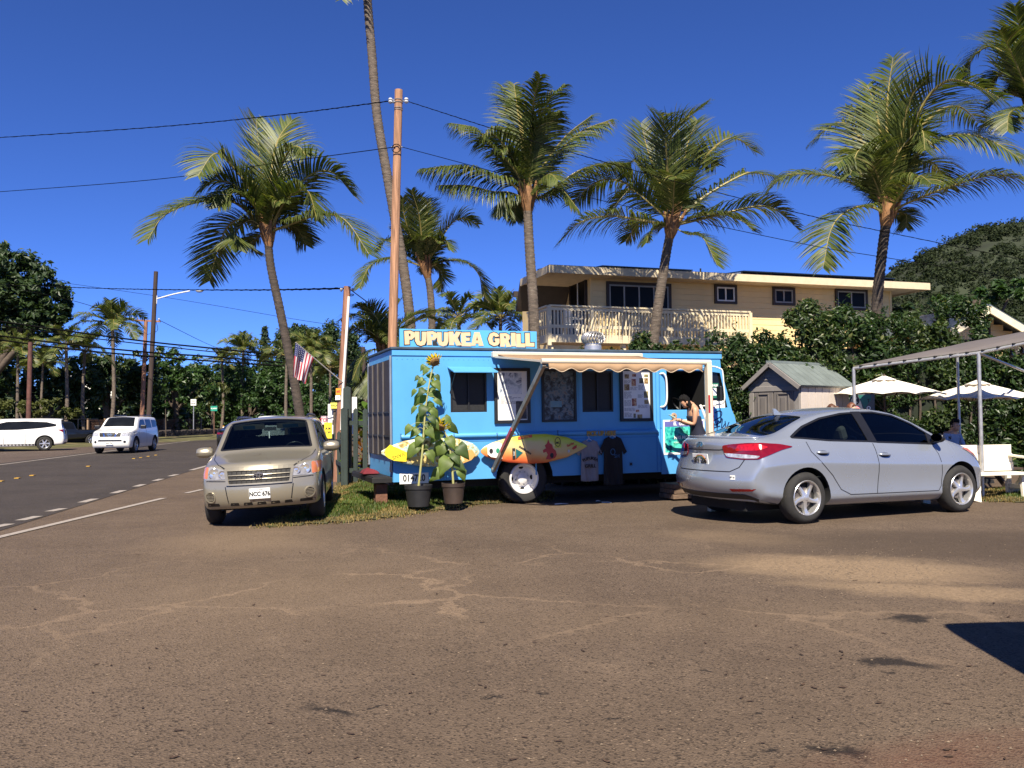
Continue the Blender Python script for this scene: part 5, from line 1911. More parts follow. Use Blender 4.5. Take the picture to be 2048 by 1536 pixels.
# white crossover at the left edge of the picture
q =G(90,901.5)
f_ =Vector((-.88,-.47,0)).normalized()
cgt =wagon_cage(-2.55,2.65,1.98,1.75,1.10,1.50,.75,0,rear_lean=.30,gh=.76,ftop=1.0)
tw =[roundpoly([(1.30,1.12),(.75,1.45),(.30,1.56),(-.60,1.58),(-1.55,1.53),(-2.02,1.40),(-1.98,1.30),(-1.2,1.20),(-.2,1.13)],.05)]
tv_ =simple_wagon('white_crossover','white crossover parked across the road beside a dark pickup, partly out of frame',(q.x +f_.x *1.45-.35,q.y +f_.y *1.45+.6,.002),f_,cgt,CARWHITE,1.57,-1.45,.385,1.70,tw,None,roundpoly([(-.66,1.16),(.66,1.16),(.56,1.50),(-.56,1.50)],.04))
for sg in (-1,1):
 th =R(45)
 D_ =Vector((math.cos(th),-sg *math.sin(th),0))
 base =Vector((-2.38,sg *.86,1.0))-D_ *1.5
 tv_.proj('tail_lamp',roundpoly([(-.30,.03),(-.22,.14),(.02,.13),(.30,.12),(.16,.03),(-.02,-.10),(-.20,-.10)],.03),TAILRED,base,Vector((math.sin(th),sg *math.cos(th),0)),(0,0,1),D_,.008,.012,.05)
 tv_.side('sill_trim',[(-1.0,.22),(-1.0,.38),(1.1,.38),(1.1,.22)],TRIM,False,.01,.02,.15,sg=sg)
 for x_ in (.42,-.55):
  tv_.seam([(x_,1.10),(x_,.4)],sg,.018)
  l_,_,_,_ =tv_.bvh.ray_cast(Vector((x_ -.22,sg *3,.98)),Vector((0,-sg,0)))
  MB().box(-.09,.09,-.02,.02,-.02,.02).build('door_handle',CARWHITE,tv_.root,l_,bevel=.01)
 MB().box(1.05,1.2,sg *1.0,sg *1.22,1.10,1.25).build('mirror',CARWHITE,tv_.root,bevel=.03)
tv_.proj('bumper_insert',roundpoly([(-.85,.28),(.85,.28),(.85,.44),(-.85,.44)],.03),TRIM,off=.01,depth=.02,**RVW)
# dark pickup beyond it
DARKPAINT =paint('dark_truck_paint',(.012,.014,.017),.2,.3)
xs =[-2.4,-2.3,-2.0,-1.2,-.55,-.40,-.30,-.1,.35,.6,.95,1.25,1.9,2.2,2.3]
tops =[(-2.4,1.02),(-.55,1.03),(-.40,1.06),(-.30,1.50),(-.1,1.60),(.35,1.61),(.6,1.56),(.95,1.25),(1.25,1.08),(1.9,1.02),(2.2,.95),(2.3,.85)]
hw =[(-2.4,.80),(-2.2,.84),(1.9,.84),(2.3,.74)]
pc =Cage(stations(xs,tops,[([(x,y *.96) for x,y in hw],[(-2.4,.50),(2.3,.36)]),(hw,[(-2.4,.56),(2.3,.44)]),(hw,[(-2.4,.70),(2.3,.6)]),([(x,y +.01) for x,y in hw],[(-2.4,.82),(2.3,.70)]),([(x,y -.01) for x,y in hw],[(-2.4,.94),(1.2,.94),(2.3,.76)]),
 ([(x,y -.04) for x,y in hw],[(-2.4,.99),(.9,1.0),(2.3,.80)]),([(-2.4,.76),(-.45,.76),(-.28,.66),(.4,.64),(1.0,.72),(2.3,.66)],[(x,z -.03) for x,z in tops])]),rcurve=.06,fcurve=.2,front=[-.05,0,0,0,0,-.02,-.05])
q =at(164,886,57)
fp_ =Vector((-.42,-.9,0)).normalized()
pu =simple_wagon('pickup_truck','dark pickup with a bed rack parked beyond the white crossover',(q.x +fp_.x *1.4,q.y +fp_.y *1.4,.0),fp_,pc,DARKPAINT,1.45,-1.40,.36,1.48,[roundpoly([(.88,1.08),(.55,1.45),(-.2,1.50),(-.24,1.08)],.03)],None,None)
rk =MB()
for sg in (-1,1):
 for a,b in (((-.5,1.05),(-.55,1.72)),((-2.25,1.02),(-2.05,1.70)),((-.55,1.72),(-2.05,1.70))):
  rk.tube([(a[0],sg *.74,a[1]),(b[0],sg *.70,b[1])],.03,6)
for x in (-.55,-2.05):
 rk.tube([(x,-.70,1.71),(x,.70,1.71)],.03,6)
rk.build('bed_rack',TRIM,pu.root)
MB().box(-2.2,-.5,-.68,.68,1.04,1.045).build('truck_bed',DARK,pu.root)
# dark coupe driving away, half hidden by the gold SUV
xs =[-2.4,-2.3,-2.0,-1.5,-1.0,-.4,.1,.5,1.0,1.6,2.1,2.3,2.4]
tops =[(-2.4,.98),(-2.3,1.02),(-1.5,1.03),(-1.0,1.18),(-.4,1.34),(.1,1.36),(.5,1.30),(1.0,1.03),(1.6,.98),(2.1,.88),(2.4,.7)]
hw =[(-2.4,.84),(-2.2,.92),(-1,.96),(1.6,.95),(2.4,.78)]
cc =Cage(stations(xs,tops,[([(x,y *.94) for x,y in hw],[(-2.4,.30),(2.4,.22)]),(hw,[(-2.4,.40),(2.4,.30)]),(hw,[(-2.4,.56),(2.4,.42)]),([(x,y +.01) for x,y in hw],[(-2.4,.72),(2.4,.52)]),([(x,y -.02) for x,y in hw],[(-2.4,.86),(1.2,.82),(2.4,.58)]),
 ([(x,y -.06) for x,y in hw],[(-2.4,.94),(.9,.90),(2.4,.62)]),([(-2.4,.80),(-1.5,.76),(-.4,.58),(.4,.58),(1.0,.76),(2.4,.66)],[(x,z -.035) for x,z in tops])]),rear=[.1,.0,-.03,.0,.02,.0,0],rcurve=.2,fcurve=.3)
q =G(466,896)
co_ =simple_wagon('dark_coupe','dark grey coupe driving away along the road behind the gold SUV',(q.x +RD.x *2.2,q.y +RD.y *2.2,.006),RD,cc,paint('charcoal_paint',(.03,.032,.036),.5,.25),1.42,-1.42,.36,1.62,[roundpoly([(.86,.98),(.5,1.20),(.1,1.28),(-.4,1.27),(-.95,1.08),(-.9,1.0)],.03)],None,roundpoly([(-.6,1.04),(.6,1.04),(.5,1.26),(-.5,1.26)],.03))
for sg in (-1,1):
 for a,b in ((.50,.66),(.69,.86)):
  co_.proj('tail_lamp',roundpoly([(sg *a,.76),(sg *b,.77),(sg *b,.87),(sg *a,.86)],.02),TAILRED,off=.006,depth=.01,**RVW)
l_,_,_,_ =co_.bvh.ray_cast(Vector((-4,0,.66)),Vector((1,0,0)))
MB().box(-.01,.01,-.16,.16,-.075,.075).build('number_plate',M('plate_white'),co_.root,(l_.x -.01,0,.62))
MB().bar((-2.30,-.80,1.08),(-2.30,.80,1.08),.12,.03).build('spoiler',TRIM,co_.root)
# white SUV further up the road, only its roof shows
q =at(547,850,54)
ws =simple_wagon('far_suv','distant white SUV on the road, only its roof showing above the gold SUV',(q.x,54,.006),RD,wagon_cage(-2.37,2.37,1.85,1.82,1.16,1.25,.62,0,gh=.82,ftop=1.06),CARWHITE,1.42,-1.42,.38,1.58,pw,None,roundpoly([(-.66,1.22),(.66,1.22),(.6,1.58),(-.6,1.58)],.04),False)
for sg in (-1,1):
 MB().tube([(.3,sg *.62,1.82),(.1,sg *.62,1.89),(-1.7,sg *.62,1.89),(-1.9,sg *.62,1.80)],.03,6).build('roof_rail',TRIM,ws.root)
# ---------------------------------------------------------------- vegetation
LEAFLET =leafmat('palm_leaflet',(.032,.056,.013),(.118,.136,.030),.27,.46,.35,c3=(.24,.20,.08))
RACHIS =M('palm_rib',(.24,.19,.055),.5,var=.25,scale=6)
BARK =M('palm_bark',(.115,.088,.066),.9,var=.5,scale=3,bump=.9,bscale=14,stretch=(1.5,1.5,8),wear=((.24,.205,.16),.56,5))
BARKDARK =M('palm_bark_dark',(.062,.047,.037),.9,var=.5,scale=3,bump=.9,bscale=14,stretch=(1.5,1.5,8),wear=((.16,.13,.10),.60,5))
SHEATH =M('palm_sheath',(.24,.12,.05),.85,var=.4,scale=7,bump=.5,bscale=30)
def rndv(r):
 return Vector((r.uniform(-1,1),r.uniform(-1,1),r.uniform(-1,1)))
def frond_mesh(P,r,name='frond',llen=.95,nleaf=78,wid=.035,droop=.9,hang=0.,bare=.16,ragged=.12):
 """P: rib curve points (local). Leaflets each a narrow folded blade."""
 mb =MB()
 n =len(P)
 T_ =[(P[min(i +1,n -1)]-P[max(i -1,0)]).normalized() for i in range(n)]
 L_ =[0.]
 for i in range(1,n):
  L_.append(L_[-1]+(P[i]-P[i -1]).length)
 tot =L_[-1]
 mb.tube(P,[max(.006,.038*(1-i /(n -1)) ** .7*(tot /3.2)) for i in range(n)],5,1)
 roll =r.uniform(-.55,.55)
 def samp(t):
  d =t *tot
  for i in range(1,n):
   if L_[i]>=d:
    f =(d -L_[i -1])/max(1e-6,L_[i]-L_[i -1])
    return P[i -1].lerp(P[i],f),T_[i -1].lerp(T_[i],f).normalized()
  return P[-1],T_[-1]
 for k in range(nleaf):
  t =bare +(1-bare)*(k +.5)/nleaf
  p,tan =samp(t)
  side =tan.cross(Vector((0,0,1)))
  if side.length <.15:
   side =tan.cross(Vector((1,.3,0)))
  side.normalize()
  up =side.cross(tan).normalized()
  side2 =side *math.cos(roll)+up *math.sin(roll)
  up2 =up *math.cos(roll)-side *math.sin(roll)
  u =(t -bare)/(1-bare)
  ln =llen *(tot /3.2) ** .5*(.55+.55*math.sin(math.pi *min(1,u *.85+.12)))*(1-.45*max(0,u -.75)/.25)
  for sg in (-1,1):
   if r.random()<ragged *.4:
    continue
   l =ln *r.uniform(.8,1.12)
   if r.random()<ragged:
    l *= r.uniform(.35,.8)
   fwd =.55+.55*u +r.uniform(-.12,.12)
   d =(side2 *sg +tan *fwd +up2 *(.32-hang)+rndv(r)*.10).normalized()
   pts =[p]
   q =p.copy()
   dd =d.copy()
   seg =4
   grav =droop *(.25+1.5*max(0.,1-abs(tan.z)*1.15))+hang
   for j in range(seg):
    q =q +dd *(l /seg)
    pts.append(q.copy())
    dd =(dd +Vector((0,0,-grav *.26*(.6+.5*j)))+Vector((.05,0,0))).normalized()
   w =wid *(tot /3.2) ** .3*r.uniform(.8,1.15)
   nrm =d.cross(tan)
   if nrm.length <.05:
    nrm =up2
   nrm.normalize()
   wdir =nrm.cross(d).normalized()
   ws =[.5,1.,.9,.6,.0]
   b =len(mb.v)
   for j,q in enumerate(pts):
    h =wdir *(w *ws[j]*.5)
    if j == seg:
     mb.v.append(tuple(q))
    else:
     mb.v.append(tuple(q -h))
     mb.v.append(tuple(q +h))
   for j in range(seg -1):
    mb.f.append((b +2*j,b +2*j +1,b +2*j +3,b +2*j +2))
    mb.m.append(0)
   mb.f.append((b +2*seg -2,b +2*seg -1,b +2*seg))
   mb.m.append(0)
 return mb.mesh(name,[LEAFLET,RACHIS])
def trunk_mesh(P,r0,r1,mat,base_flare=1.35,rings=.11,n=10,seed=0):
 r =random.Random(seed)
 P =catmull(P,12)
 L_ =[0.]
 for i in range(1,len(P)):
  L_.append(L_[-1]+(P[i]-P[i -1]).length)
 tot =L_[-1]
 Q,rad =[],[]
 k =int(tot /rings)
 for i in range(k *2+1):
  d =tot *i /(k *2)
  j =max(1,next((a for a in range(len(L_)) if L_[a]>=d),len(L_)-1))
  f =(d -L_[j -1])/max(1e-6,L_[j]-L_[j -1])
  Q.append(P[j -1].lerp(P[j],f))
  t =d /tot
  b =r0 +(r1 -r0)*t
  b *= 1+(base_flare -1)*math.exp(-t *14)
  rad.append(b *((1.0 if i % 2 else 1.11)+r.uniform(-.015,.02)))
 return MB().tube(Q,rad,n,0)
def palm(label,base,path,fronds,Y,r0=.17,r1=.12,bark=None,seed=1,group='coconut palms near the food truck',spread=.55,hang=0.,llen=.98,extra=4,nleaf=106,loc_path=None,cat='palm tree',droop=.9,name='palm_tree'):
 """path: trunk pixels bottom..top (last one the crown), fronds: lists of rib pixels; Y depth of the crown"""
 r =random.Random(seed)
 c =at(*path[-1],Y)
 pts =[at(px,py,Y +(base -Y)*(1-i /(len(path)-1))) for i,(px,py) in enumerate(path)]
 b0 =pts[0].copy()
 if b0.z >.1:
  d =pts[1]-pts[0]
  b0 =pts[0]-d *((pts[0].z +.05)/max(.2,d.z))
  pts =[b0]+pts
 root =thing(name,label,cat,(b0.x,b0.y,0),group=group)
 O =Vector((b0.x,b0.y,0))
 tm =trunk_mesh([p -O for p in pts],r0,r1,bark,seed=seed)
 tm.build('trunk',bark or BARK,root,smooth=60)
 # fibrous heart where the ribs spring from
 cl =c -O
 ax =(pts[-1]-pts[-2]).normalized()
 sh =MB().tube([cl -ax *.35,cl -ax *.15,cl +ax *.1,cl +ax *.5,cl +ax *.8],[r1 *1.05,r1 *1.55,r1 *1.6,r1 *1.0,r1 *.4],10)
 for k in range(9):
  a =2*math.pi *k /9+r.random()
  o_ =Vector((math.cos(a),math.sin(a),0))
  sh.tube([cl -ax *.2+o_ *r1,cl +o_ *r1 *1.9+ax *.15,cl +o_ *r1 *2.6+ax *.5],[.05,.045,.02],5)
 sh.build('crown_heart',SHEATH,root,smooth=60)
 px_m =Y /FPX
 for i,fp in enumerate(fronds):
  ln =0
  q =[path[-1]]+list(fp)
  for a,b in zip(q,q[1:]):
   ln += math.hypot(a[0]-b[0],a[1]-b[1])*px_m
  dep =(r.choice((-1,1))*r.uniform(.25,spread) if True else 0)*ln
  P =[]
  for j,(px,py) in enumerate(q):
   t =j /(len(q)-1)
   P.append(at(px,py,Y +dep *t)-O)
  P =catmull(P,5)
  me =frond_mesh(P,r,llen=llen,nleaf=int(nleaf *r.uniform(.9,1.1)),hang=hang +r.uniform(-.05,.15),droop=droop)
  link('frond',me,root)
 for i in range(extra):
  a =2*math.pi *(i +r.random()*.6)/max(1,extra)
  ln =r.uniform(.75,1.)*(sum(math.hypot(f[-1][0]-path[-1][0],f[-1][1]-path[-1][1]) for f in fronds)/len(fronds))*px_m
  e =r.uniform(.2,1.2)
  d =Vector((math.cos(a)*math.cos(e)*.6,math.sin(a)*math.cos(e),math.sin(e)))
  P =[cl,cl +d *ln *.35,cl +d *ln *.68+Vector((0,0,-.05*ln)),cl +d *ln *.95+Vector((0,0,-.30*ln))]
  me =frond_mesh(catmull(P,5),r,llen=llen,nleaf=nleaf,hang=hang)
  link('frond',me,root)
 return root
palm('coconut palm leaning beside the gold SUV, dark upper trunk, fronds spreading over the road',21.6,[(603,850),(588,760),(562,630),(541,530),(536,466)],[
 [(470,405),(397,404),(330,430),(296,478)],
 [(490,385),(430,360),(398,385)],
 [(500,380),(450,318),(425,310),(396,352)],
 [(526,380),(519,310),(512,238)],
 [(542,350),(556,280),(584,240)],
 [(556,350),(580,300),(598,294),(612,312)],
 [(575,400),(620,350),(665,345),(708,392)],
 [(565,410),(592,385),(617,384),(634,440)],
 [(590,445),(640,430),(690,440),(738,508)],
 [(490,440),(458,450),(437,495),(419,562)],
 [(520,470),(500,490),(515,508)],
 [(500,440),(470,470),(478,500)],
 [(515,420),(470,385),(436,415)],
 [(560,440),(590,450),(612,490)]],21.3,.118,.092,BARKDARK,seed=11,hang=.02)
palm('ragged coconut palm standing behind the middle of the food truck roof',24.2,[(1070,700),(1066,600),(1058,480),(1055,400)],[
 [(1020,365),(985,352),(926,334),(844,338)],
 [(1020,385),(985,383),(937,371),(881,370)],
 [(1033,345),(985,290),(947,256),(902,246)],
 [(1029,323),(999,280),(975,265),(955,285)],
 [(1046,302),(1035,220),(1028,168)],
 [(1048,290),(1036,215),(1002,170)],
 [(1063,260),(1068,200),(1081,150)],
 [(1072,280),(1095,205),(1126,171)],
 [(1081,290),(1105,240),(1121,222)],
 [(1085,336),(1130,274),(1184,230)],
 [(1090,340),(1155,268),(1224,238)],
 [(1093,388),(1151,345),(1205,328),(1257,326)],
 [(1080,394),(1119,377),(1158,420)],
 [(1035,390),(1010,400),(1005,432)],
 [(1040,400),(1030,420),(1033,442)]],24,.165,.12,seed=12,hang=.42,llen=.92,droop=1.2)
palm('coconut palm with broad dense crown in front of the house balcony',25.6,[(1306,690),(1318,600),(1334,500),(1344,452)],[
 [(1316,421),(1266,380),(1252,385),(1215,430)],
 [(1300,400),(1240,362),(1190,365),(1142,410)],
 [(1280,440),(1220,432),(1160,445),(1118,486)],
 [(1316,358),(1295,300),(1282,246)],
 [(1341,340),(1346,265),(1414,207)],
 [(1334,330),(1328,250),(1318,224)],
 [(1367,345),(1400,306),(1431,332)],
 [(1390,345),(1440,286),(1475,278),(1510,304)],
 [(1405,396),(1480,352),(1510,346),(1562,356)],
 [(1392,434),(1435,428),(1480,440),(1507,462)],
 [(1443,428),(1519,412),(1560,425),(1598,460)],
 [(1374,468),(1405,475),(1434,530)],
 [(1315,455),(1300,465),(1293,485)],
 [(1303,370),(1268,322),(1252,355)],
 [(1360,380),(1375,290),(1395,240)],
 [(1350,400),(1310,330),(1300,350)]],25,.18,.125,seed=13,hang=.0,extra=3,nleaf=100)
palm('tall full coconut palm standing over the hedge near the hill',22.2,[(1752,640),(1756,580),(1766,490),(1775,428)],[
 [(1741,385),(1660,352),(1572,352),(1523,398)],
 [(1734,412),(1690,425),(1662,460),(1646,536)],
 [(1748,340),(1713,265),(1675,246),(1623,284)],
 [(1758,323),(1745,240),(1692,214)],
 [(1774,306),(1775,202),(1786,115)],
 [(1796,306),(1820,200),(1858,153)],
 [(1820,290),(1870,228),(1917,213),(1958,246)],
 [(1831,313),(1900,272),(1969,276),(2044,318)],
 [(1817,405),(1893,375),(1985,350),(2066,362)],
 [(1813,345),(1865,325),(1897,376)],
 [(1831,240),(1882,168),(1934,165),(2010,201)],
 [(1740,340),(1705,310),(1672,330)],
 [(1795,425),(1812,430),(1812,455)],
 [(1765,300),(1752,220),(1735,170)],
 [(1790,320),(1840,260),(1850,300)],
 [(1755,350),(1720,300),(1700,350)]],22,.15,.115,BARKDARK,seed=14,hang=.12,extra=3,nleaf=100)
palm('small coconut palm behind the wooden utility pole',28.4,[(862,690),(864,640),(860,580),(852,536)],[
 [(890,522),(930,524),(958,550),(972,599)],
 [(875,490),(905,445),(930,436),(956,449)],
 [(815,523),(770,518),(738,535),(719,575)],
 [(845,490),(838,430),(823,381)],
 [(825,480),(808,430),(806,395)],
 [(859,480),(864,440),(875,430)],
 [(868,530),(884,548),(881,582)],
 [(830,500),(815,470),(812,500)],
 [(800,500),(772,480),(755,503)],
 [(850,470),(855,410),(850,395)],
 [(838,500),(800,450),(790,460)],
 [(870,500),(890,480),(900,500)]],28,.15,.10,seed=15,extra=7,llen=.75)
# very tall leaning palm; its crown is above the picture
palm('very tall leaning palm whose trunk crosses behind the utility pole and leaves the frame',24.4,[(822,700),(820,640),(806,530),(776,360),(754,230),(744,110),(735,0),(728,-130)],[
 [(690,-160),(640,-110),(600,-60)],[(700,-150),(690,-60),(683,-2)],[(770,-170),(830,-130),(870,-60)],[(740,-200),(760,-260),(800,-290)],[(710,-200),(670,-260),(620,-280)],[(760,-150),(800,-140),(815,-70)],[(715,-140),(690,-120),(672,-70)]],24,.145,.11,seed=16,extra=4)
palm('coconut palm cut by the right edge of the picture above the umbrellas',21.2,[(2085,640),(2082,400),(2074,228)],[
 [(2040,160),(1992,95),(1950,110),(1927,158)],
 [(2045,180),(2005,145),(1975,172)],
 [(2060,150),(2042,70),(2030,12)],
 [(2040,240),(1995,245),(1962,255)],
 [(2050,200),(2010,190),(1978,215)],
 [(2070,130),(2075,40),(2090,-20)],
 [(2110,180),(2160,140),(2200,180)],
 [(2100,150),(2130,80),(2180,60)],
 [(2100,230),(2150,240),(2180,290)],
 [(2050,170),(2020,100),(2000,60)],
 [(2055,215),(2020,225),(2015,262)]],21,.17,.12,seed=17,extra=5)
palm('low young palm with dark fronds arching beside the two utility poles',22.4,[(768,840),(768,760),(770,705)],[
 [(755,660),(720,630),(684,640)],
 [(750,670),(715,655),(690,672)],
 [(760,650),(740,620),(715,608)],
 [(775,650),(790,620),(800,600)],
 [(745,700),(722,720),(705,760)],
 [(750,720),(735,750),(740,790)],
 [(790,670),(850,635),(885,650)],
 [(785,690),(830,680),(860,720)],
 [(790,660),(830,630),(868,622)]],22,.13,.10,seed=18,extra=5,llen=.85)
# ---- far palms: two shared patterns
def far_palm_proto(seed,label,H,nf=21,L_=2.9,nleaf=34):
 r =random.Random(seed)
 root =thing('far_palm',label,'palm tree',group='coconut palms across the road')
 trunk_mesh([Vector((0,0,-.1)),Vector((.25,0,H *.4)),Vector((.1,0,H))],.16,.11,BARK,rings=.4,n=7).build('trunk',BARK,root,smooth=60)
 for k in range(nf):
  a =2.4*k +r.uniform(-.3,.3)
  e =1.25-1.5*k /nf +r.uniform(-.15,.15)
  d =Vector((math.cos(a)*math.cos(e),math.sin(a)*math.cos(e),math.sin(e)))
  c =Vector((.1,0,H))
  ln =L_ *r.uniform(.85,1.1)
  P =[c,c +d *ln *.4,c +d *ln *.75-Vector((0,0,.10*ln)),c +d *ln -Vector((0,0,.38*ln))]
  link('frond',frond_mesh(catmull(P,3),r,llen=.95,nleaf=nleaf,wid=.085),root)
 return root
fpA =far_palm_proto(31,'palm rising above the trees across the road, right of the big dark tree',9.0)
fpB =far_palm_proto(32,'slim palm',8.0,13,2.4)
fpA['_H'],fpB['_H']=9.0,8.0
def put_far(proto,px,py,Y,label,rz=0.,sc=None,first=False):
 c =at(px,py,Y)
 H =proto['_H']
 s_ =c.z /H if sc is None else sc
 o =proto if first else copy_tree(proto)
 o.location =(c.x,Y,c.z -H *s_)
 o.rotation_euler =(0,0,rz)
 o.scale =(s_,s_,s_)
 o['label']=label
 if '_H' in o and not first:
  del o['_H']
 return o
FP =[
 (fpA,222,648,68,'palm rising above the trees across the road, right of the big dark tree',0.3),
 (fpB,130,688,58,'palm with a pale bare trunk under the big dark tree',1.1),
 (fpA,36,700,58,'palm at the left edge below the big dark tree',2.0),
 (fpB,172,700,60,'shorter palm beside the pale trunk, left of the lamp pole',3.1),
 (fpA,488,700,95,'far palm against the sky left of the pointed pine',2.7),
 (fpB,442,722,92,'small far palm left of the far palm by the pine',.4),
 (fpA,622,700,46,'palm behind the hanging flag',1.7),
 (fpB,575,712,48,'palm left of the leaning trunk, under the rounded dark tree',2.4),
 (fpB,915,634,40,'pale green palm crown behind the truck sign',.9),
 (fpA,1003,634,38,'darker palm crown behind the right end of the truck sign',2.2),
 (fpB,660,735,50,'palm behind the pole with the white conduit',5.0),
 (fpA,88,726,66,'palm deep in the shade behind the brown pole',4.1),
 (fpB,262,742,76,'palm low between the two roadside poles',5.4)]
seen =set()
for pr0,px,py,Y,lb,rz in FP:
 put_far(pr0,px,py,Y,lb,rz,first=pr0.name not in seen)
 seen.add(pr0.name)
# ---- leaf clouds
def blob_points(r,c,rad,n,shell=.55):
 out =[]
 for _ in range(n):
  d =rndv(r)
  while d.length <.05 or d.length >1:
   d =rndv(r)
  d.normalize()
  k =r.uniform(shell,1.) if r.random()<.85 else r.uniform(.1,shell)
  out.append((Vector((c[0]+d.x *rad[0]*k,c[1]+d.y *rad[1]*k,c[2]+d.z *rad[2]*k)),d))
 return out
def leaves_mesh(name,pts,r,size,mat,flat=.5,aspect=1.75):
 mb =MB()
 for p,d in pts:
  s_ =size *r.uniform(.6,1.3)
  nrm =(d *.6+rndv(r)*.8+Vector((0,-.15,.5))).normalized()
  t =nrm.cross(rndv(r))
  if t.length <.05:
   continue
  t.normalize()
  b =nrm.cross(t)
  a_,w_ =t *s_ *aspect *.5,b *s_ *.5
  k =len(mb.v)
  mb.v += [tuple(p -a_),tuple(p -w_ *.8+nrm *s_ *.06),tuple(p +a_ -nrm *s_ *.12),tuple(p +w_ *.8+nrm *s_ *.06)]
  mb.f.append((k,k +1,k +2,k +3))
  mb.m.append(0)
 return mb.mesh(name,[mat])
DKLEAF =leafmat('dark_leaf',(.012,.028,.008),(.045,.075,.022),.25,.45,.4)
MIDLEAF =leafmat('mid_leaf',(.018,.045,.010),(.055,.105,.025),.3,.4,.45)
HEDGELEAF =leafmat('hedge_leaf',(.010,.026,.006),(.036,.068,.015),.28,.42,.4,c3=(.12,.13,.035))
HEDGE2 =leafmat('hedge_leaf_light',(.015,.032,.008),(.052,.080,.019),.3,.4,.4,c3=(.15,.15,.05))
OLIVELEAF =leafmat('olive_leaf',(.04,.05,.012),(.10,.11,.028),.3,.5,.3)
PINELEAF =leafmat('pine_needles',(.010,.024,.012),(.03,.055,.028),.15,.6,.3)
SHADOWCORE =M('foliage_shade_core',(.010,.016,.007),.95,var=.6,scale=2.5)  # near-black colour painted as the shade deep inside foliage
WOOD =M('branch_wood',(.075,.055,.04),.9,var=.3,bump=.5,bscale=20)
def tree(label,foot,blobs,mat,size,dens,seed,trunk_r=.2,name='leafy_tree',group=None,cat='tree',core=False,limbs=True):
 """blobs: (centre, radii) in world; each crown grows from many leaf-sized faces"""
 r =random.Random(seed)
 root =thing(name,label,cat,foot,group=group)
 O =Vector(foot)
 pts =[]
 cores =MB()
 for c,rad in blobs:
  c =Vector(c)-O
  area =(rad[0]*rad[2]+rad[0]*rad[1]+rad[1]*rad[2])*4
  n =int(area *dens *2.1)
  # clumps
  nc =max(5,int(area /2.2 ** 2*1.3/max(.3,size)))
  nc =min(nc,90)
  cl =blob_points(r,c,rad,nc,.72)
  for cc,d in cl:
   rr =min(rad)*r.uniform(.22,.42)
   pts += [(p_,d_) for p_,d_ in blob_points(r,cc,(rr,rr,rr *.8),max(6,n // nc),.3)]
  if core:
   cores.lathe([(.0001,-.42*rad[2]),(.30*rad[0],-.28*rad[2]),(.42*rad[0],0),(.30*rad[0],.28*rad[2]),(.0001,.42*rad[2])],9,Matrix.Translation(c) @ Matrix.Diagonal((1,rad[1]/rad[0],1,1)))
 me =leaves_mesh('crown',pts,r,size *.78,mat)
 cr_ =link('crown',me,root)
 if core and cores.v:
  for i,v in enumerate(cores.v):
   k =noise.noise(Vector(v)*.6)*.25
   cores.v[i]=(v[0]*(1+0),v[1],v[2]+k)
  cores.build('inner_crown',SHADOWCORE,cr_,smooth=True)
 tk =MB()
 b =blobs[0][0]
 top =Vector(b)-O
 tk.tube(catmull([Vector((0,0,-.1)),Vector((top.x *.2,top.y *.2,top.z *.4)),Vector((top.x *.7,top.y *.7,top.z))],5),[trunk_r *(1.2-.7*i /10) for i in range(11)],8)
 if limbs:
  for c,rad in blobs:
   c =Vector(c)-O
   s0 =Vector((top.x *.2,top.y *.2,top.z *.4))
   tk.tube([s0,s0.lerp(c,.5)+Vector((0,0,.2)),c],[trunk_r *.6,trunk_r *.4,trunk_r *.15],6)
 tk.build('trunk',WOOD,root,smooth=60)
 return root
def W(px,py,Y,rx,ry=None,rz=None):
 """blob centred on a pixel at depth Y, radii given in pixels across / up"""
 c =at(px,py,Y)
 k =Y /FPX
 return (tuple(c),(rx *k,(ry or rx)*k *.9,(rz or rx)*k))
def foot(px,Y):
 c =at(px,845,Y)
 return (c.x,Y,0)
tree('big dark spreading tree at the left edge, tallest thing across the road',foot(-20,66),[W(-10,565,66,100,90,80),W(75,600,66,68,60,62),W(-60,640,66,90,80,60),W(15,515,66,34,30,34),W(115,615,66,42,40,34),W(50,650,66,95,60,36),W(60,555,66,45,40,40)],DKLEAF,.36,24,41,.5)
tree('broad dark rounded tree behind the flag pole',foot(650,112),[W(640,720,112,95,80,72),W(700,760,112,60,60,60),W(575,760,112,50,50,50),W(600,690,112,50,50,40)],DKLEAF,.38,24,42,.5)
tree('leafy green tree mass behind the road sign, left of the leaning palm trunk',foot(500,96),[W(500,790,96,80,60,66),W(440,800,96,50,40,50),W(570,800,96,50,40,96),W(545,770,96,45,40,40),W(640,800,96,55,40,55)],MIDLEAF,.30,22,43,.3)
tree('bright leafy tree right of the tall lamp pole',foot(352,78),[W(352,745,78,55,45,50),W(320,780,78,40,40,45),W(395,775,78,40,40,50),W(330,715,78,20,20,25)],MIDLEAF,.30,22,44,.3)
tree('olive coloured bushy tree beside the white road sign',foot(425,84),[W(425,790,84,34,30,36),W(400,815,84,28,25,26)],OLIVELEAF,.26,24,45,.2)
tree('shaded tree behind the two left palms',foot(100,74),[W(100,770,74,70,50,70),W(30,760,74,60,50,65),W(-40,760,74,60,50,75),W(160,780,74,50,40,55)],DKLEAF,.40,15,46,.4)
tree('shaded tree in front of the white house across the road',foot(215,74),[W(215,770,74,60,50,60),W(270,780,74,55,45,60),W(190,740,74,40,40,35),W(290,735,74,30,30,35)],DKLEAF,.38,16,47,.4)
tree('tree mass in the distance between the pine and the lamp pole',foot(430,125),[W(430,770,125,50,50,40),W(470,775,125,50,50,45),W(380,775,125,50,50,45)],DKLEAF,.45,12,48,.3)
tree('dark trees at the end of the road behind the green fence',foot(730,62),[W(735,790,62,60,50,70),W(690,800,62,40,40,60)],DKLEAF,.36,16,49,.3)
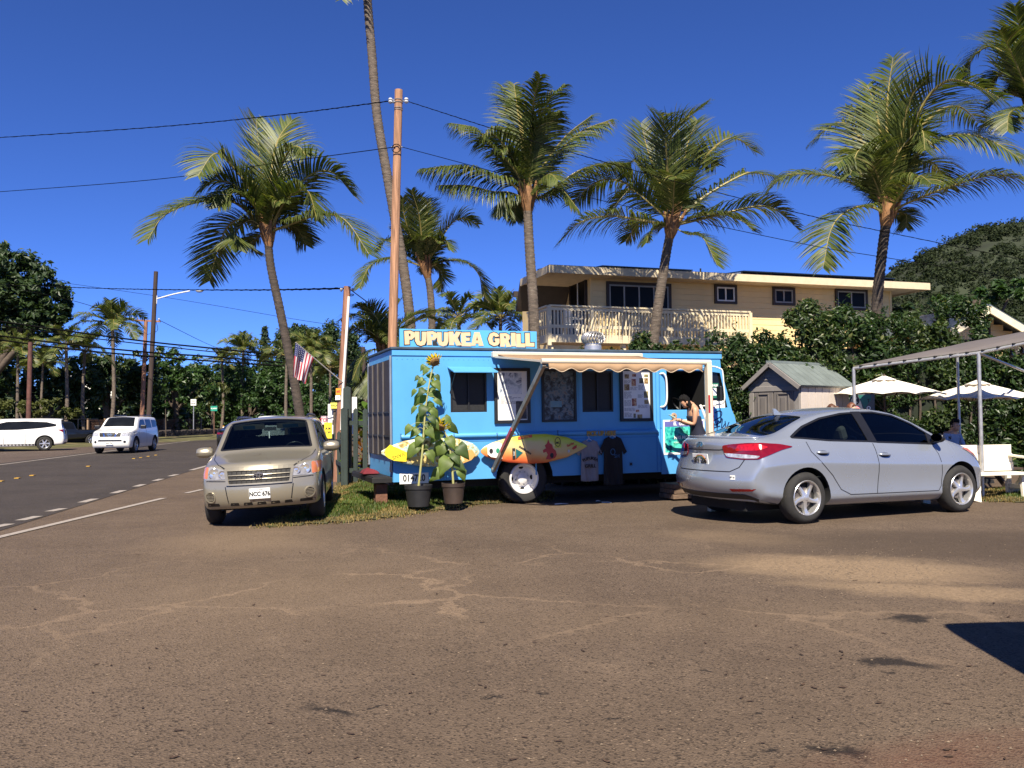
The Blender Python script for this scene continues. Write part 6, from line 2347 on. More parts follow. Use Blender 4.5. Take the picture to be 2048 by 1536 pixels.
tree('low grassy thicket behind the brown pole at the left',foot(60,56),[W(30,825,56,60,40,26),W(110,822,56,50,40,26),W(-40,820,56,60,40,34)],OLIVELEAF,.26,26,50,.1,name='thicket',cat='bush',limbs=False)
# pointed pine
r =random.Random(5)
pr_root =thing('pointed_pine','tall narrow pointed pine on the skyline','pine tree',foot(529,110))
O_ =at(529,845,110)
H_ =at(529,655,110).z
tk =MB().tube([(0,0,0),(0,0,H_)],[.25,.04],7)
tk.build('trunk',WOOD,pr_root)
pts =[]
for k in range(26):
 z =H_ *(.22+.77*k /25)
 rr =(H_ -z)*.24+.15
 for a in range(9):
  an =a *2*math.pi /9+k *.5
  for j in range(9):
   q =rr *(j +1)/9
   pts.append((Vector((math.cos(an)*q +r.uniform(-.12,.12),math.sin(an)*q +r.uniform(-.12,.12),z -.05*q +r.uniform(-.1,.15))),Vector((math.cos(an),math.sin(an),.3))))
link('crown',leaves_mesh('crown',pts,r,.30,PINELEAF,aspect=2.2),pr_root)
# ---- tall hedge behind the truck and the dining yard: bushes one beside the other
def bush(label,px,top,Y,wpx,seed,mat=HEDGELEAF,size=.075,dens=2300,group='tall hedge bushes behind the food truck',depth=1.0):
 c =at(px,top,Y)
 k =Y /FPX
 wr_ =wpx *k
 H =c.z
 r =random.Random(seed)
 root =thing('hedge_bush',label,'hedge',(c.x,Y,0),group=group)
 pts =[]
 core =MB()
 nz_ =3
 n =int(wr_ *2*H *dens)
 lumps =[]
 for _ in range(int(14+H *wr_ *14)):
  x =r.uniform(-wr_,wr_)
  hx =(H -.38)*(1-.22*(abs(x)/wr_) ** 2)-.12*r.random()
  z =r.uniform(.15,hx)
  lumps.append((Vector((x,-depth *.5*r.uniform(.55,1.),z)),r.uniform(.22,.42)))
 for _ in range(int(4+wr_ *5)):
  x =r.uniform(-wr_ *.9,wr_ *.9)
  lumps.append((Vector((x,r.uniform(-.4,.3),H *(1-.15*(abs(x)/wr_) ** 2)-r.uniform(.22,.5))),r.uniform(.14,.30)))
 for lc,lr in lumps:
  pts += blob_points(r,lc,(lr,lr *.8,lr),max(8,n // len(lumps)),.35)
 # shoots that break the outline
 for _ in range(int(wr_ *7)):
  x =r.uniform(-wr_,wr_)
  z0 =(H -.32)*(1-.18*(abs(x)/wr_) ** 2)
  hh =r.uniform(.15,.5)
  y =r.uniform(-.5,.3)
  for j in range(12):
   pts.append((Vector((x +r.uniform(-.07,.07)+.1*j /12,y +r.uniform(-.07,.07),z0 +hh *j /12)),rndv(r)))
 link('foliage',leaves_mesh('foliage',pts,r,size,mat),root)
 core.box(-wr_ *.92,wr_ *.92,-depth *.32,depth *.4,0,H *.72)  # dark block standing in for the shade between the leaves
 cm =core.build('foliage_shade_core',SHADOWCORE,root,bevel=.2)
 st_ =MB()
 for x in (-wr_ *.5,0,wr_ *.5):
  st_.tube([(x,-depth *.36,0),(x +.1,-depth *.38,H *.4),(x +.05,-depth *.3,H *.75)],[.03,.025,.012],5)
 st_.build('stem',WOOD,root)
 return root
HB =[(1150,684,19.5,62),(1238,692,19.8,58),(1292,662,20.2,52),(1370,672,20.4,58),(1448,650,20.5,60),(1532,652,20.7,60),(1612,596,21.0,54),(1685,600,21.2,58),(1760,606,21.5,58),(1838,612,21.7,58),(1908,578,21.9,54),(1975,664,22.2,62),(2050,690,22.5,70)]
HL =['hedge bush behind the roof turbine, leftmost of the tall hedge','hedge bush just right of the roof turbine','hedge bush at the foot of the palm before the balcony','hedge bush behind the right end of the truck awning','hedge bush behind the front of the food truck','hedge bush behind the left side of the garden shed','tall hedge bush behind the shed roof, covering the house corner window','tall hedge bush behind the right slope of the shed roof','hedge bush at the foot of the dark-trunked palm','hedge bush above the left white umbrella','tallest hedge bush, left of the small gabled house','hedge bush below the gable of the small house','hedge bush at the right edge behind the tarp canopy']
for i,((px,tp,Y,w_),lb) in enumerate(zip(HB,HL)):
 bush(lb,px,tp,Y,w_,100+i,HEDGELEAF if i % 3 else HEDGE2,(.062,.078,.07,.088)[i % 4],depth=1.3)
# leafy tree in front of the small gabled house and on the hill foot
tree('large leaved tree behind the hedge, before the forested hill',foot(1930,30),[W(1960,600,30,60,40,40),W(2020,590,30,50,40,36),W(1890,620,30,50,40,30)],MIDLEAF,.30,24,51,.2)
tree('thin tree top at the right end of the house roof line',foot(1840,34),[W(1850,630,34,50,40,36),W(1800,640,34,40,40,26)],DKLEAF,.26,24,52,.15)
# ---- plants by the green fence and truck rear
def ti_plant(label,px,top,Y,n,lsz,seed,mats,spread=.5,stemz=None):
 c =at(px,top,Y)
 r =random.Random(seed)
 root =thing('broad_leaf_plant',label,'plant',(c.x,Y,0),group='garden plants behind the green fence')
 MB().tube([(0,0,-.05),(.03,0,c.z *.5),(0,0,c.z -lsz *.4)],[.035,.03,.02],6).build('stem',WOOD,root)
 for k in range(n):
  a =2.4*k +r.uniform(-.3,.3)
  z =(c.z -lsz *.8)*(1-(k /n)*spread)
  e =1.2-1.1*k /n
  d =Vector((math.cos(a)*math.cos(e),math.sin(a)*math.cos(e),math.sin(e)))
  s_ =d.cross(Vector((0,0,1))).normalized()
  P =[]
  for j,(t,w) in enumerate(((0,.02),(.25,.09),(.5,.13),(.75,.10),(1.,.01))):
   m_ =Vector((0,0,z))+d *lsz *t -Vector((0,0,.35*lsz *t *t))
   P.append([m_ -s_ *w *lsz *1.6,m_ -Vector((0,0,.02)),m_ +s_ *w *lsz *1.6])
  MB().grid(P).build('leaf',mats[k % len(mats)],root,smooth=True,fix=False)
 return root
LG =leafmat('ti_green',(.06,.13,.015),(.13,.22,.04),.4,.35,.5)
LR =leafmat('ti_red',(.22,.05,.015),(.35,.13,.03),.4,.4,.4)
LY =leafmat('ti_yellow',(.20,.20,.03),(.30,.28,.06),.4,.4,.4)
ti_plant('tall bright green plant with paddle leaves at the truck rear corner',738,786,20.6,13,.55,61,[LG],.35)
ti_plant('red and orange leaved plant behind the fence pickets',722,846,20.4,22,.34,62,[LR,LR,LY],.75)
ti_plant('yellow and red croton plant beside the truck rear',742,850,20.2,24,.30,63,[LY,LR,LG],.8)
ti_plant('low spiky green plant in the gap of the fence',703,895,20.2,10,.42,64,[LG,LY],.5)
ti_plant('white flowering shrub at the front of the truck',1476,818,18.2,26,.26,65,[LG],.8)
tree('leafy shrub with white blossoms between truck front and shed',foot(1478,18.0),[W(1478,850,18.0,26,20,26),W(1492,890,18.0,26,20,30)],MIDLEAF,.10,240,66,.04,name='flowering_shrub',cat='bush')
# ---------------------------------------------------------------- forested hill on the right
r =random.Random(77)
HILLM =M('hill_undergrowth',(.022,.030,.012),.95,var=.5,scale=.05,bump=.5,bscale=.4)
ridge =[(1640,700),(1690,640),(1735,560),(1800,505),(1860,480),(1905,455),(1960,432),(2000,425),(2060,418),(2140,395),(2260,380),(2400,420)]
YH =330.
P =[]
for i in range(40):
 px =1640+(2400-1640)*i /39
 py =lerp(ridge,px)+24
 top =at(px,py,YH)
 row =[]
 for j in range(26):
  t =j /25
  y =YH -190+190*t *1.0
  z =top.z *(t ** 1.35)+noise.noise(Vector((px *.02,t *6,1.3)))*5*math.sin(math.pi *t)
  x =top.x *(y /YH) ** .35+noise.noise(Vector((px *.03,t *5,7)))*4
  row.append((x,y,max(-.5,z)))
 for j in range(1,5):
  row.append((top.x +j *6,YH +j *30,top.z -j *6))
 P.append(row)
hb =MB().grid(P)
hill =hb.build('hill',HILLM,smooth=True)
tag(hill,kind='structure')
bm =bmesh.new()
bm.from_mesh(hill.data)
hbvh =BVHTree.FromBMesh(bm)
bm.free()
HLEAF =leafmat('hill_leaf',(.010,.018,.008),(.034,.045,.017),.2,.7,.15)
pts =[]
count =0
hm =MB()
cols =[]
for i in range(2600):
 px =r.uniform(1640,2330)
 t =r.random() ** .8
 ii =(px -1640)/(760)*39
 i0 =min(38,int(ii))
 f =ii -i0
 jj =t *25
 j0 =min(24,int(jj))
 g_ =jj -j0
 a,b =Vector(P[i0][j0]),Vector(P[i0 +1][j0])
 c,d =Vector(P[i0][j0 +1]),Vector(P[i0 +1][j0 +1])
 p =(a.lerp(b,f)).lerp(c.lerp(d,f),g_)
 if p.z <1:
  continue
 rad =r.uniform(1.1,3.1)*(1+.25*noise.noise(p *.02))
 n =int(52)
 for q,dd in blob_points(r,p +Vector((0,0,rad *.35)),(rad,rad,rad *.85),n,.6):
  pts.append((q,dd))
me =leaves_mesh('hill_forest',pts,r,.75,HLEAF,aspect=1.4)
o =link('hill_forest',me)
tag(o,'dark green forest covering the hill on the right','forest',kind='stuff')
# ---------------------------------------------------------------- houses, shed, dining yard
HOUSE =M('house_tan_siding',(.76,.56,.27),.75,var=.05,scale=2.5,wear=((.68,.50,.24),.64,5))
FASCIA =M('fascia_cream',(.58,.48,.32),.7,var=.08,wear=((.28,.24,.18),.66,6))
FRAMEBROWN =M('window_frame_brown',(.035,.024,.018),.6,var=.2)
SOFFIT =M('soffit_tan',(.62,.50,.35),.8,var=.1)  # paled so that it bounces light onto the wall under the eave
ROOFDARK =M('roof_dark_edge2',(.055,.045,.04),.8,var=.4,wear=((.2,.17,.14),.6,8))
SOLAR =M('solar_glass',(.010,.013,.022),.12,.3,var=.3)
RAIL =M('balcony_cream',(.62,.52,.34),.65,var=.06)
HPANE =M('house_pane',(.006,.006,.007),.3,spec=.12)
HA =R(17.5)
h0 =at(1182,600,29.0)           # left corner of the tan front wall
house =thing('two_storey_house','two-storey tan house with balcony and solar panels behind the food truck','house',(h0.x,h0.y,0),HA)
HM =mw(house)
def hl(px,py,y=0.):
 return onplane(HM,px,py,y)
xr =hl(1780,600).x
z_eave =hl(1300,572,-1.2).z
zb2 =hl(1400,690).z
ztop =hl(1300,554,-1.0).z +.05
# siding boards, each a board of its own
bmesh_ =MB().box(0,xr,-.03,0,0,.195).mesh('board',HOUSE)
core =MB().box(.02,xr -.02,.001,7.5,0,ztop).build('wall',HOUSE,house)
nb_ =int((ztop -1.2)/.2)+1
for i in range(nb_):
 link('board',bmesh_,house,(0,0,1.2+i *.2),(R(-3),0,0))
MB().box(xr -.06,xr +.04,-.05,.05,0,ztop).build('corner_board',HOUSE,house)
MB().box(-.04,.06,-.05,.05,0,ztop).build('corner_board',HOUSE,house)
def hwin(a,b,panes=2,parent=house,y=-.03,frame=.09,fm=FRAMEBROWN,inner=WHITE):
 p,q =hl(*a),hl(*b)
 x0,x1,z0,z1 =p.x,q.x,q.z,p.z
 f =MB()
 for (c,d,e,h) in ((x0,x1,z0,z0 +frame),(x0,x1,z1 -frame,z1),(x0,x0 +frame,z0 +frame,z1 -frame),(x1 -frame,x1,z0 +frame,z1 -frame)):
  f.box(c,d,y -.07,y,e,h)
 fo =f.build('window',fm,parent)
 g =MB()
 t =.05
 x0,x1,z0,z1 =x0 +frame,x1 -frame,z0 +frame,z1 -frame
 for (c,d,e,h) in ((x0,x1,z0,z0 +t),(x0,x1,z1 -t,z1),(x0,x0 +t,z0 +t,z1 -t),(x1 -t,x1,z0 +t,z1 -t)):
  g.box(c,d,y -.05,y -.001,e,h)
 for i in range(1,panes):
  xc =x0 +(x1 -x0)*i /panes
  g.box(xc -t /2,xc +t /2,y -.045,y -.002,z0 +t,z1 -t)
 g.build('sash',inner,fo)
 for i in range(panes):
  a_,b_ =x0 +(x1 -x0)*i /panes +t /2,x0 +(x1 -x0)*(i +1)/panes -t /2
  MB().box(a_,b_,y -.022,y -.004,z0 +t /2,z1 -t /2).build('pane',HPANE,fo)
 return fo
hwin((1427,569),(1472,609))
hwin((1543,574),(1588,612),2,inner=M('sash_grey',(.3,.29,.27),.5))
hwin((1668,577),(1733,622),2,inner=_mats['sash_grey'])
hwin((1211,563),(1341,630),4,frame=.10,inner=_mats['sash_grey'])
# side wall (left, in shade) with sliding doors: faces -x
def sdoor(y0,y1,z0,z1):
 f =MB()
 for (c,d,e,h) in ((y0,y1,z1 -.10,z1),(y0,y0 +.1,z0,z1 -.1),(y1 -.1,y1,z0,z1 -.1)):
  f.box(-.06,.02,c,d,e,h)
 fo =f.build('door_frame',FRAMEBROWN,house)
 MB().box(-.03,-.01,y0 +.1,y1 -.1,z0,z1 -.1).build('pane',HPANE,fo)
 MB().box(-.045,-.031,(y0 +y1)/2-.03,(y0 +y1)/2+.03,z0,z1 -.1).build('stile',WHITE,fo)
zdeck =hl(1300,660,-2.2).z
sdoor(.35,1.9,zdeck,zdeck +2.15)
sdoor(2.8,4.2,zdeck,zdeck +2.15)
# roof: low slab with overhang, cream fascia
xl =hl(1100,545,-1.0).x
xrr =hl(1860,565,-1.0).x
zf1 =hl(1100,545,-1.0)
zft,zfb =hl(1300,541,-1.0).z,hl(1300,554,-1.0).z
RF_ =MB()
RF_.prism([(xl,-.95),(xrr,-.95),(xrr,6.4),(xl,1.95)],zft -.02,zft +.05,None,0)
roof =RF_.build('roof',ROOFDARK,house)
MB().prism([(xl +.1,-.9),(xrr -.1,-.9),(xrr -.1,6.3),(xl +.1,1.9)],zfb +.05,zfb +.08).build('soffit',SOFFIT,roof)
MB().box(xl,xrr,-1.0,-.952,zfb,zft +.03).build('fascia',FASCIA,roof)
MB().add([Vector((x,y,z +dz)) for dz in (0,.16) for x,y,z in ((xl -.04,1.96,zft -.12),(.3,1.96,zft -.12),(.3,2.5,zft -1.0),(xl -.04,2.5,zft -1.05))],[(0,1,2,3),(4,5,6,7),(0,1,5,4),(1,2,6,5),(2,3,7,6),(3,0,4,7)]).build('rear_roof',FRAMEBROWN,roof)
MB().box(xl -.045,xl,-.96,1.95,zfb,zft +.03).build('fascia',FASCIA,roof)
MB().box(xrr -.001,xrr +.045,-.96,6.4,zfb,zft +.03).build('fascia',FASCIA,roof)
MB().bar((xl +.1,3.2,zfb -.10),(.3,3.2,zfb -.10),.14,.2).build('roof_beam',FRAMEBROWN,roof)
# solar arrays on the roof: every panel a part
def panels(pxa,pxb,py,n,yy):
 a,b =hl(pxa,py,yy),hl(pxb,py,yy)
 w =(b.x -a.x)/n
 me =MB().box(.01,w -.01,0,1.7,-.02,.02).mesh('solar_panel',SOLAR)
 for i in range(n):
  link('solar_panel',me,roof,(a.x +i *w,yy,a.z),(R(5),0,0))
 MB().box(a.x,b.x,yy +.1,yy +.16,zft +.05,a.z +.0).build('panel_rack',DARK,roof)
panels(1108,1212,531,4,-.6)
panels(1204,1386,531.5,7,-.5)
panels(1487,1790,542,11,-.4)
MB().tube([hl(1401,548,0),hl(1401,537,0)],.03,6).build('vent_pipe',DARK,roof)
# balcony: deck, posts, rails, balusters
yb =-2.2
bl,br =hl(1098,640,yb).x,hl(1500,640,yb).x
zr =hl(1098,609,yb).z
zl_ =hl(1098,652,yb).z
zd0,zd1 =hl(1098,684,yb).z,hl(1098,668,yb).z
zt2 =zr
deck =MB().box(bl +.05,br,yb +.06,-.06,zd1 -.14,zd1 -.02).build('balcony',M('deck_brown',(.16,.11,.08),.8),house)
MB().box(bl -.0,br,yb -.03,yb +.03,zd0,zd1 +.0).build('deck_fascia',RAIL,deck)
MB().box(bl -.03,bl +.03,yb +.03,-.2,zd0,zd1).build('deck_fascia',RAIL,deck)
MB().box(bl +.05,0,-.06,-.01,zd1 -.14,zd1 -.02).build('deck_side',_mats['deck_brown'],deck)
def rail(a,b,n):
 a,b =Vector(a),Vector(b)
 MB().bar(a +Vector((0,0,zr -.03)),b +Vector((0,0,zr -.03)),.12,.05).build('top_rail',RAIL,deck)
 MB().bar(a +Vector((0,0,zr -.12)),b +Vector((0,0,zr -.12)),.04,.09).build('upper_rail',RAIL,deck)
 MB().bar(a +Vector((0,0,zl_)),b +Vector((0,0,zl_)),.04,.10).build('lower_rail',RAIL,deck)
 me =MB().box(-.024,.024,-.024,.024,zl_ -.28,zr -.08).mesh('baluster',RAIL)
 for i in range(n):
  p =a.lerp(b,(i +.5)/n)
  link('baluster',me,deck,p)
rail((bl,yb,0),(br,yb,0),62)
rail((bl,yb +.1,0),(bl,-.2,0),9)
pm =MB().box(-.055,.055,-.055,.055,zd0 -.1,zr -.05).mesh('post',RAIL)
for x in (bl,bl +(br -bl)*.20,bl +(br -bl)*.5,bl +(br -bl)*.74,br):
 link('post',pm,deck,(x,yb,0))
for x in (bl +.1,bl +(br -bl)*.36,bl +(br -bl)*.7):
 MB().box(x -.07,x +.07,yb +.1,yb +.24,0,zd0).build('deck_post',RAIL,deck)
# white plastic chair on the balcony
cp =hl(1150,650,-1.3)
ch =thing('balcony_chair','white plastic chair on the house balcony behind the railing','chair',HM @ Vector((cp.x,-1.2,zd1 -.02)),HA +R(40))
MB().box(-.24,.24,-.24,.24,.40,.44).build('seat',WHITE,ch,bevel=.01)
MB().box(-.24,.24,.22,.26,.44,.95).build('backrest',WHITE,ch,bevel=.02)
for sx_ in (-1,1):
 for sy in (-1,1):
  MB().bar((sx_ *.21,sy *.21,.40),(sx_ *.24,sy *.25,0),.04,.04).build('leg',WHITE,ch)
 MB().bar((sx_ *.24,-.22,.64),(sx_ *.24,.24,.66),.05,.03).build('armrest',WHITE,ch)
pt_ =MB().poly([HM @ Vector(p) for p in ((-4,-4.4,0),(xr +3,-4.4,0),(xr +3,1,0),(-4,1,0))])
for i,v_ in enumerate(pt_.v):
 pt_.v[i]=(v_[0],v_[1],.012)
tag(pt_.build('bounce_slab',M('bounce_slab_pale',(.62,.54,.43),.85,var=.15,scale=2,bump=.2)),kind='structure')  # unseen pale slab added behind the hedge to bounce light onto the house
# ---- small gabled house on the right
YG =27.
g0 =at(1975,640,YG)
gable =thing('gabled_house','small cream gabled house at the right edge behind the hedge','house',(g0.x,YG,0),R(12))
GM =mw(gable)
def gl_(px,py,y=0.):
 return onplane(GM,px,py,y)
apex,lo,ro =gl_(1975,612),gl_(1915,690),gl_(2150,735)
ap =(apex.x,apex.z)
le =(gl_(1900,660).x,gl_(1900,660).z)
re_ =(gl_(2110,692).x,gl_(2110,692).z)
wallg =MB().prism([(le[0]+.3,0),(re_[0]-.3,0),(re_[0]-.3,re_[1]-.05),(ap[0],ap[1]-.15),(le[0]+.3,le[1]-.05)],0,6,Matrix(((1,0,0,0),(0,0,1,0.6),(0,1,0,0),(0,0,0,1))))
gw =wallg.build('wall',HOUSE,gable)
zz =1.6
while zz <ap[1]-.2:
 t =max(0,(zz -min(le[1],re_[1]))/(ap[1]-min(le[1],re_[1])))
 x0 =(le[0]+.32)+(ap[0]-le[0]-.32)*max(0,(zz +.1-le[1])/(ap[1]-le[1]))
 x1 =(re_[0]-.32)-(re_[0]-.32-ap[0])*max(0,(zz +.1-re_[1])/(ap[1]-re_[1]))
 if x1 -x0 >.2:
  MB().box(x0,x1,.565,.599,zz,zz +.19).build('board',HOUSE,gw)
 zz += .2
GREENROOF =M('roof_grey_blue',(.10,.12,.14),.5,.2,var=.2)
rg =None
for (a,b) in ((ap,le),(ap,re_)):
 d =Vector((b[0]-a[0],0,b[1]-a[1]))
 n =Vector((-d.z,0,d.x)).normalized()
 if n.z <0:
  n =-n
 q =[Vector((a[0],0,a[1])),Vector((b[0],0,b[1]))]
 rs_ =MB().add([q[0]+Vector((0,-.05,0)),q[1]+Vector((0,-.05,0)),q[1]+Vector((0,7,0)),q[0]+Vector((0,7,0))]+[p +n *.07 for p in (q[0]+Vector((0,-.05,0)),q[1]+Vector((0,-.05,0)),q[1]+Vector((0,7,0)),q[0]+Vector((0,7,0)))],[(0,1,2,3),(4,5,6,7),(0,1,5,4),(1,2,6,5),(2,3,7,6),(3,0,4,7)])
 ro_ =rs_.build('roof',GREENROOF,gable)
 MB().bar(q[0]+Vector((0,-.08,-.11)),q[1]+Vector((0,-.08,-.11)),.05,.22).build('barge_board',M('barge_cream',(.68,.60,.42),.6),ro_)
p,q =gl_(1955,640,.58),gl_(1978,675,.58)
wf_ =MB()
for (c,d,e,h) in ((p.x,q.x,q.z,q.z +.07),(p.x,q.x,p.z -.07,p.z),(p.x,p.x +.07,q.z,p.z),(q.x -.07,q.x,q.z,p.z)):
 wf_.box(c,d,.50,.58,e,h)
wo_ =wf_.build('window',FRAMEBROWN,gable)
MB().box(p.x +.05,q.x -.05,.54,.575,q.z +.05,p.z -.05).build('pane',PANE,wo_)
# ---- garden shed
YS =18.8
PLASTIC =M('shed_grey_brown',(.23,.21,.19),.6,var=.07,bump=.15,bscale=50)
PALE =M('shed_pale_wall',(.52,.45,.39),.6,var=.06,scale=3,bump=.1,bscale=50)
SROOF =M('shed_green_roof',(.15,.175,.165),.5,var=.12,scale=4)
s0 =G(1499,905)
sc_ =at(1601,790,YS)
SA =R(37)
shed =thing('garden_shed','grey-brown plastic garden shed with a grey-green roof beside the hedge','shed',(sc_.x,sc_.y,0),SA)
SM =mw(shed)
# local: x along the long pale side (to the right, away), front gable runs along -x' : corner at origin
def sl_(px,py,v=0.,axis=1):
 return onplane(SM,px,py,v,axis)
# long side lies in the plane y = 0 (facing the camera right), front gable in the plane x = 0
side_len =sl_(1697,800).x
front_w =2.05
zew =sl_(1601,772).z
fl_ =onplane(SM,1500,800,0.,0)
front_w =fl_.y
ridge_z =onplane(SM,1545,727,front_w /2,1).z
ridge_z =onplane(SM,1545,727,0.,0).z
mb =MB().box(.02,side_len -.02,.02,front_w -.02,0,zew)
wl0 =mb.build('inner_wall',PALE,shed)
npan =7
for i in range(npan):
 a,b =side_len *i /npan,side_len *(i +1)/npan
 MB().box(a +.008,b -.008,-.02,.018,.06,zew -.01).build('wall_panel',PALE,shed,bevel=.006)
 MB().box(a +.008,b -.008,front_w -.018,front_w +.02,.06,zew -.01).build('wall_panel',PALE,shed,bevel=.006)
# front: posts, doors with recessed panels, gable with louvre
MB().box(-.05,.018,0,.14,0,zew).build('corner_post',PLASTIC,shed,bevel=.01)
MB().box(-.05,.018,front_w -.14,front_w,0,zew).build('corner_post',PLASTIC,shed,bevel=.01)
MB().box(-.06,.018,0,front_w,zew -.10,zew +.02).build('door_header',PLASTIC,shed,bevel=.01)
DOORM =M('shed_door_grey',(.155,.138,.125),.6,var=.07)
for a,b in ((.15,front_w /2-.01),(front_w /2+.01,front_w -.15)):
 d_ =MB().box(-.045,.015,a,b,.06,zew -.11).build('door',DOORM,shed,bevel=.008)
 H_ =zew -.2
 for z0,z1 in ((.12,.12+H_ *.46),(.12+H_ *.54,.06+H_)):
  fr_ =MB()
  y0,y1 =a +.10,b -.10
  t =.03
  for (c,dd,e,h) in ((y0,y1,z0,z0 +t),(y0,y1,z1 -t,z1),(y0,y0 +t,z0 +t,z1 -t),(y1 -t,y1,z0 +t,z1 -t)):
   fr_.box(-.068,-.046,c,dd,e,h)
  fr_.build('panel_moulding',DOORM,d_,bevel=.006)
  MB().box(-.062,-.046,y0 +.09,y1 -.09,z0 +.09,z1 -.09).build('door_panel',DOORM,d_,bevel=.01)
TG =Matrix(((0,0,1,0),(1,0,0,0),(0,1,0,0),(0,0,0,1)))
ga_ =MB().prism([(.0,zew +.02),(front_w,zew +.02),(front_w /2,ridge_z -.03)],-.03,.02,TG).build('gable',PLASTIC,shed)
for i in range(5):
 z =zew +.16+i *.07
 hw_ =max(.04,.55*(1-(z -zew)/(ridge_z -zew +.05))*front_w /2)
 MB().box(-.05,-.031,front_w /2-hw_,front_w /2+hw_,z,z +.03).build('louvre',PLASTIC,ga_)
for sg in (0,1):
 ye =-.10 if sg == 0 else front_w +.10
 ym_ =front_w /2
 d0_,d1_ =Vector((-.16,ym_,ridge_z)),Vector((-.16,ye,zew -.02))
 ln =side_len +.3
 up_ =Vector((0,(ym_ -ye),0)).cross(Vector((1,0,0)))
 nrm =(d1_ -d0_).cross(Vector((1,0,0))).normalized()
 if nrm.z <0:
  nrm =-nrm
 NP =9
 for i in range(NP):
  x0,x1 =i *ln /NP,(i +1)*ln /NP
  pts =[d0_ +Vector((x0 +.006,0,0)),d0_ +Vector((x1 -.006,0,0)),d1_ +Vector((x1 -.006,0,0)),d1_ +Vector((x0 +.006,0,0))]
  MB().add(pts +[p_ +nrm *.045 for p_ in pts],[(0,1,2,3),(4,5,6,7),(0,1,5,4),(1,2,6,5),(2,3,7,6),(3,0,4,7)]).build('roof_panel',SROOF,shed)
 MB().bar(d0_ +Vector((-.02,0,-.02)),d1_ +Vector((-.02,0,-.02)),.04,.09).build('roof_trim',PLASTIC,shed)
 MB().add([d0_ -nrm *.004,d0_ +Vector((ln,0,0))-nrm *.004,d1_ +Vector((ln,0,0))-nrm *.004,d1_ -nrm *.004],[(0,1,2,3)]).build('roof_underside',SROOF,shed)
MB().bar((-.18,front_w /2,ridge_z +.03),(side_len +.16,front_w /2,ridge_z +.03),.16,.06).build('ridge_cap',SROOF,shed)
# ---- tarp canopy on pipe frame
PIPE =M('pipe_galvanised',(.42,.41,.39),.4,.6,var=.15,scale=10,wear=((.25,.12,.06),.68,9))
TARP =M('tarp_grey',(.13,.112,.105),.7,var=.10,scale=1.6,bump=.2,bscale=25)
can =thing('tarp_canopy','grey tarp canopy stretched on a white pipe frame over the dining tables','canopy',at(1707,900,16.5)*Vector((1,1,0)) if False else (at(1707,900,16.5).x,16.5,0))
CO =Vector(can.location)
A_ =at(1707,737,16.5)-CO
B_ =at(1957,706,15.2)-CO
C_ =at(2140,668,14.3)-CO
D_ =at(1905,697,18.0)-CO
E_ =at(2110,668,16.9)-CO
fr_ =MB()
fr_.tube([A_,B_,C_],.032,8)
fr_.tube([A_ +Vector((0,0,.0)),D_,E_],.028,8)
fr_.tube([C_,E_],.028,8)
fr_.tube([B_,at(2048,742,18.5)-CO,E_ +Vector((.6,1,-.9))],.028,8)
fr_.build('frame_pipe',PIPE,can,smooth=60)
tp =[]
for i in range(13):
 u =i /12
 a =A_.lerp(B_,min(1,u *1.7)) if u <.588 else B_.lerp(C_,(u -.588)/.412)
 b =A_.lerp(D_,min(1,u *1.5)) if u <.667 else D_.lerp(E_,(u -.667)/.333)
 row =[]
 for j in range(7):
  v =j /6
  p =a.lerp(b,v)+Vector((0,0,.045+.14*math.sin(math.pi *v)*u))
  row.append(p)
 tp.append(row)
MB().grid(tp).build('tarp',TARP,can,smooth=True,solid=.006)
for i in range(14):
 hem =MB()
 u =(i +.5)/14
 p =A_.lerp(B_,u /.588) if u <.588 else B_.lerp(C_,(u -.588)/.412)
 hem.tube([p +Vector((-.03,-.03,.03)),p +Vector((.03,-.03,.03))],.018,6)
 hem.build('clamp',DARK,can)
def post(px,ytop,p,ybot,r_=.034):
 MB().tube([p,Vector((p.x,p.y,-CO.z))],r_,8).build('post',PIPE,can,smooth=60)
for p in (A_,B_):
 post(0,0,p,0)
post(0,0,D_ +Vector((.2,.2,0)),0,.03)
post(0,0,C_,0,.034)
# string bulbs under the tarp
for px,py in ((2022,705),(2044,700)):
 q =at(px,py,15.6)
 bb =thing('hanging_bulb','small dark bulb hanging under the tarp canopy, %s' % ('nearer the middle post' if px <2030 else 'at the very edge of the picture'),'light bulb',q,group='string bulbs under the canopy')
 MB().tube([(0,0,.16),(0,0,.04)],.006,5).build('cord',DARK,bb)
 MB().lathe([(.0001,.05),(.018,.045),(.02,.0),(.035,-.04),(.03,-.08),(.0001,-.10)],10).build('bulb',M('bulb_dark',(.03,.025,.02),.2),bb,smooth=True)
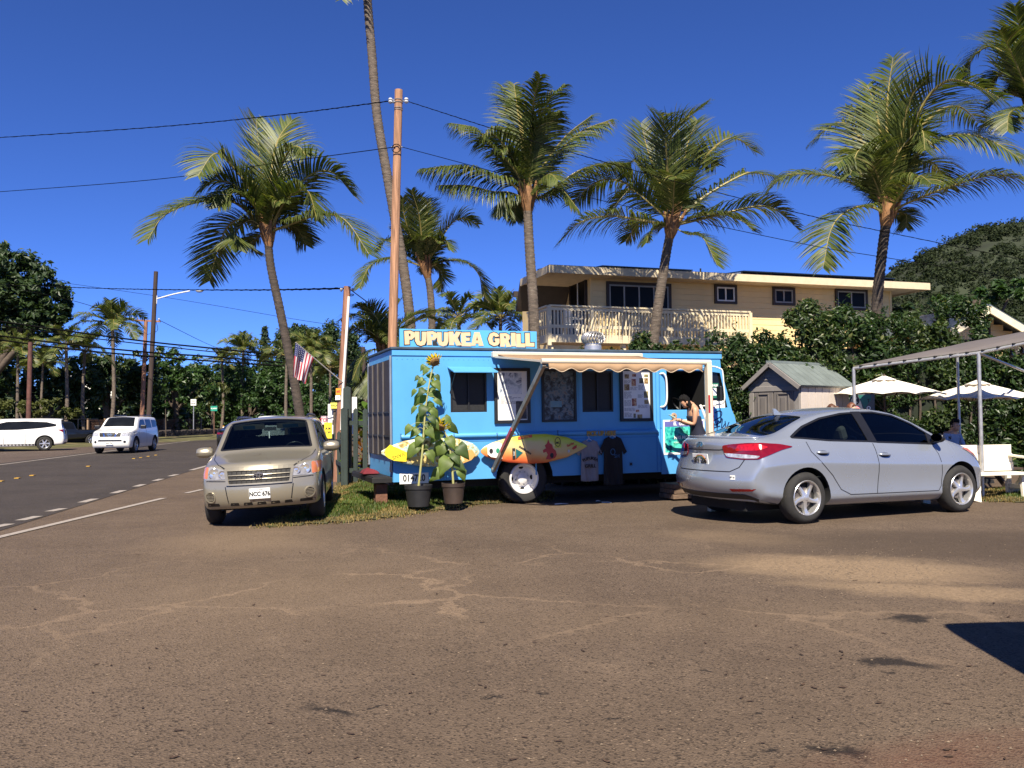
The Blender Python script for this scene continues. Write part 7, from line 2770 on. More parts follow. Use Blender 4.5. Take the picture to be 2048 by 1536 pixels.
# ---- market umbrellas
UMB =M('umbrella_cream',(.74,.68,.58),.85,var=.04,scale=2,bump=.1,bscale=160)
UMBIN =M('umbrella_pole',(.06,.04,.03),.6)
def umbrella(label,px,ptop,pe,Y,wpx,rz,group='cream market umbrellas in the dining yard'):
 c =at(px,ptop,Y)
 k =Y /FPX
 half =wpx *k
 ze =at(px,pe,Y).z
 root =thing('market_umbrella',label,'umbrella',(c.x,Y,0),rz,group)
 n =8
 P =[]
 for i in range(n *4+1):
  a =2*math.pi *i /(n *4)
  kk =i % 4
  sag =(0,.035,.05,.035)[kk]
  # square umbrella: eight panels, corners further out
  rr =half /max(abs(math.cos(a)),abs(math.sin(a)))*.92
  row =[]
  for j in range(9):
   t =j /8
   z =c.z +(ze -c.z)*(t ** 1.12)-sag *math.sin(math.pi *t)*1.2+(.0 if j <8 else sag *1.0)
   row.append((rr *t *math.cos(a),rr *t *math.sin(a),z))
  P.append(row)
 MB().grid(P).build('canopy',UMB,root,smooth=30,solid=.004)
 V_ =[]
 for i in range(n *4+1):
  a =2*math.pi *i /(n *4)
  rr =.18*half *1.4
  V_.append([(rr *t *math.cos(a),rr *t *math.sin(a),c.z +.05-.10*t -(.0 if i % 4 == 0 else .012)) for t in (0,.5,1.)])
 MB().grid(V_).build('vent_cap',UMB,root,smooth=30,solid=.004)
 MB().tube([(0,0,0),(0,0,c.z +.08)],.024,8).build('pole',UMBIN,root)
 for i in range(n):
  a =2*math.pi *i /n
  rr =half /max(abs(math.cos(a)),abs(math.sin(a)))*.92
  MB().tube([(0,0,c.z -.05),(rr *.97*math.cos(a),rr *.97*math.sin(a),ze -.015)],.010,5).build('rib',UMBIN,root)
  MB().tube([(0,0,ze -.35),(rr *.5*math.cos(a),rr *.5*math.sin(a),(c.z +ze)/2-.06)],.008,5).build('strut',UMBIN,root)
 MB().lathe([(.0001,.08),(.25,.07),(.27,0)],20).build('base',DARK,root)
 return root
umbrella('cream market umbrella beside the garden shed, left of the other',1768,755,790,19.3,88,R(20))
umbrella('cream market umbrella by the canopy post, nearer the right edge',1955,764,800,18.9,92,R(22))
# ---- picnic tables with bench backs, white
BW =M('bench_white',(.74,.68,.55),.6,var=.07,scale=3,wear=((.5,.42,.3),.66,6))
def bench(label,px,py,Y,length,rz):
 p =G(px,py)
 root =thing('white_bench',label,'bench',(p.x,p.y,0),rz,'white wooden benches in the dining yard')
 def plank(name,a,b,w,d,up=(0,0,1)):
  return MB().bar(a,b,w,d,up).build(name,BW,root,bevel=.006)
 # right end at the origin, bench runs to -x
 for i in range(3):
  z =.56+i *.155
  plank('back_plank',(-length,.16+.02*i,z),(0.0,.16+.02*i,z),.03,.155)
 for i in range(3):
  plank('seat_plank',(-length,-.30+i *.15,.46),(.04,-.30+i *.15,.46),.14,.035)
 for x in (-.06,-length +.06,-length /2):
  plank('back_post',(x,.20,.0),(x,.235,.94),.09,.06,(0,1,0))
  plank('leg',(x -.02,-.16,.44),(x -.12,-.32,0),.15,.06,(0,1,0))
  plank('leg',(x +.02,-.16,.44),(x +.12,.30,0),.15,.06,(0,1,0))
  plank('cross_brace',(x,-.26,.22),(x,.24,.22),.05,.08)
 for x in (-.04,-length +.04):
  plank('armrest',(x,-.36,.72),(x,.20,.76),.11,.035)
  plank('arm_post',(x,-.32,.44),(x,-.32,.71),.06,.05,(0,1,0))
 return root
bench('white wooden bench with plank back behind the sedan bonnet',2042,997,14.2,2.1,R(12))
bench('white wooden bench at the right edge, only its end in view',2175,993,14.3,1.0,R(12))
# leaning pipe prop
q =G(2020,990)
pr_ =thing('pipe_prop','grey pipe leaning on the ground beside the white bench','pipe',(q.x,q.y -.25,0))
MB().tube([(0,0,.03),(.62,.15,.62)],.03,8).build('pipe',PIPE,pr_,smooth=60)
MB().tube([(-.1,.02,.03),(.75,.0,.03)],.025,8).build('foot_pipe',PIPE,pr_,smooth=60)
# dark dining table behind the benches
for px,Y,lb in ((1790,18.6,'brown picnic table in the shade of the left umbrella'),(1905,17.2,'brown picnic table in the shade of the right umbrella')):
 q =at(px,900,Y)
 t_ =thing('picnic_table',lb,'table',(q.x,Y,0),R(15),'picnic tables in the dining yard')
 TW =M('table_brown',(.06,.04,.028),.7,var=.2)
 for i in range(5):
  MB().box(-.9,.9,-.36+i *.145,-.36+i *.145+.135,.72,.76).build('plank',TW,t_)
 for sy in (-1,1):
  MB().box(-.9,.9,sy *.68-.13,sy *.68+.13,.42,.46).build('seat',TW,t_)
 for x in (-.6,.6):
  MB().bar((x,0,.70),(x,.72,0),.09,.05,(1,0,0)).build('leg',TW,t_)
  MB().bar((x +.052,0,.70),(x +.052,-.72,0),.09,.05,(1,0,0)).build('leg',TW,t_)
  MB().bar((x -.05,-.78,.40),(x -.05,.78,.40),.05,.08).build('cross_bar',TW,t_)
# ---- surfboard shaped sign and green sign behind the sedan roof
q =at(1716,800,17.0)
sb =thing('surfboard_sign','pale surfboard standing upright as a sign with a round black mark','surfboard',(q.x,17.0,0))
zt_,zb_ =at(1700,786,17.).z,0.
out =[(-.16,zb_ +.25),(.17,zb_ +.25),(.21,.9),(.15,zt_ -.55),(.03,zt_ -.12),(-.08,zt_ -.02),(-.16,zt_ -.1),(-.18,zt_ -.6)]
MB().prism(roundpoly(out,.12),-.03,.03,Matrix.Rotation(math.pi /2,4,'X')).build('board',M('board_cream_pale',(.72,.60,.40),.4,var=.06),sb,bevel=.012)
zc =at(1708,801,17.).z
xc =at(1708,801,17.).x -q.x
shape('mark',[ell(0,0,.095,.095,28),ell(0,0,.07,.07,28,rev=True)],INK,sb,(xc,-.034,zc),ext=.002)
text('lettering','EM',.09,INK,sb,(xc +.01,-.034,zc),ext=.002,bold=.006)
zz =at(1713,815,17.).z
MB().box(xc -.02,xc +.09,-.036,-.031,zz -.025,zz +.025).build('red_label',M('label_red',(.55,.05,.08),.5),sb)
text('lettering','OPEN',.035,PAPER,sb,(xc +.035,-.038,zz),ext=.001)
MB().box(xc -.05,xc +.08,-.036,-.031,zz -.10,zz -.05).build('red_label',_mats['label_red'],sb)
for x_ in (-.12,.14):
 MB().bar((x_,.03,.5),(x_ *2,.45,0),.04,.03,(0,1,0)).build('stand_leg',WOOD,sb)
q =at(1728,805,17.4)
gsn =thing('menu_board','narrow green and grey menu board standing beside the surfboard sign','sign',(q.x,17.4,0),R(-8))
ztm =at(1728,788,17.4).z
MB().box(-.12,.20,-.02,.02,.3,ztm).build('board',M('menu_dark_grey',(.07,.075,.08),.6),gsn)
MB().prism([(-.12,ztm -.02),(.13,ztm -.02),(.13,ztm -.12),(.0,ztm -.30)],.0215,.026,Matrix.Rotation(math.pi /2,4,'X')).build('green_print',M('sign_green',(.01,.12,.09),.5),gsn)
for k,b in enumerate('TOGO'):
 text('lettering',b,.10,PAPER if k % 2 else INK,gsn,(.08,-.028,ztm -.14-k *.15),ext=.001,bold=.003)
for x_ in (-.1,.17):
 MB().bar((x_,.0,.3),(x_,.0,0),.03,.03,(0,1,0)).build('leg',DARK,gsn)
# ---------------------------------------------------------------- utility poles, wires, signs
POLEWOOD =M('utility_pole_wood',(.36,.19,.105),.85,var=.45,scale=4,bump=.6,bscale=10,stretch=(9,9,.35),wear=((.15,.065,.035),.58,3))
POLEDARK =M('utility_pole_dark',(.045,.028,.022),.85,var=.4,scale=2.5,bump=.6,bscale=10,stretch=(6,6,.5))
POLEMID =M('utility_pole_brown',(.27,.13,.08),.85,var=.4,scale=2.5,bump=.6,bscale=10,stretch=(6,6,.5),wear=((.09,.05,.035),.58,5))
CONDUIT =M('conduit_white',(.70,.68,.62),.5,var=.08)
PORC =M('insulator_grey',(.45,.45,.46),.3)
WIRE =M('wire_black',(.004,.004,.004),.9,spec=.05)
ORANGE =M('sign_orange',(.72,.30,.02),.6,var=.06)
YELLOW =M('sign_yellow',(.72,.55,.03),.6,var=.06)
PG ='wooden utility poles'
def pole(label,top,foot_px,Y,r0,r1,mat,zfoot=0.):
 a =at(*top,Y)
 b =at(*foot_px,Y)
 d =(a -b)/(a.z -b.z)
 b =b +d *(zfoot -.1-b.z)
 root =thing('utility_pole',label,'utility pole',(b.x,b.y,zfoot),group=PG)
 O =Vector((b.x,b.y,zfoot))
 MB().tube([b -O,(a +b)/2-O,a -O],[r0,(r0 +r1)/2,r1],12).build('pole',mat,root,smooth=50)
 return root,O,(lambda px,py:at(px,py,Y)-O)
# big pole behind the truck
p1,O1,f1_ =pole('tall orange-brown wooden utility pole directly behind the left end of the food truck',(797.5,180),(785,690),18.2,.105,.085,POLEWOOD)
q =f1_(797,202)
hw_ =MB().tube([q +Vector((-.16,0,0)),q +Vector((.16,0,0))],.018,6)
hw_.tube([q +Vector((-.09,0,.03)),q +Vector((-.09,-.0,-.04))],.1*.4,8)
hw_.build('crossbolt',STEEL,p1)
for sx_ in (-1,1):
 MB().lathe([(.0001,.06),(.035,.055),(.05,.02),(.035,.0),(.05,-.03),(.03,-.055),(.0001,-.06)],12,Matrix.Translation(q +Vector((sx_ *.17,-.02,.0)))).build('insulator',PORC,p1,smooth=40)
for zz in (.02,-.04,-.16,-.20):
 MB().lathe([(.094,zz -.008),(.10,zz),(.094,zz +.008)],14,Matrix.Translation(q)).build('pole_band',STEEL,p1)
q =f1_(794,300)
MB().lathe([(.085,-.015),(.10,0),(.085,.015)],22,Matrix.Translation(q +Vector((0,-.115,0))) @ Matrix.Rotation(math.pi /2,4,'X'),close=True).build('wire_coil',WIRE,p1,smooth=True)
MB().tube([q +Vector((-.12,-.02,.06)),q +Vector((.12,-.02,.06))],.014,6).build('crossbolt',STEEL,p1)
# pole with the white conduit, flag staff and signs
p2,O2,f2_ =pole('reddish utility pole with a white conduit pipe, carrying the flag staff',(694.5,573),(676,930),21.,.105,.085,POLEMID)
MB().tube([f2_(699,594)+Vector((0,-.08,0)),f2_(686.5,790)+Vector((0,-.08,0)),f2_(684,860)+Vector((0,-.08,0))],.035,8).build('conduit',CONDUIT,p2,smooth=50)
q =f2_(694,580)
for sx_ in (-1,1):
 MB().lathe([(.0001,.05),(.03,.045),(.045,.015),(.03,-.02),(.0001,-.05)],10,Matrix.Translation(q +Vector((sx_ *.14,0,0)))).build('insulator',PORC,p2,smooth=40)
MB().lathe([(.05,-.012),(.065,0),(.05,.012)],16,Matrix.Translation(f2_(703,590)) @ Matrix.Rotation(.6,4,'X'),close=True).build('wire_coil',WIRE,p2)
sf0,sf1 =f2_(688,766),f2_(614,693)
MB().tube([sf0 +Vector((0,-.1,0)),sf1 +Vector((0,-1.1,0))],.014,6).build('flag_staff',M('staff_grey',(.35,.33,.30),.4),p2)
# plates nailed to that pole
a,b =f2_(674,777),f2_(684,790)
MB().box(a.x,b.x,-.135,-.12,b.z,a.z).build('orange_plate',ORANGE,p2)
text('lettering','#5',.08,M('sign_red_ink',(.35,.03,.02),.6),p2,((a.x +b.x)/2,-.137,(a.z +b.z)/2),ext=.001,bold=.003)
a,b =f2_(673,791),f2_(683,800)
MB().box(a.x,b.x,-.135,-.12,b.z,a.z).build('white_plate',PAPER,p2)
text('lettering','TM',.05,INK,p2,((a.x +b.x)/2,-.137,(a.z +b.z)/2),ext=.001)
# the flag: hangs from the staff
fl =thing('flag','red white and blue striped flag hanging from the staff on the utility pole','flag',O2 +sf1 +Vector((0,-1.1,0)))
FR,FW,FB =M('flag_red',(.36,.03,.05),.8),M('flag_white',(.62,.56,.55),.8),M('flag_blue',(.03,.04,.13),.8)
u_dir =(sf0 -sf1 +Vector((0,1.0,0))).normalized()
hoist =.60
NU,NVv =26,30
Pf =[]
def flagpt(u,v):
 p =u_dir *(u *hoist)
 sway =Vector((-.20*v,-.02,-1.0*v *(1.0-.08*u)))*.70
 fold =.05*math.sin(u *9+v *2.0)*min(1,v *2.5)+.04*math.sin(u *17-v *3)*v
 pinch =1-.28*v
 p =u_dir *(u *hoist *pinch +.10*v)
 return p +sway *1.02+Vector((.4,-.9,.1)).normalized()*fold
fm =MB()
V_ =[[flagpt(i /NU,j /NVv) for j in range(NVv +1)] for i in range(NU +1)]
for row in V_:
 fm.v += [tuple(p) for p in row]
for i in range(NU):
 for j in range(NVv):
  st_i =i // 2
  canton =i <14 and j <12
  fm.f.append((i *(NVv +1)+j,i *(NVv +1)+j +1,(i +1)*(NVv +1)+j +1,(i +1)*(NVv +1)+j))
  fm.m.append(2 if canton else (0 if st_i % 2 == 0 else 1))
fo =fm.build('cloth',[FR,FW,FB],fl,smooth=True)
sm_ =MB()
nrm =Vector((.4,-.9,.1)).normalized()
for i in range(5):
 for j in range(6):
  c =flagpt((i +.6)/5.4*7/13,(j +.6)/6.2*.4)+nrm *.012
  t1,t2 =u_dir,Vector((0,0,1))
  sm_.poly([c +(t1 *math.cos(k *math.pi /5)+t2 *math.sin(k *math.pi /5))*(.014 if k % 2 == 0 else .006) for k in range(10)])
sm_.build('stars',FW,fl)['kind']='stuff'
# far poles across the road
p3,O3,f3_ =pole('tall dark pole carrying the white street lamp arm across the road',(312,543),(296,868),64.,.19,.15,POLEDARK,.5)
q0,q1 =f3_(313,598),f3_(380,582)
arm_ =MB().tube(catmull([q0,q0.lerp(q1,.5)+Vector((0,0,.05)),q1],4),.055,7)
arm_.tube([q0 +Vector((0,0,-.35)),q0 +Vector((.02,0,.25))],.05,6)
arm_.build('lamp_arm',M('lamp_arm_white',(.72,.71,.68),.4,.2),p3,smooth=50)
q =f3_(399,582)
MB().lathe([(.0001,.10),(.10,.09),(.15,.03),(.14,-.03),(.08,-.10),(.0001,-.12)],14,Matrix.Translation(q) @ Matrix.Diagonal((2.0,1,1,1))).build('lamp_head',PORC,p3,smooth=50)
p4,O4,f4_ =pole('weathered pole with a crossarm behind the lamp pole',(292,640),(284,838),72.,.19,.15,POLEMID,.5)
q0,q1 =f4_(262,640),f4_(321,643)
MB().bar(q0,q1,.12,.14).build('crossarm',POLEMID,p4)
for t in (.05,.22,.72,.95):
 MB().lathe([(.0001,.22),(.06,.20),(.08,.12),(.05,.06),(.03,.0)],9,Matrix.Translation(q0.lerp(q1,t)+Vector((0,0,.06)))).build('insulator',PORC,p4)
for t in (.18,.85):
 MB().tube(catmull([q0.lerp(q1,t),q0.lerp(q1,t)+Vector((.1,0,-.8)),q0.lerp(q1,.5)+Vector((0,0,-1.2))],4),.02,5).build('jumper_wire',WIRE,p4)
p5,O5,f5_ =pole('brown pole below the big dark tree at the left',(61,684),(57,838),52.,.15,.13,M('utility_pole_redbrown',(.10,.04,.03),.85,var=.4),.3)
p6,O6,f6_ =pole('dark pole in the trees left of the food truck',(726,694),(734,840),60.,.17,.14,POLEDARK)
def wire(label,pts,Ys,r_,group='overhead wires',twist=False):
 P =[]
 n =len(pts)
 tot =0
 L_ =[0.]
 for a,b in zip(pts,pts[1:]):
  L_.append(L_[-1]+math.hypot(a[0]-b[0],a[1]-b[1]))
 P =catmull([at(px,py,lerp([(0,Ys[0]),(L_[-1],Ys[1])],L_[i])) for i,(px,py) in enumerate(pts)],10)
 O =P[0].copy()
 root =thing('overhead_wire',label,'wire',O,group=group)
 mb =MB()
 mb.tube([p -O for p in P],r_,5)
 if twist:
  Q =[]
  k =0
  for a,b in zip(P,P[1:]):
   for j in range(8):
    p =a.lerp(b,j /8)-O
    k += 1
    Q.append(p +Vector((0,math.cos(k *.8),math.sin(k *.8)))*r_ *1.0)
  mb.tube(Q,r_ *.7,4)
 mb.build('cable',WIRE,root)
 return root
wire('upper twisted wire running left from the top of the orange-brown pole',[(-60,279),(300,255),(560,230),(781,202)],(27,18.2),.011,twist=True)
wire('lower wire running left from the coil on the orange-brown pole',[(-60,388),(300,360),(560,325),(790,294)],(27,18.1),.010)
wire('upper twisted wire running right from the top of the orange-brown pole',[(813,202),(1000,262),(1133,302),(1339,360),(1618,431),(1757,461),(2120,535)],(18.2,19.5),.008,twist=True)
wire('lower wire running right from the coil on the orange-brown pole',[(800,293),(950,333),(1146,387),(1328,429),(1618,490),(1751,512),(2120,570)],(18.2,19.3),.0075)
wire('twisted wire from the lamp pole side to the pole with the white conduit',[(-60,567),(150,575),(310,579),(500,580),(688,577)],(66,21.),.022,twist=True)
wire('short wire sloping from the conduit pole down to the orange-brown pole',[(702,580),(745,612),(786,645)],(21.,18.3),.012)
for i,(lb,pts) in enumerate((('topmost thick cable across the road',[(-60,634),(150,664),(303,684),(420,696),(600,714),(728,722)]),('second thick cable from the top across the road',[(-60,642),(150,672),(303,690),(420,703),(600,719),(728,728)]),
          ('third thick cable from the top across the road',[(-60,664),(150,690),(303,705),(420,713),(600,728),(728,736)]),('lowest thick cable across the road',[(-60,672),(150,699),(303,713),(420,722),(600,734),(728,741)]))):
 wire(lb,pts,(54,60.),.055 if i != 1 else .035,group='thick cables across the road')
wire('thin wire from the crossarm toward the pointed pine',[(318,640),(420,690),(470,706)],(60,90),.02)
wire('thin wire left of the crossarm',[(264,640),(140,600),(-60,560)],(60,62),.02)
wire('long thin wire below the street lamp',[(-60,540),(300,590),(600,640),(690,652)],(90,70),.018)
# ---- green picket fence beside the truck rear
FG =M('fence_dark_green',(.022,.034,.028),.6,var=.2,bump=.3,bscale=40,stretch=(4,4,.6))
YF =19.4
c =at(690,970,YF)
fen =thing('picket_fence','dark green picket fence with a tall post beside the truck rear','fence',(c.x,YF,0))
FO =Vector(fen.location)
def fp(px,py,Y=YF):
 return at(px,py,Y)-FO
def picket(x0,x1,ytop,Y=YF,name='picket',th=.04):
 a,b =fp(x0,ytop,Y),fp(x1,ytop,Y)
 w =b.x -a.x
 MB().prism([(a.x,-.02),(b.x,-.02),(b.x,a.z -.04),(b.x -w *.5,a.z),(a.x,a.z -.05)],-a.y,-a.y +th,Matrix.Rotation(math.pi /2,4,'X')).build(name,FG,fen,bevel=.004)
picket(684,697.5,814,th=.14,name='post')
picket(689,704,773,YF +.35,'tall_post',.16)
for a,b,t in ((707,716,816),(726,735,817),(745,754,815),(764,773,816)):
 picket(a,b,t)
for yy in (846,941):
 a,b =fp(690,yy,YF +.05),fp(790,yy,YF +.05)
 MB().box(a.x,b.x,a.y,a.y +.05,a.z -.05,a.z +.05).build('rail',FG,fen)
for k,(x,Y,t) in enumerate(((672,21.4,864),(663,22.6,866),(678,20.6,862))):
 picket(x -3.5,x +3.5,t,Y)
a,b =fp(684,930,YF +.1),fp(660,915,22.8)
MB().bar(a,b,.04,.09).build('rail',FG,fen)
a,b =fp(684,884,YF +.1),fp(660,880,22.8)
MB().bar(a,b,.04,.09).build('rail',FG,fen)
def board_sign(name,label,box,Y,mat,lines_,cat='sign',col=INK,size=.12,rz=0.,legs=True,th=.025,gap=None):
 x0,y0,x1,y1 =box
 a,b =at(x0,y0,Y),at(x1,y1,Y)
 cx =(a.x +b.x)/2
 root =thing(name,label,cat,(cx,Y,0),rz,'hand painted signs by the fence')
 w =(b.x -a.x)/2
 MB().box(-w,w,-th /2,th /2,b.z,a.z).build('board',mat,root,bevel=.003)
 n =len(lines_)
 for i,t in enumerate(lines_):
  z =a.z -(a.z -b.z)*(i +.6)/(n +.2)
  text('lettering',t,size,col,root,(0,-th /2-.003,z),ext=.002,bold=.002)
 if legs:
  MB().box(-.03,.03,th /2,th /2+.05,-.02,a.z -.05).build('post',WOOD,root)
 return root
board_sign('repair_sign','tall white hand lettered sign left of the fence reading RO F RE',(656,808,687,868),21.6,M('sign_white_board',(.76,.75,.70),.6,var=.05),['RO','F','RE',''],size=.17)
board_sign('yellow_sign','small yellow sign on top of the white lettered sign',(661,805.5,676,817),21.45,M('sign_lemon',(.74,.66,.10),.6),['VACA'],size=.065,col=M('sign_green_ink',(.12,.14,.03),.6))
board_sign('yellow_poster','yellow poster on a white panel at the left foot of the white sign',(648.5,845,664,877),21.2,YELLOW,['','A M','1 W',''],size=.075)
board_sign('white_board','narrow white board standing behind the fence pickets',(704,794,714,868),20.3,_mats['sign_white_board'],[])
board_sign('red_white_sign','red and white sign reading TORX behind the gold SUV mirror',(642,832,664,849),25.,M('sign_pink_white',(.66,.50,.50),.6,var=.2),['TORX'],size=.14,col=M('sign_red_paint',(.5,.02,.05),.6))
# small orange cone by the SUV door
q =at(669,948,23.4)
cn =thing('traffic_cone','orange and white cone beside the rear of the gold SUV','traffic cone',(q.x,23.4,0))
zt_ =at(669,911,23.4).z
MB().lathe([(.0001,zt_),(.022,zt_),(.036,zt_ -.2)],14).build('cone_top',M('cone_pale',(.74,.55,.40),.5),cn,smooth=50)
MB().lathe([(.036,zt_ -.2),(.085,.05),(.0001,.05)],14).build('cone',M('cone_orange',(.72,.17,.03),.5),cn,smooth=50)
MB().box(-.13,.13,-.13,.13,0,.04).build('base',_mats['cone_orange'],cn,bevel=.01)
# ---- across the road: wall, fence, box, signs, white house
DIRT =M('low_wall_stone',(.035,.026,.022),.9,var=.5,scale=4,bump=.8,bscale=8)
def across(px,Y,z=.5):
 c =at(px,845,Y)
 return Vector((c.x,Y,z))
w0,w1 =across(150,57,.40),across(450,80,.45)
lw =thing('low_stone_wall','low dark stone wall along the far verge','wall',w0,math.atan2(w1.y -w0.y,w1.x -w0.x))
ln =(w1 -w0).length
rr_ =random.Random(3)
sm =[MB() for _ in range(5)]
for m_ in sm:
 pts =[(x *.5+rr_.uniform(-.06,.06),z *.5+rr_.uniform(-.05,.05)) for x,z in ((-.5,-.42),(0,-.5),(.5,-.40),(.52,.1),(.3,.45),(-.25,.48),(-.52,.15))]
 m_.prism(pts,-.22,.22+rr_.uniform(-.04,.04),Matrix.Rotation(math.pi /2,4,'X'))
smesh =[m_.mesh('stone',DIRT) for m_ in sm]
MB().box(0,ln,-.12,.12,-.3,.30).build('wall_core',DIRT,lw)
k =0
for row_ in range(2):
 x =.2
 while x <ln -.2:
  o =link('stone',smesh[k % 5],lw,(x,0,row_ *.26-.02+rr_.uniform(-.03,.03)),(0,rr_.uniform(-.3,.3),0))
  s_ =rr_.uniform(.75,1.0)
  o.scale =(s_ *1.3,1,s_ *.62)
  x += .55*s_
  k += 1
  if k >290:
   break
f0,f1 =across(176,66,.55),across(402,82,.6)
wf2 =thing('wire_fence','rusty brown wire fence with wooden posts across the road','fence',f0,math.atan2(f1.y -f0.y,f1.x -f0.x))
ln =(f1 -f0).length
RUST =M('rusty_brown',(.13,.065,.04),.8,var=.4)
n =9
for i in range(n):
 MB().box(ln *i /(n -1)-.06,ln *i /(n -1)+.06,-.06,.06,-.2,1.25).build('post',M('fence_post_tan',(.26,.17,.10),.8),wf2)
for z in (1.12,.12):
 MB().box(0,ln,-.02,.02,z -.03,z +.03).build('rail',RUST,wf2)
ms_ =MB()
for i in range(120):
 x =ln *i /120
 for d in (-.5,.5):
  x2 =min(max(0,x +d),ln)
  ms_.bar((x,0,.1),(x2,0,1.12),.022,.012)
ms_.build('wire_mesh',RUST,wf2)['kind']='stuff'
q =across(333,82,.6)
gb =thing('green_cabin','teal green flat-roofed cabin behind the wire fence','cabin',q,R(-4))
GRN =M('cabin_teal',(.10,.24,.18),.6,var=.1)
MB().box(-1.3,1.3,0,2,0,1.75).build('wall',GRN,gb)
MB().box(-1.38,1.38,-.07,2.1,1.75,1.84).build('roof',M('cabin_roof',(.26,.34,.30),.6),gb)
MB().box(1.1,1.299,-.04,-.001,.0,1.45).build('corner_board',M('cabin_shade',(.06,.15,.11),.6),gb)  # no separate board: darker teal strip painting shade at the cabin corner
MB().box(.15,.42,-.03,-.002,.5,.95).build('white_notice',PAPER,gb)
def roadsign(name,label,cx,y0,y1,wpx,Y,mat,body,yfoot,postm,group=None,col=INK,size=.2):
 a,b =at(cx -wpx /2,y0,Y),at(cx +wpx /2,y1,Y)
 zf =max(0,at(cx,yfoot,Y).z)
 root =thing(name,label,'sign',((a.x +b.x)/2,Y,zf),group=group)
 w =(b.x -a.x)/2
 MB().box(-w,w,-.02,.02,b.z -zf,a.z -zf).build('plate',mat,root)
 for t,z in body:
  text('lettering',t,size,col,root,(0,-.024,(b.z +(a.z -b.z)*z)-zf),ext=.002,bold=.004)
 MB().box(-.035,.035,.021,.08,-.1,a.z -zf -.05).build('post',postm,root)
roadsign('road_sign','white rectangular road sign across the road',387,798.5,811,11,76,M('plate_white'),[('NO',.7),('PARK',.3)],856,STEEL,size=.17)
roadsign('street_sign','small green street name sign on a rusty post',428,812,822,13,74,M('street_sign_green',(.01,.24,.16),.5),[('ALAPIO',.5)],868,RUST,col=PAPER,size=.16)
for px,lb in ((447,'orange road marker post right of the street name sign, nearer the sign'),(461,'orange road marker post beside the dark coupe')):
 q =across(px,78,.40)
 t_ =thing('marker_post',lb,'post',q,group='orange marker posts')
 MB().tube([(0,0,-.1),(0,0,.7)],.07,8).build('post',ORANGE,t_)
 MB().lathe([(.075,.5),(.078,.55),(.075,.6)],10).build('band',PAPER,t_)
q =across(185,84,.7)
wh =thing('white_house','white house glimpsed between the trees across the road','house',q,R(8))
MB().box(-2.6,2.6,0,4,0,2.6).build('wall',WHITE,wh)
MB().box(-1.9,1.9,.2,3.8,3.1,5.2).build('upper_wall',WHITE,wh)
GREY =M('roof_grey',(.16,.16,.165),.8,var=.2)
MB().prism([(-3.1,2.6),(3.1,2.6),(2.2,3.4),(-2.2,3.4)],-4.3,.3,Matrix.Rotation(math.pi /2,4,'X')).build('roof',GREY,wh)
MB().prism([(-2.4,5.2),(2.4,5.2),(0,6.4)],-4.1,.1,Matrix.Rotation(math.pi /2,4,'X')).build('roof',GREY,wh)
for x in (-1.2,.3,1.2):
 w_ =MB().box(x -.4,x +.4,.14,.19,3.6,4.7).build('window',FRAMEBROWN,wh)
 MB().box(x -.32,x +.32,.11,.139,3.68,4.62).build('pane',PANE,w_)
 w_ =MB().box(x -.4,x +.4,-.06,-.01,.9,2.0).build('window',FRAMEBROWN,wh)
 MB().box(x -.32,x +.32,-.09,-.061,.98,1.92).build('pane',PANE,w_)
# staked young tree beside the white SUV
tree('thin staked sapling behind the white SUV',across(332,68,.4),[W(330,800,68,9,8,14)],MIDLEAF,.22,26,71,.04,limbs=False,core=False)
# distant woods closing the horizon
r =random.Random(91)
pts =[]
for i in range(520):
 px =r.uniform(-260,860)
 Y =r.uniform(120,170)
 c =at(px,845,Y)
 rad =r.uniform(2.0,4.2)
 z =r.uniform(.5,5.0)
 for q,d in blob_points(r,(c.x,Y,z),(rad,rad,rad),42,.5):
  if q.z >0:
   pts.append((q,d))
o =link('far_woods',leaves_mesh('far_woods',pts,r,1.1,DKLEAF,aspect=1.3))
tag(o,'far line of dark trees closing the horizon beyond the road','woods',kind='stuff')
r =random.Random(92)
pts =[]
for i in range(760):
 px =r.uniform(-160,800)
 Y =r.uniform(78,92)+(25 if px >380 else 0)
 c =at(px,845,Y)
 rad =r.uniform(.8,1.7)
 for q,d in blob_points(r,(c.x,Y,.6+r.uniform(.2,1.7)+(r.uniform(0,3.2) if Y >84 else 0)),(rad,rad,rad),60,.4):
  pts.append((q,d))
o =link('undergrowth',leaves_mesh('undergrowth',pts,r,.42,DKLEAF,aspect=1.5))
tag(o,'dark undergrowth below the trees across the road','undergrowth',kind='stuff')
# ---------------------------------------------------------------- grass strips
TURF =M('turf_soil',(.060,.055,.020),.95,var=.4,scale=4,bump=.6,bscale=40,wear=((.13,.095,.045),.56,3))
outl =[(500,1058),(600,1052),(700,1046),(790,1037),(880,1023),(960,1011),(1030,1005),(1095,1003),(1110,985),(1000,975),(800,965),(690,962),(655,985),(630,1010),(560,1035)]
OP =[G(*p) for p in outl]
def inpoly(x,y,P):
 c =False
 j =len(P)-1
 for i in range(len(P)):
  if (P[i].y >y) != (P[j].y >y) and x <(P[j].x -P[i].x)*(y -P[i].y)/(P[j].y -P[i].y +1e-12)+P[i].x:
   c =not c
  j =i
 return c
def edged(x,y,P):
 m_ =9.
 for i in range(len(P)):
  a,b =P[i],P[(i +1) % len(P)]
  d =Vector((b.x -a.x,b.y -a.y))
  t =max(0,min(1,((x -a.x)*d.x +(y -a.y)*d.y)/max(1e-9,d.length_squared)))
  m_ =min(m_,math.hypot(x -a.x -d.x *t,y -a.y -d.y *t))
 return m_
def mound(x,y,P,h=.075):
 if not inpoly(x,y,P):
  return 0.
 return h *min(1,edged(x,y,P)/.7)
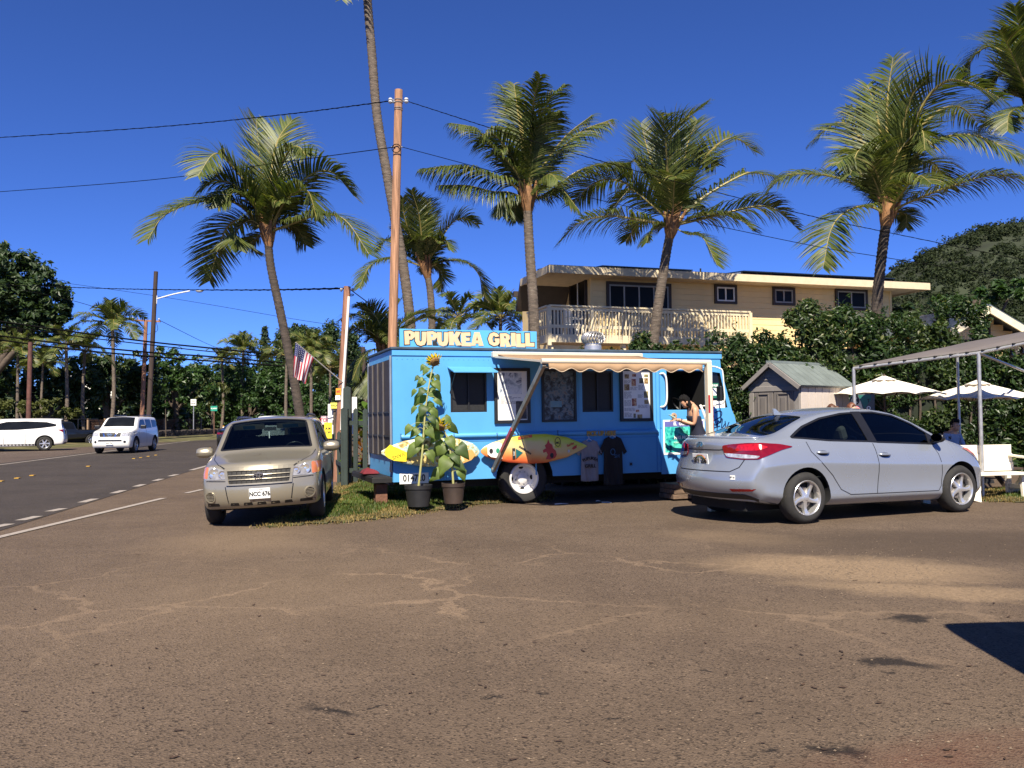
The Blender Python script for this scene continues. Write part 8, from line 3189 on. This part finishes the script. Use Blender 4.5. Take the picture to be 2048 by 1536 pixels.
def turf(name,P,seed,n,h,dryband,label_g,label_d):
 r =random.Random(seed)
 xs_ =[p.x for p in P]
 ys_ =[p.y for p in P]
 x0,x1,y0,y1 =min(xs_),max(xs_),min(ys_),max(ys_)
 bm =bmesh.new()
 st_ =.16
 nx,ny =int((x1 -x0)/st_)+2,int((y1 -y0)/st_)+2
 V ={}
 for i in range(nx +1):
  for j in range(ny +1):
   x,y =x0 +i *st_,y0 +j *st_
   V[i,j]=(x,y,mound(x,y,P)+.006 if inpoly(x,y,P) else None)
 mb =MB()
 for i in range(nx):
  for j in range(ny):
   q =[V[i,j],V[i +1,j],V[i +1,j +1],V[i,j +1]]
   if all(v[2] is not None for v in q):
    mb.poly(q)
 bm.free()
 o =mb.build(name,TURF)
 tag(o,kind='structure')
 g1,g2 =MB(),MB()
 k =0
 while k <n:
  x,y =r.uniform(x0,x1),r.uniform(y0,y1)
  jx,jy =x +r.uniform(-.12,.12),y +r.uniform(-.12,.12)
  if not inpoly(jx,jy,P):
   continue
  k += 1
  z =mound(x,y,P)
  ed =edged(x,y,P)
  pd =noise.noise(Vector((x *1.3,y *1.3,3)))
  dry =r.random()<(.85 if ed <dryband *(1+pd) else .08+.25*max(0,pd))
  if ed <.12 and r.random()<.5:
   continue
  hh =h *r.uniform(.5,1.3)*(.6 if ed <dryband else 1.0)*(1+.5*pd)
  a =r.uniform(0,6.28)
  w =.0045+.003*r.random()
  lean =Vector((math.cos(a),math.sin(a),0))*hh *r.uniform(.1,.8)
  s_ =Vector((-math.sin(a),math.cos(a),0))*w
  p =Vector((x,y,z))
  t =g2 if dry else g1
  b =len(t.v)
  t.v += [tuple(p -s_),tuple(p +s_),tuple(p +lean *.4+Vector((0,0,hh *.6))+s_ *.8),tuple(p +lean *.4+Vector((0,0,hh *.6))-s_ *.8),tuple(p +lean +Vector((0,0,hh)))]
  t.f += [(b,b +1,b +2,b +3),(b +3,b +2,b +4)]
  t.m += [0,0]
 o =link('grass',g1.mesh('grass',[leafmat('grass_green',(.045,.075,.012),(.10,.14,.028),.35,.5,.3)]))
 tag(o,label_g,'grass',kind='stuff')
 o =link('dry_grass',g2.mesh('dry_grass',[leafmat('grass_dry',(.17,.125,.045),(.30,.22,.09),.3,.6,.2)]))
 tag(o,label_d,'grass',kind='stuff')
turf('grass_strip',OP,5,52000,.055,.38,'green grass between the gold SUV and the food truck','dry straw coloured grass along the edge of the asphalt')
RP =[G(*p) for p in ((1938,1003),(2000,1005),(2120,1009),(2200,1000),(2150,978),(2050,972),(1950,980))]
turf('grass_strip',RP,6,9000,.06,.5,'green grass below the white benches','dry grass edge below the white benches')
# ---------------------------------------------------------------- sunflowers in pots
SUNLEAF =leafmat('sunflower_leaf',(.07,.115,.022),(.15,.20,.045),.35,.5,.35)
SUNDARK =leafmat('sunflower_leaf_dark',(.035,.065,.015),(.07,.11,.028),.3,.5,.35)
STEM =M('sunflower_stem',(.34,.33,.12),.6,var=.15)
PETAL =leafmat('sunflower_petal',(.75,.50,.01),(.80,.62,.03),.45,.6,.2)
SEED =M('sunflower_seeds',(.20,.11,.03),.9,var=.5,scale=40,bump=.5,bscale=90)
def leafmesh(seed):
 r =random.Random(seed)
 P =[]
 for t,w in ((0,.08),(.12,.36),(.28,.43),(.5,.34),(.7,.21),(.88,.09),(1,.005)):
  w *= r.uniform(.9,1.1)
  x =t -(.10 if t == .12 else 0)
  row =[]
  for s_ in (-1,-.5,0,.5,1):
   row.append((x -(.14*abs(s_) if t <.15 else 0),s_ *w,-.42*t *t +.30*abs(s_)*w -.14*abs(s_) ** 2+r.uniform(-.035,.035)))
  P.append(row)
 return MB().grid(P)
def sunflower(label,potc,Y,pot_w,pot_h,stem,leaves,head,headr,headdir,potmat,seed):
 r =random.Random(seed)
 base =at(potc[0],potc[1],Y)
 base.z =max(.03,base.z)
 k =Y /FPX
 pot =thing('plant_pot',label[1],'flower pot',base,group='black pots of the sunflowers')
 w,h =pot_w *k /2,pot_h *k
 MB().lathe([(.0001,0),(w *.80,0),(w *.96,h *.80),(w *1.02,h *.82),(w *1.04,h),(w *.97,h),(w *.93,h *.86),(.0001,h *.86)],28).build('pot',potmat,pot,smooth=40)
 MB().lathe([(.0001,h *.885),(w *.5,h *.89),(w *.93,h *.87)],20).build('soil',M('potting_soil',(.03,.02,.014),.95,var=.5,scale=30),pot)
 root =thing('sunflower',label[0],'sunflower',base +Vector((0,0,h *.86)),group='potted sunflowers')
 O =Vector(root.location)
 S =[at(px,py,Y)-O for px,py in stem]
 S[0]=Vector((0,0,0))
 C =catmull(S,6)
 MB().tube(C,[.020-.011*i /len(C) for i in range(len(C))],7).build('stem',STEM,root,smooth=60)
 for i,(px,py,sz,side,dark) in enumerate(leaves):
  tgt =at(px,py,Y +r.uniform(-.10,.10))-O
  s0 =min(C,key=lambda p:(p.z -tgt.z -.06) ** 2)
  d =Vector((tgt.x -s0.x,tgt.y -s0.y -.06,0))
  if d.length <.03:
   d =Vector((side *.1,-.12,0))
  d.normalize()
  L_ =sz *k *(1.6 if sz <21 else 1.08)*r.uniform(.8,1.15)
  root_p =tgt +Vector((0,0,.35*L_))-d *L_ *.15
  MB().tube(catmull([s0,s0.lerp(root_p,.6)+Vector((0,0,.03)),root_p],3),.004,4).build('petiole',STEM,root)
  droop =r.uniform(.35,1.0)
  me =leafmesh(seed *50+i).mesh('leaf',[SUNDARK if dark else SUNLEAF])
  me.polygons.foreach_set('use_smooth',[True]*len(me.polygons))
  # blade hangs outwards and down, its upper face turned to the light
  X =(d *r.uniform(.25,.7)+Vector((side *.25,-.1,-r.uniform(.5,.9)))).normalized()
  Z =Vector((r.uniform(-.4,.4),-1,r.uniform(.1,.8)))
  Z =(Z -X *Z.dot(X)).normalized()
  Yv =Z.cross(X)
  o =link('leaf',me,root)
  o.matrix_local =Matrix(((X.x *L_,Yv.x *L_,Z.x *L_,root_p.x),(X.y *L_,Yv.y *L_,Z.y *L_,root_p.y),(X.z *L_,Yv.z *L_,Z.z *L_,root_p.z),(0,0,0,1)))
 hc =at(head[0],head[1],Y -.05)-O
 D =Vector(headdir).normalized()
 T_ =Matrix.Translation(hc) @ D.to_track_quat('Z','Y').to_matrix().to_4x4()
 R_ =headr *k
 MB().lathe([(.0001,.02),(R_ *.5,.03),(R_ *.78,.01),(R_ *.8,-.02),(R_ *.4,-.05),(.0001,-.06)],22,T_).build('flower_head',SEED,root,smooth=50)
 pm =MB()
 P =[]
 for t,w in ((0,.25),(.35,.9),(.7,.7),(1,.05)):
  P.append([(R_ *(.74+.75*t),s_ *w *R_ *.16,-.012-.05*t *t +(0 if s_ == 0 else .006)) for s_ in (-1,0,1)])
 pmesh =MB().grid(P).mesh('petal',[PETAL])
 NP =22
 for i in range(NP):
  o =link('petal',pmesh,root)
  o.matrix_local =T_ @ Matrix.Rotation(2*math.pi *i /NP +r.uniform(-.08,.08),4,'Z') @ Matrix.Rotation(r.uniform(-.1,.5),4,'Y')
 for i in range(9):
  a =2*math.pi *i /9
  o =link('sepal',leafmesh(900+i).mesh('sepal',[SUNDARK]),root)
  o.matrix_local =T_ @ Matrix.Rotation(a,4,'Z') @ Matrix.Translation((R_ *.4,0,-.05)) @ Matrix.Diagonal((R_ *.9,R_ *.6,R_ *.6,1))
 return root
YP =13.9
sunflower(('tall sunflower with one hanging yellow head above the left surfboard','black plastic pot holding the tall sunflower'),(837,1012),YP,54,42,[(843,975),(845,900),(851,820),(860,760),(868,728)],
    [(853,741,11,-1,0),(860,754,13,1,0),(844,767,15,-1,0),(871,770,13,1,0),(861,788,14,1,0),(842,801,17,-1,0),(875,803,14,1,0),(859,818,16,1,0),(841,838,17,-1,0),(828,785,10,-1,0),(828,819,11,-1,0),(818,859,12,-1,0),(839,882,17,-1,0),(861,911,18,1,0),(828,902,20,-1,0),(874,755,9,1,1),(850,850,13,1,1),(862,838,12,1,1),(836,757,9,-1,1),(846,735,9,-1,0),(874,790,13,1,1),(846,785,14,-1,1),(868,826,14,1,0),(832,866,15,-1,0),(857,866,16,1,0),(848,820,14,-1,1),(866,770,12,1,0),(846,900,15,-1,1),(870,850,13,1,0)],
    (870,724),12.5,(.35,-.5,-.45),M('pot_black',(.016,.016,.017),.55,var=.3),3)
sunflower(('shorter sunflower with big drooping leaves and a half-open yellow head','brown-black pot holding the shorter sunflower'),(907,1006),YP +.15,46,40,[(907,970),(903,920),(896,880),(886,858),(879,848)],
    [(898,884,30,1,0),(882,902,30,-1,0),(893,930,30,-1,0),(877,953,26,-1,0),(924,948,26,1,0),(921,903,26,1,1),(903,858,22,1,1),(893,842,16,1,0),(876,873,20,-1,0),(858,862,17,-1,0),(908,915,26,1,1),(890,912,24,-1,1),(913,932,22,1,1)],
    (878,855),15,(-.15,-.45,-.75),M('pot_brown',(.045,.030,.022),.6,var=.35,scale=5),4)
# rock, bricks and red cloth by the truck
q =G(1000,995)
rk_ =thing('rock','orange-brown rock lying in the grass before the truck wheel','rock',(q.x,q.y,.05),R(20))
bm =bmesh.new()
bmesh.ops.create_icosphere(bm,subdivisions=3,radius=1)
for v in bm.verts:
 n_ =noise.noise(v.co *1.6+Vector((3,1,2)))*.35+noise.noise(v.co *5)*.08
 v.co *= 1+n_
 v.co =Vector((v.co.x *.135,v.co.y *.10,v.co.z *.075+.03))
me =bpy.data.meshes.new('stone')
bm.to_mesh(me)
bm.free()
me.materials.append(M('rock_orange_brown',(.30,.15,.08),.9,var=.35,scale=9,bump=.7,bscale=30))
link('stone',me,rk_)
q =wl(756,946)
rb2 =TM @ Vector((-.24,.9,ZB +.105))
rc_ =thing('red_cloth','dark red cloth lying on the rear bumper step of the food truck','cloth',rb2,R(19.5))
P =[]
for i in range(13):
 row =[]
 for j in range(13):
  x,y =(i /12-.5)*.28,(j /12-.5)*.46
  e =max(abs(i /12-.5),abs(j /12-.5))*2
  row.append((x *(1+.1*math.sin(j)),y,.01+.09*(1-e ** 2)*(1+.5*noise.noise(Vector((x *9,y *9,1))))))
 P.append(row)
MB().grid(P).build('cloth',M('cloth_dark_red',(.13,.01,.018),.9,var=.2,bump=.4,bscale=120),rc_,smooth=True,solid=.006)
q =at(772,982,14.9)
sp_ =thing('wooden_block','reddish wooden block standing under the truck rear step','block',TM @ Vector((-.15,.35,0)),R(19.5))
MB().box(-.10,.10,-.10,.10,-.02,ZB -.035).build('block',M('block_redwood',(.17,.075,.045),.85,var=.3,bump=.5,bscale=20),sp_,bevel=.01)
# wooden step below the truck door
stp =thing('wooden_step','stack of weathered planks used as a step below the truck door','step',TM @ Vector((wl(1352,930).x,-.42,0)),R(19.5))
STW =M('step_wood',(.13,.085,.055),.9,var=.35,bump=.5,bscale=14,stretch=(1,5,5))
for i,(z,w) in enumerate(((0,.92),(.09,.88),(.18,.86))):
 for j in range(3):
  MB().box(-w /2,w /2,-.26+j *.18,-.26+j *.18+.165,z,z +.08).build('plank',STW,stp,bevel=.006)
# scraps of paper on the asphalt
for px,py,lb,w in ((1123,1009,'white paper strip on the asphalt below the grey t-shirt',.12),(1213,1006,'bent white paper scrap on the asphalt, in the sunlit edge right of the t-shirts',.09),(1196,1003,'tiny white scrap at the edge of the truck shadow',.04)):
 q =G(px,py)
 t_ =thing('paper_scrap',lb,'litter',(q.x,q.y,.004),R(10 if w >.1 else -20),'paper scraps on the asphalt')
 MB().grid([[(-w,-.025,0),(-w,.025,.012)],[(0,-.025,.006),(0,.025,.018)],[(w,-.02,.002),(w,.03,.006)]]).build('paper',PAPER,t_)
# loose stones on the sandy strip
r =random.Random(21)
sb_ =MB()
for i in range(1500):
 if i <900:
  px,py =r.gauss(1710,110),r.gauss(1140,26)
 else:
  px,py =r.uniform(0,2048),r.uniform(1050,1530)
 q =G(px,py)
 s_ =r.uniform(.003,.010) if i <900 else r.uniform(.003,.009)
 b =len(sb_.v)
 for dx,dy,dz in ((1,0,.2),(0,1,.3),(-1,0,.2),(0,-1,.3),(.1,.1,1)):
  sb_.v.append((q.x +dx *s_ *r.uniform(.7,1.3),q.y +dy *s_ *r.uniform(.7,1.3),dz *s_ +.001))
 sb_.f += [(b,b +1,b +4),(b +1,b +2,b +4),(b +2,b +3,b +4),(b +3,b,b +4)]
 sb_.m += [0]*4
o =sb_.build('gravel',M('gravel_tan',(.15,.11,.075),.9,var=.5,scale=40))
tag(o,'loose small stones scattered over the lot','gravel',kind='stuff')
fm_ =MB()
r =random.Random(23)
for i in range(120):
 px,py =r.uniform(0,2048),1090+440*r.random() ** 1.3
 q =G(px,py)
 s_,a_ =r.uniform(.012,.03),r.uniform(0,3.1)
 fm_.poly([(q.x +s_ *u *math.cos(a_)-w *s_ *math.sin(a_),q.y +s_ *u *math.sin(a_)+w *s_ *math.cos(a_),.004+abs(u)*.006) for u,w in ((-1,0),(-.3,-.35),(.5,-.25),(1,.05),(.4,.3),(-.4,.3))])
tag(fm_.build('leaf_litter',M('dead_leaf',(.05,.028,.016),.9,var=.5,scale=3)),'small dead leaves scattered over the asphalt','leaf litter',kind='stuff')
# ---------------------------------------------------------------- van standing right of the camera, out of frame: throws the shadow at the right edge
vanm =paint('van_grey_paint',(.20,.20,.21),.3,.35)
vc =wagon_cage(-2.4,2.4,1.9,2.6,1.25,1.6,1.0,0,rear_lean=.02,gh=.92,ftop=1.1,rcurve=.08)
vn =simple_wagon('parked_van','grey van parked just outside the picture on the right, its shadow falling into view',(3.66,1.62,0),Vector((-.05,-1,0)),vc,vanm,1.5,-1.4,.36,1.66,[roundpoly([(1.2,1.30),(.9,1.85),(.2,1.90),(.2,1.30)],.03)],None,None,False)
# ---------------------------------------------------------------- people
SKIN =M('skin_tan',(.50,.27,.16),.5,var=.06,scale=6)
HAIRB =M('hair_black',(.008,.007,.007),.8,var=.5,scale=40,spec=.15,bump=.8,bscale=60)
HAIRN =M('hair_brown',(.085,.035,.018),.5,var=.4,scale=40)
def skinned(name,verts,edges,radii,mats,parent,paint_fn=None,sub=2,rootv=0):
 me =bpy.data.meshes.new(name)
 me.from_pydata([tuple(v) for v in verts],edges,[])
 o =link(name,me)
 md =o.modifiers.new('skin','SKIN')
 md.use_smooth_shade =True
 for i,sv in enumerate(me.skin_vertices[0].data):
  rr =radii[i]
  sv.radius =rr if isinstance(rr,tuple) else (rr,rr)
  sv.use_root =(i == rootv)
 s2 =o.modifiers.new('sub','SUBSURF')
 s2.levels =s2.render_levels =sub
 m2 =evalmesh(o)
 bpy.data.objects.remove(o)
 m2.name =name
 m2.materials.clear()
 for m in mats:
  m2.materials.append(m)
 idx =[]
 for p in m2.polygons:
  idx.append(paint_fn(p.center) if paint_fn else 0)
 m2.polygons.foreach_set('material_index',idx)
 m2.polygons.foreach_set('use_smooth',[True]*len(m2.polygons))
 return link(name,m2,parent)
def person(label,loc,rz,pose,mats,paint_fn,hair,bun=False,group=None,long_hair=False,scale=1.):
 """pose: joint positions (x forward, y left, z up)"""
 root =thing('person',label,'person',loc,rz,group)
 root.scale =(scale,)*3
 J =pose
 names,verts,radii,edges =[],[],[],[]
 def v(n,r_):
  names.append(n)
  verts.append(Vector(J[n]))
  radii.append(r_)
  return len(verts)-1
 def chain(*ns):
  for a,b in zip(ns,ns[1:]):
   edges.append((names.index(a),names.index(b)))
 v('pelvis',(.145,.115)); v('waist',(.125,.095)); v('chest',(.150,.110)); v('collar',(.105,.075)); v('neck',.052); v('jaw',(.064,.070)); v('head',(.078,.092)); v('crown',(.062,.072)); v('nose',.014)
 chain('pelvis','waist','chest','collar','neck','jaw','head','crown')
 edges.append((names.index('jaw'),names.index('nose')))
 for s_ in 'lr':
  v('sh' +s_,.055); v('el' +s_,.040); v('wr' +s_,.027); v('pm' +s_,(.036,.018)); v('kn_' +s_,(.034,.015))
  chain('collar','sh' +s_)
  chain('sh' +s_,'el' +s_,'wr' +s_,'pm' +s_,'kn_' +s_)
  # fingers: four unequal bent chains and a thumb from the side of the palm
  w,p,k =Vector(J['wr' +s_]),Vector(J['pm' +s_]),Vector(J['kn_' +s_])
  d =(k -w).normalized()
  side =d.cross(Vector((0,0,1)))
  side =side.normalized() if side.length >.05 else Vector((0,1,0))
  down =side.cross(d).normalized()
  if down.z >0:
   down =-down
  for fi,(off,ln) in enumerate(((-.030,.068),(-.010,.078),(.010,.072),(.028,.056))):
   a =k +side *off
   b =a +d *ln *.5+down *.012
   c =b +d *ln *.25+down *ln *.45
   for q,(nm,pt,rr) in enumerate((('f%d%sa' % (fi,s_),a,.0095),('f%d%sb' % (fi,s_),b,.0085),('f%d%sc' % (fi,s_),c,.007))):
    J[nm]=pt
    v(nm,rr)
   edges.append((names.index('kn_' +s_),names.index('f%d%sa' % (fi,s_))))
   chain('f%d%sa' % (fi,s_),'f%d%sb' % (fi,s_),'f%d%sc' % (fi,s_))
  sg =1 if s_ == 'r' else -1
  J['t1' +s_]=w +d *.045-side *.045*sg *-1
  J['t2' +s_]=J['t1' +s_]+d *.045+down *.015
  v('t1' +s_,.011); v('t2' +s_,.009)
  chain('pm' +s_,'t1' +s_,'t2' +s_)
  v('hip' +s_,.095); v('knee' +s_,.060); v('ank' +s_,.040); v('heel' +s_,.038); v('toe' +s_,(.040,.028))
  chain('pelvis','hip' +s_,'knee' +s_,'ank' +s_,'heel' +s_,'toe' +s_)
 body =skinned('body',verts,edges,radii,mats,root,paint_fn,2,0)
 # hair cap over the back and top of the head
 H,C,N_ =Vector(J['head']),Vector(J['crown']),Vector(J['nose'])
 up =(C -Vector(J['jaw'])).normalized()
 fwd =(N_ -Vector(J['jaw']))
 fwd =(fwd -up *fwd.dot(up)).normalized()
 lt =up.cross(fwd)
 bm =bmesh.new()
 bmesh.ops.create_icosphere(bm,subdivisions=3,radius=1)
 kill =[]
 for q in bm.verts:
  c =q.co.copy()
  if c.x >.35 and c.z <.42 or c.z <-.75:
   kill.append(q)
  n_ =1+.22*noise.noise(c *3.2+H *9)
  q.co =H +up *.02+(fwd *(c.x *.098-.012)+lt *c.y *.088+up *c.z *.118)*n_
 bmesh.ops.delete(bm,geom=kill,context='VERTS')
 me =bpy.data.meshes.new('hair')
 bm.to_mesh(me)
 bm.free()
 me.materials.append(hair)
 me.polygons.foreach_set('use_smooth',[True]*len(me.polygons))
 ho =link('hair',me,root,solid=.012)
 if bun:
  MB().lathe([(.0001,.05),(.035,.04),(.05,0),(.035,-.04),(.0001,-.05)],12,Matrix.Translation(H -fwd *.11+up *.05)).build('bun',hair,ho,smooth=True)
 if long_hair:
  P =[]
  for i in range(7):
   t =i /6
   row =[]
   for j in range(9):
    a =-1.9+3.8*j /8
    row.append(H -fwd *(.085*math.cos(a))+lt *(.085*math.sin(a))-up *(.02+.16*t)+fwd *.02*t +rndv(random.Random(i *9+j))*.006)
   P.append(row)
  MB().grid(P).build('hair_lock',hair,ho,smooth=True,solid=.015)
 # eyes and mouth
 for s_ in (-1,1):
  p =H +fwd *.088+lt *.032*s_ +up *.005
  e =MB().lathe([(.0001,.006),(.008,.004),(.011,0)],10,Matrix.Translation(p) @ fwd.to_track_quat('Z','Y').to_matrix().to_4x4())
  e.build('eye',INK,root)
  MB().lathe([(.0001,.015),(.016,.01),(.022,-.01),(.012,-.03),(.0001,-.035)],8,Matrix.Translation(H +lt *.088*s_ -up *.01-fwd *.005) @ Matrix.Diagonal((.8,.5,1,1))).build('ear',SKIN,root,smooth=True)
 MB().lathe([(.0001,.004),(.018,.003),(.022,0)],10,Matrix.Translation(Vector(J['jaw'])+fwd *.066-up *.005) @ fwd.to_track_quat('Z','Y').to_matrix().to_4x4() @ Matrix.Diagonal((1,.35,1,1))).build('mouth',M('lips',(.36,.12,.10),.5),root)
 return root
def stand(bend=0.,head_down=0.,arms=None):
 """standing pose; bend = forward lean of the trunk"""
 def tr(x,z):
  dx,dz =x,z -.92
  return (dx *math.cos(bend)+dz *math.sin(bend),dz *math.cos(bend)-dx *math.sin(bend)+.92)
 J ={}
 for n,x,z in (('pelvis',0,.92),('waist',.01,1.06),('chest',.015,1.24),('collar',0,1.38),('neck',.005,1.45)):
  a,b =tr(x,z)
  J[n]=Vector((a,0,b))
 hd =bend +head_down
 def th(x,z):
  return J['neck']+Vector((x *math.cos(hd)+z *math.sin(hd),0,z *math.cos(hd)-x *math.sin(hd)))
 J['jaw'],J['head'],J['crown'],J['nose']=th(.035,.07),th(.02,.13),th(.01,.20),th(.125,.085)
 for s_,y in (('l',.16),('r',-.16)):
  a,b =tr(-.005,1.37)
  J['sh' +s_]=Vector((a,y,b))
  if arms:
   for n in ('el','wr','pm','kn_'):
    J[n +s_]=Vector(arms[n])+Vector((0,(y *.9 if n == 'el' else y *.35),0))
  else:
   J['el' +s_]=J['sh' +s_]+Vector((-.02,y *.25,-.29))
   J['wr' +s_]=J['el' +s_]+Vector((.06,0,-.25))
   J['pm' +s_]=J['wr' +s_]+Vector((.02,0,-.06))
   J['kn_' +s_]=J['pm' +s_]+Vector((.01,0,-.045))
  hy =y *.55
  J['hip' +s_]=Vector((0,hy,.86))
  J['knee' +s_]=Vector((.02,hy *1.05,.48))
  J['ank' +s_]=Vector((-.01,hy *1.05,.08))
  J['heel' +s_]=Vector((-.04,hy *1.05,.04))
  J['toe' +s_]=Vector((.14,hy *1.2,.03))
 return J
def sit():
 J =stand(.12,.25)
 dz =.92-.52
 for k in list(J):
  if not any(k.startswith(p) for p in ('hip','knee','ank','heel','toe')):
   J[k]=J[k]-Vector((0,0,dz))
 for s_,y in (('l',.10),('r',-.10)):
  J['hip' +s_]=Vector((.05,y,.50))
  J['knee' +s_]=Vector((.45,y,.50))
  J['ank' +s_]=Vector((.42,y,.08))
  J['heel' +s_]=Vector((.38,y,.04))
  J['toe' +s_]=Vector((.56,y,.03))
  J['el' +s_]=J['sh' +s_]+Vector((.08,y *.6,-.27))
  J['wr' +s_]=J['el' +s_]+Vector((.22,-y *.5,.04))
  J['pm' +s_]=J['wr' +s_]+Vector((.06,0,0))
  J['kn_' +s_]=J['pm' +s_]+Vector((.045,0,-.01))
 return J
# woman at the truck door, head bent over what she holds, facing left along the truck
NAVY =M('dress_navy',(.008,.010,.026),.85,var=.2,bump=.2,bscale=200)
J =stand(.22,.75,arms={'el':(.12,0,1.08),'wr':(.34,0,1.16),'pm':(.40,0,1.18),'kn_':(.44,0,1.175)})
wpx =wl(1389,835,.62)
wloc =TM @ Vector((wpx.x +.06,-.62,0))
wloc.z =.0
HS =1.03
wz =at(1372,806,wloc.y).z
hgt =1.62
wrz =R(19.5)+math.pi -R(12)
wom =person('black-haired woman in a strapless navy dress standing at the truck door, head bent',(wloc.x,wloc.y,.27),wrz,J,[SKIN,NAVY],lambda c:0,HAIRB,long_hair=True)
# dress: follows the trunk from chest to knees
P =[]
for z,rx,ry,x in ((1.235,.120,.165,.085),(1.20,.128,.172,.075),(1.10,.118,.155,.045),(1.02,.118,.15,.02),(.92,.142,.178,.0),(.80,.155,.19,.0),(.62,.175,.21,.01),(.45,.195,.23,.02)):
 P.append([(x +rx *math.cos(a)*(1+.04*math.sin(7*a)*(1.2-z)),ry *math.sin(a),z) for a in [2*math.pi *k /24 for k in range(25)]])
MB().grid(P).build('dress',NAVY,wom,smooth=True,solid=.008)
# things she carries
Kl,Kr =wom.matrix_basis @ J['kn_l'],wom.matrix_basis @ J['kn_r']
mid =(Kl +Kr)/2
ph =thing('phone','pale green phone in the hands of the woman at the truck','phone',mid +Vector((-.03,0,.05)),wrz)
MB().box(-.045,.075,-.04,.04,-.006,.006).build('case',M('phone_mint',(.42,.66,.55),.4),ph,rot=(0,-.5,0),bevel=.004)
shp =wom.matrix_basis @ (J['shl']+Vector((-.02,-.04,.05)))
bag =thing('shoulder_bag','white cloth bag hanging from the shoulder of the woman at the truck','bag',shp,wrz)
BAGM =M('bag_white',(.70,.68,.64),.8,var=.06,bump=.2,bscale=150)
P =[]
for i in range(10):
 t =i /9
 x,y,z =-.03-.16*math.sin(t *1.4),.08+.07*t,.02-.62*t
 P.append([(x -.0,y,z),(x -.035-.02*t,y +.015,z +.01)])
MB().grid(P).build('strap',BAGM,bag,smooth=True,solid=.008)
MB().box(-.10,.10,-.05,.05,-.26,0).build('pouch',BAGM,bag,(-.22,.17,-.60),(.0,.1,0),bevel=.04)
MB().lathe([(.030,-.012),(.033,0),(.030,.012)],14,Matrix.Translation(J['wrl']+Vector((-.01,0,0))) @ Vector((1,0,.25)).to_track_quat('Z','Y').to_matrix().to_4x4()).build('wrist_band',INK,wom)
# two people behind the sedan, only the tops of their heads show
def zone(waist,shirt=1,pants=2,sleeve=.0):
 return lambda c:(pants if c.z <waist and c.z >.1 else (shirt if c.z <1.40 and abs(c.y)<.26 and c.z >waist -.0 else 0))
TOP1,TOP2,JEAN =M('shirt_rust',(.30,.08,.05),.85,var=.1),M('shirt_pink',(.45,.2,.18),.85,var=.1),M('jeans_blue',(.04,.06,.12),.85,var=.2)
q =at(1668,850,16.6)
zt_ =at(1668,811,16.6).z
person('brown-haired person with a bun, head showing above the sedan roof by the shed',(q.x,16.6,zt_ -1.68),R(170),stand(0,.2),[SKIN,TOP1,JEAN],zone(.98),HAIRN,bun=True,group='people behind the sedan')
q =at(1702,850,16.4)
zt_ =at(1702,809,16.4).z
person('auburn-haired person whose head shows above the sedan roof beside the surfboard sign',(q.x,16.4,zt_ -1.68),R(-30),stand(0,.1),[SKIN,TOP2,JEAN],zone(.98),M('hair_auburn',(.14,.05,.022),.5,var=.4,scale=40),long_hair=True,group='people behind the sedan')
# man seated in the shade behind the bonnet
q =at(1902,900,17.6)
mn =person('dark-haired man in a light blue shirt sitting in the shade behind the sedan bonnet',(q.x,17.6,.12),R(-75),sit(),[SKIN,M('shirt_pale_blue',(.30,.36,.46),.85,var=.1),JEAN],lambda c:2 if (c.z <.60 and c.z >.09) else (1 if c.z <.985 and abs(c.y)<.22 else 0),HAIRB)
ch2 =thing('yard_chair','dark chair under the man sitting in the shade','chair',(q.x,17.6,0),R(-75))
MB().box(-.2,.28,-.22,.22,.40,.44).build('seat',DARK,ch2)
MB().box(-.24,-.20,-.22,.22,.44,.9).build('backrest',DARK,ch2)
for sx_ in (-.17,.25):
 for sy in (-.19,.19):
  MB().box(sx_ -.02,sx_ +.02,sy -.02,sy +.02,0,.40).build('leg',DARK,ch2)
# ---------------------------------------------------------------- lettering becomes plain mesh
def finalize():
 dg =bpy.context.evaluated_depsgraph_get()
 dg.update()
 fl =[o for o in scn.objects if o.type in ('FONT','CURVE')]
 for o in fl:
  me =bpy.data.meshes.new_from_object(o.evaluated_get(dg))
  me.name =o.name
  n =bpy.data.objects.new(o.name,me)
  nm =o.name
  par,loc,rot,sc =o.parent,o.location.copy(),o.rotation_euler.copy(),o.scale.copy()
  bpy.data.objects.remove(o)
  n.name =nm
  COL.objects.link(n)
  n.parent,n.location,n.rotation_euler,n.scale =par,loc,rot,sc
finalize()
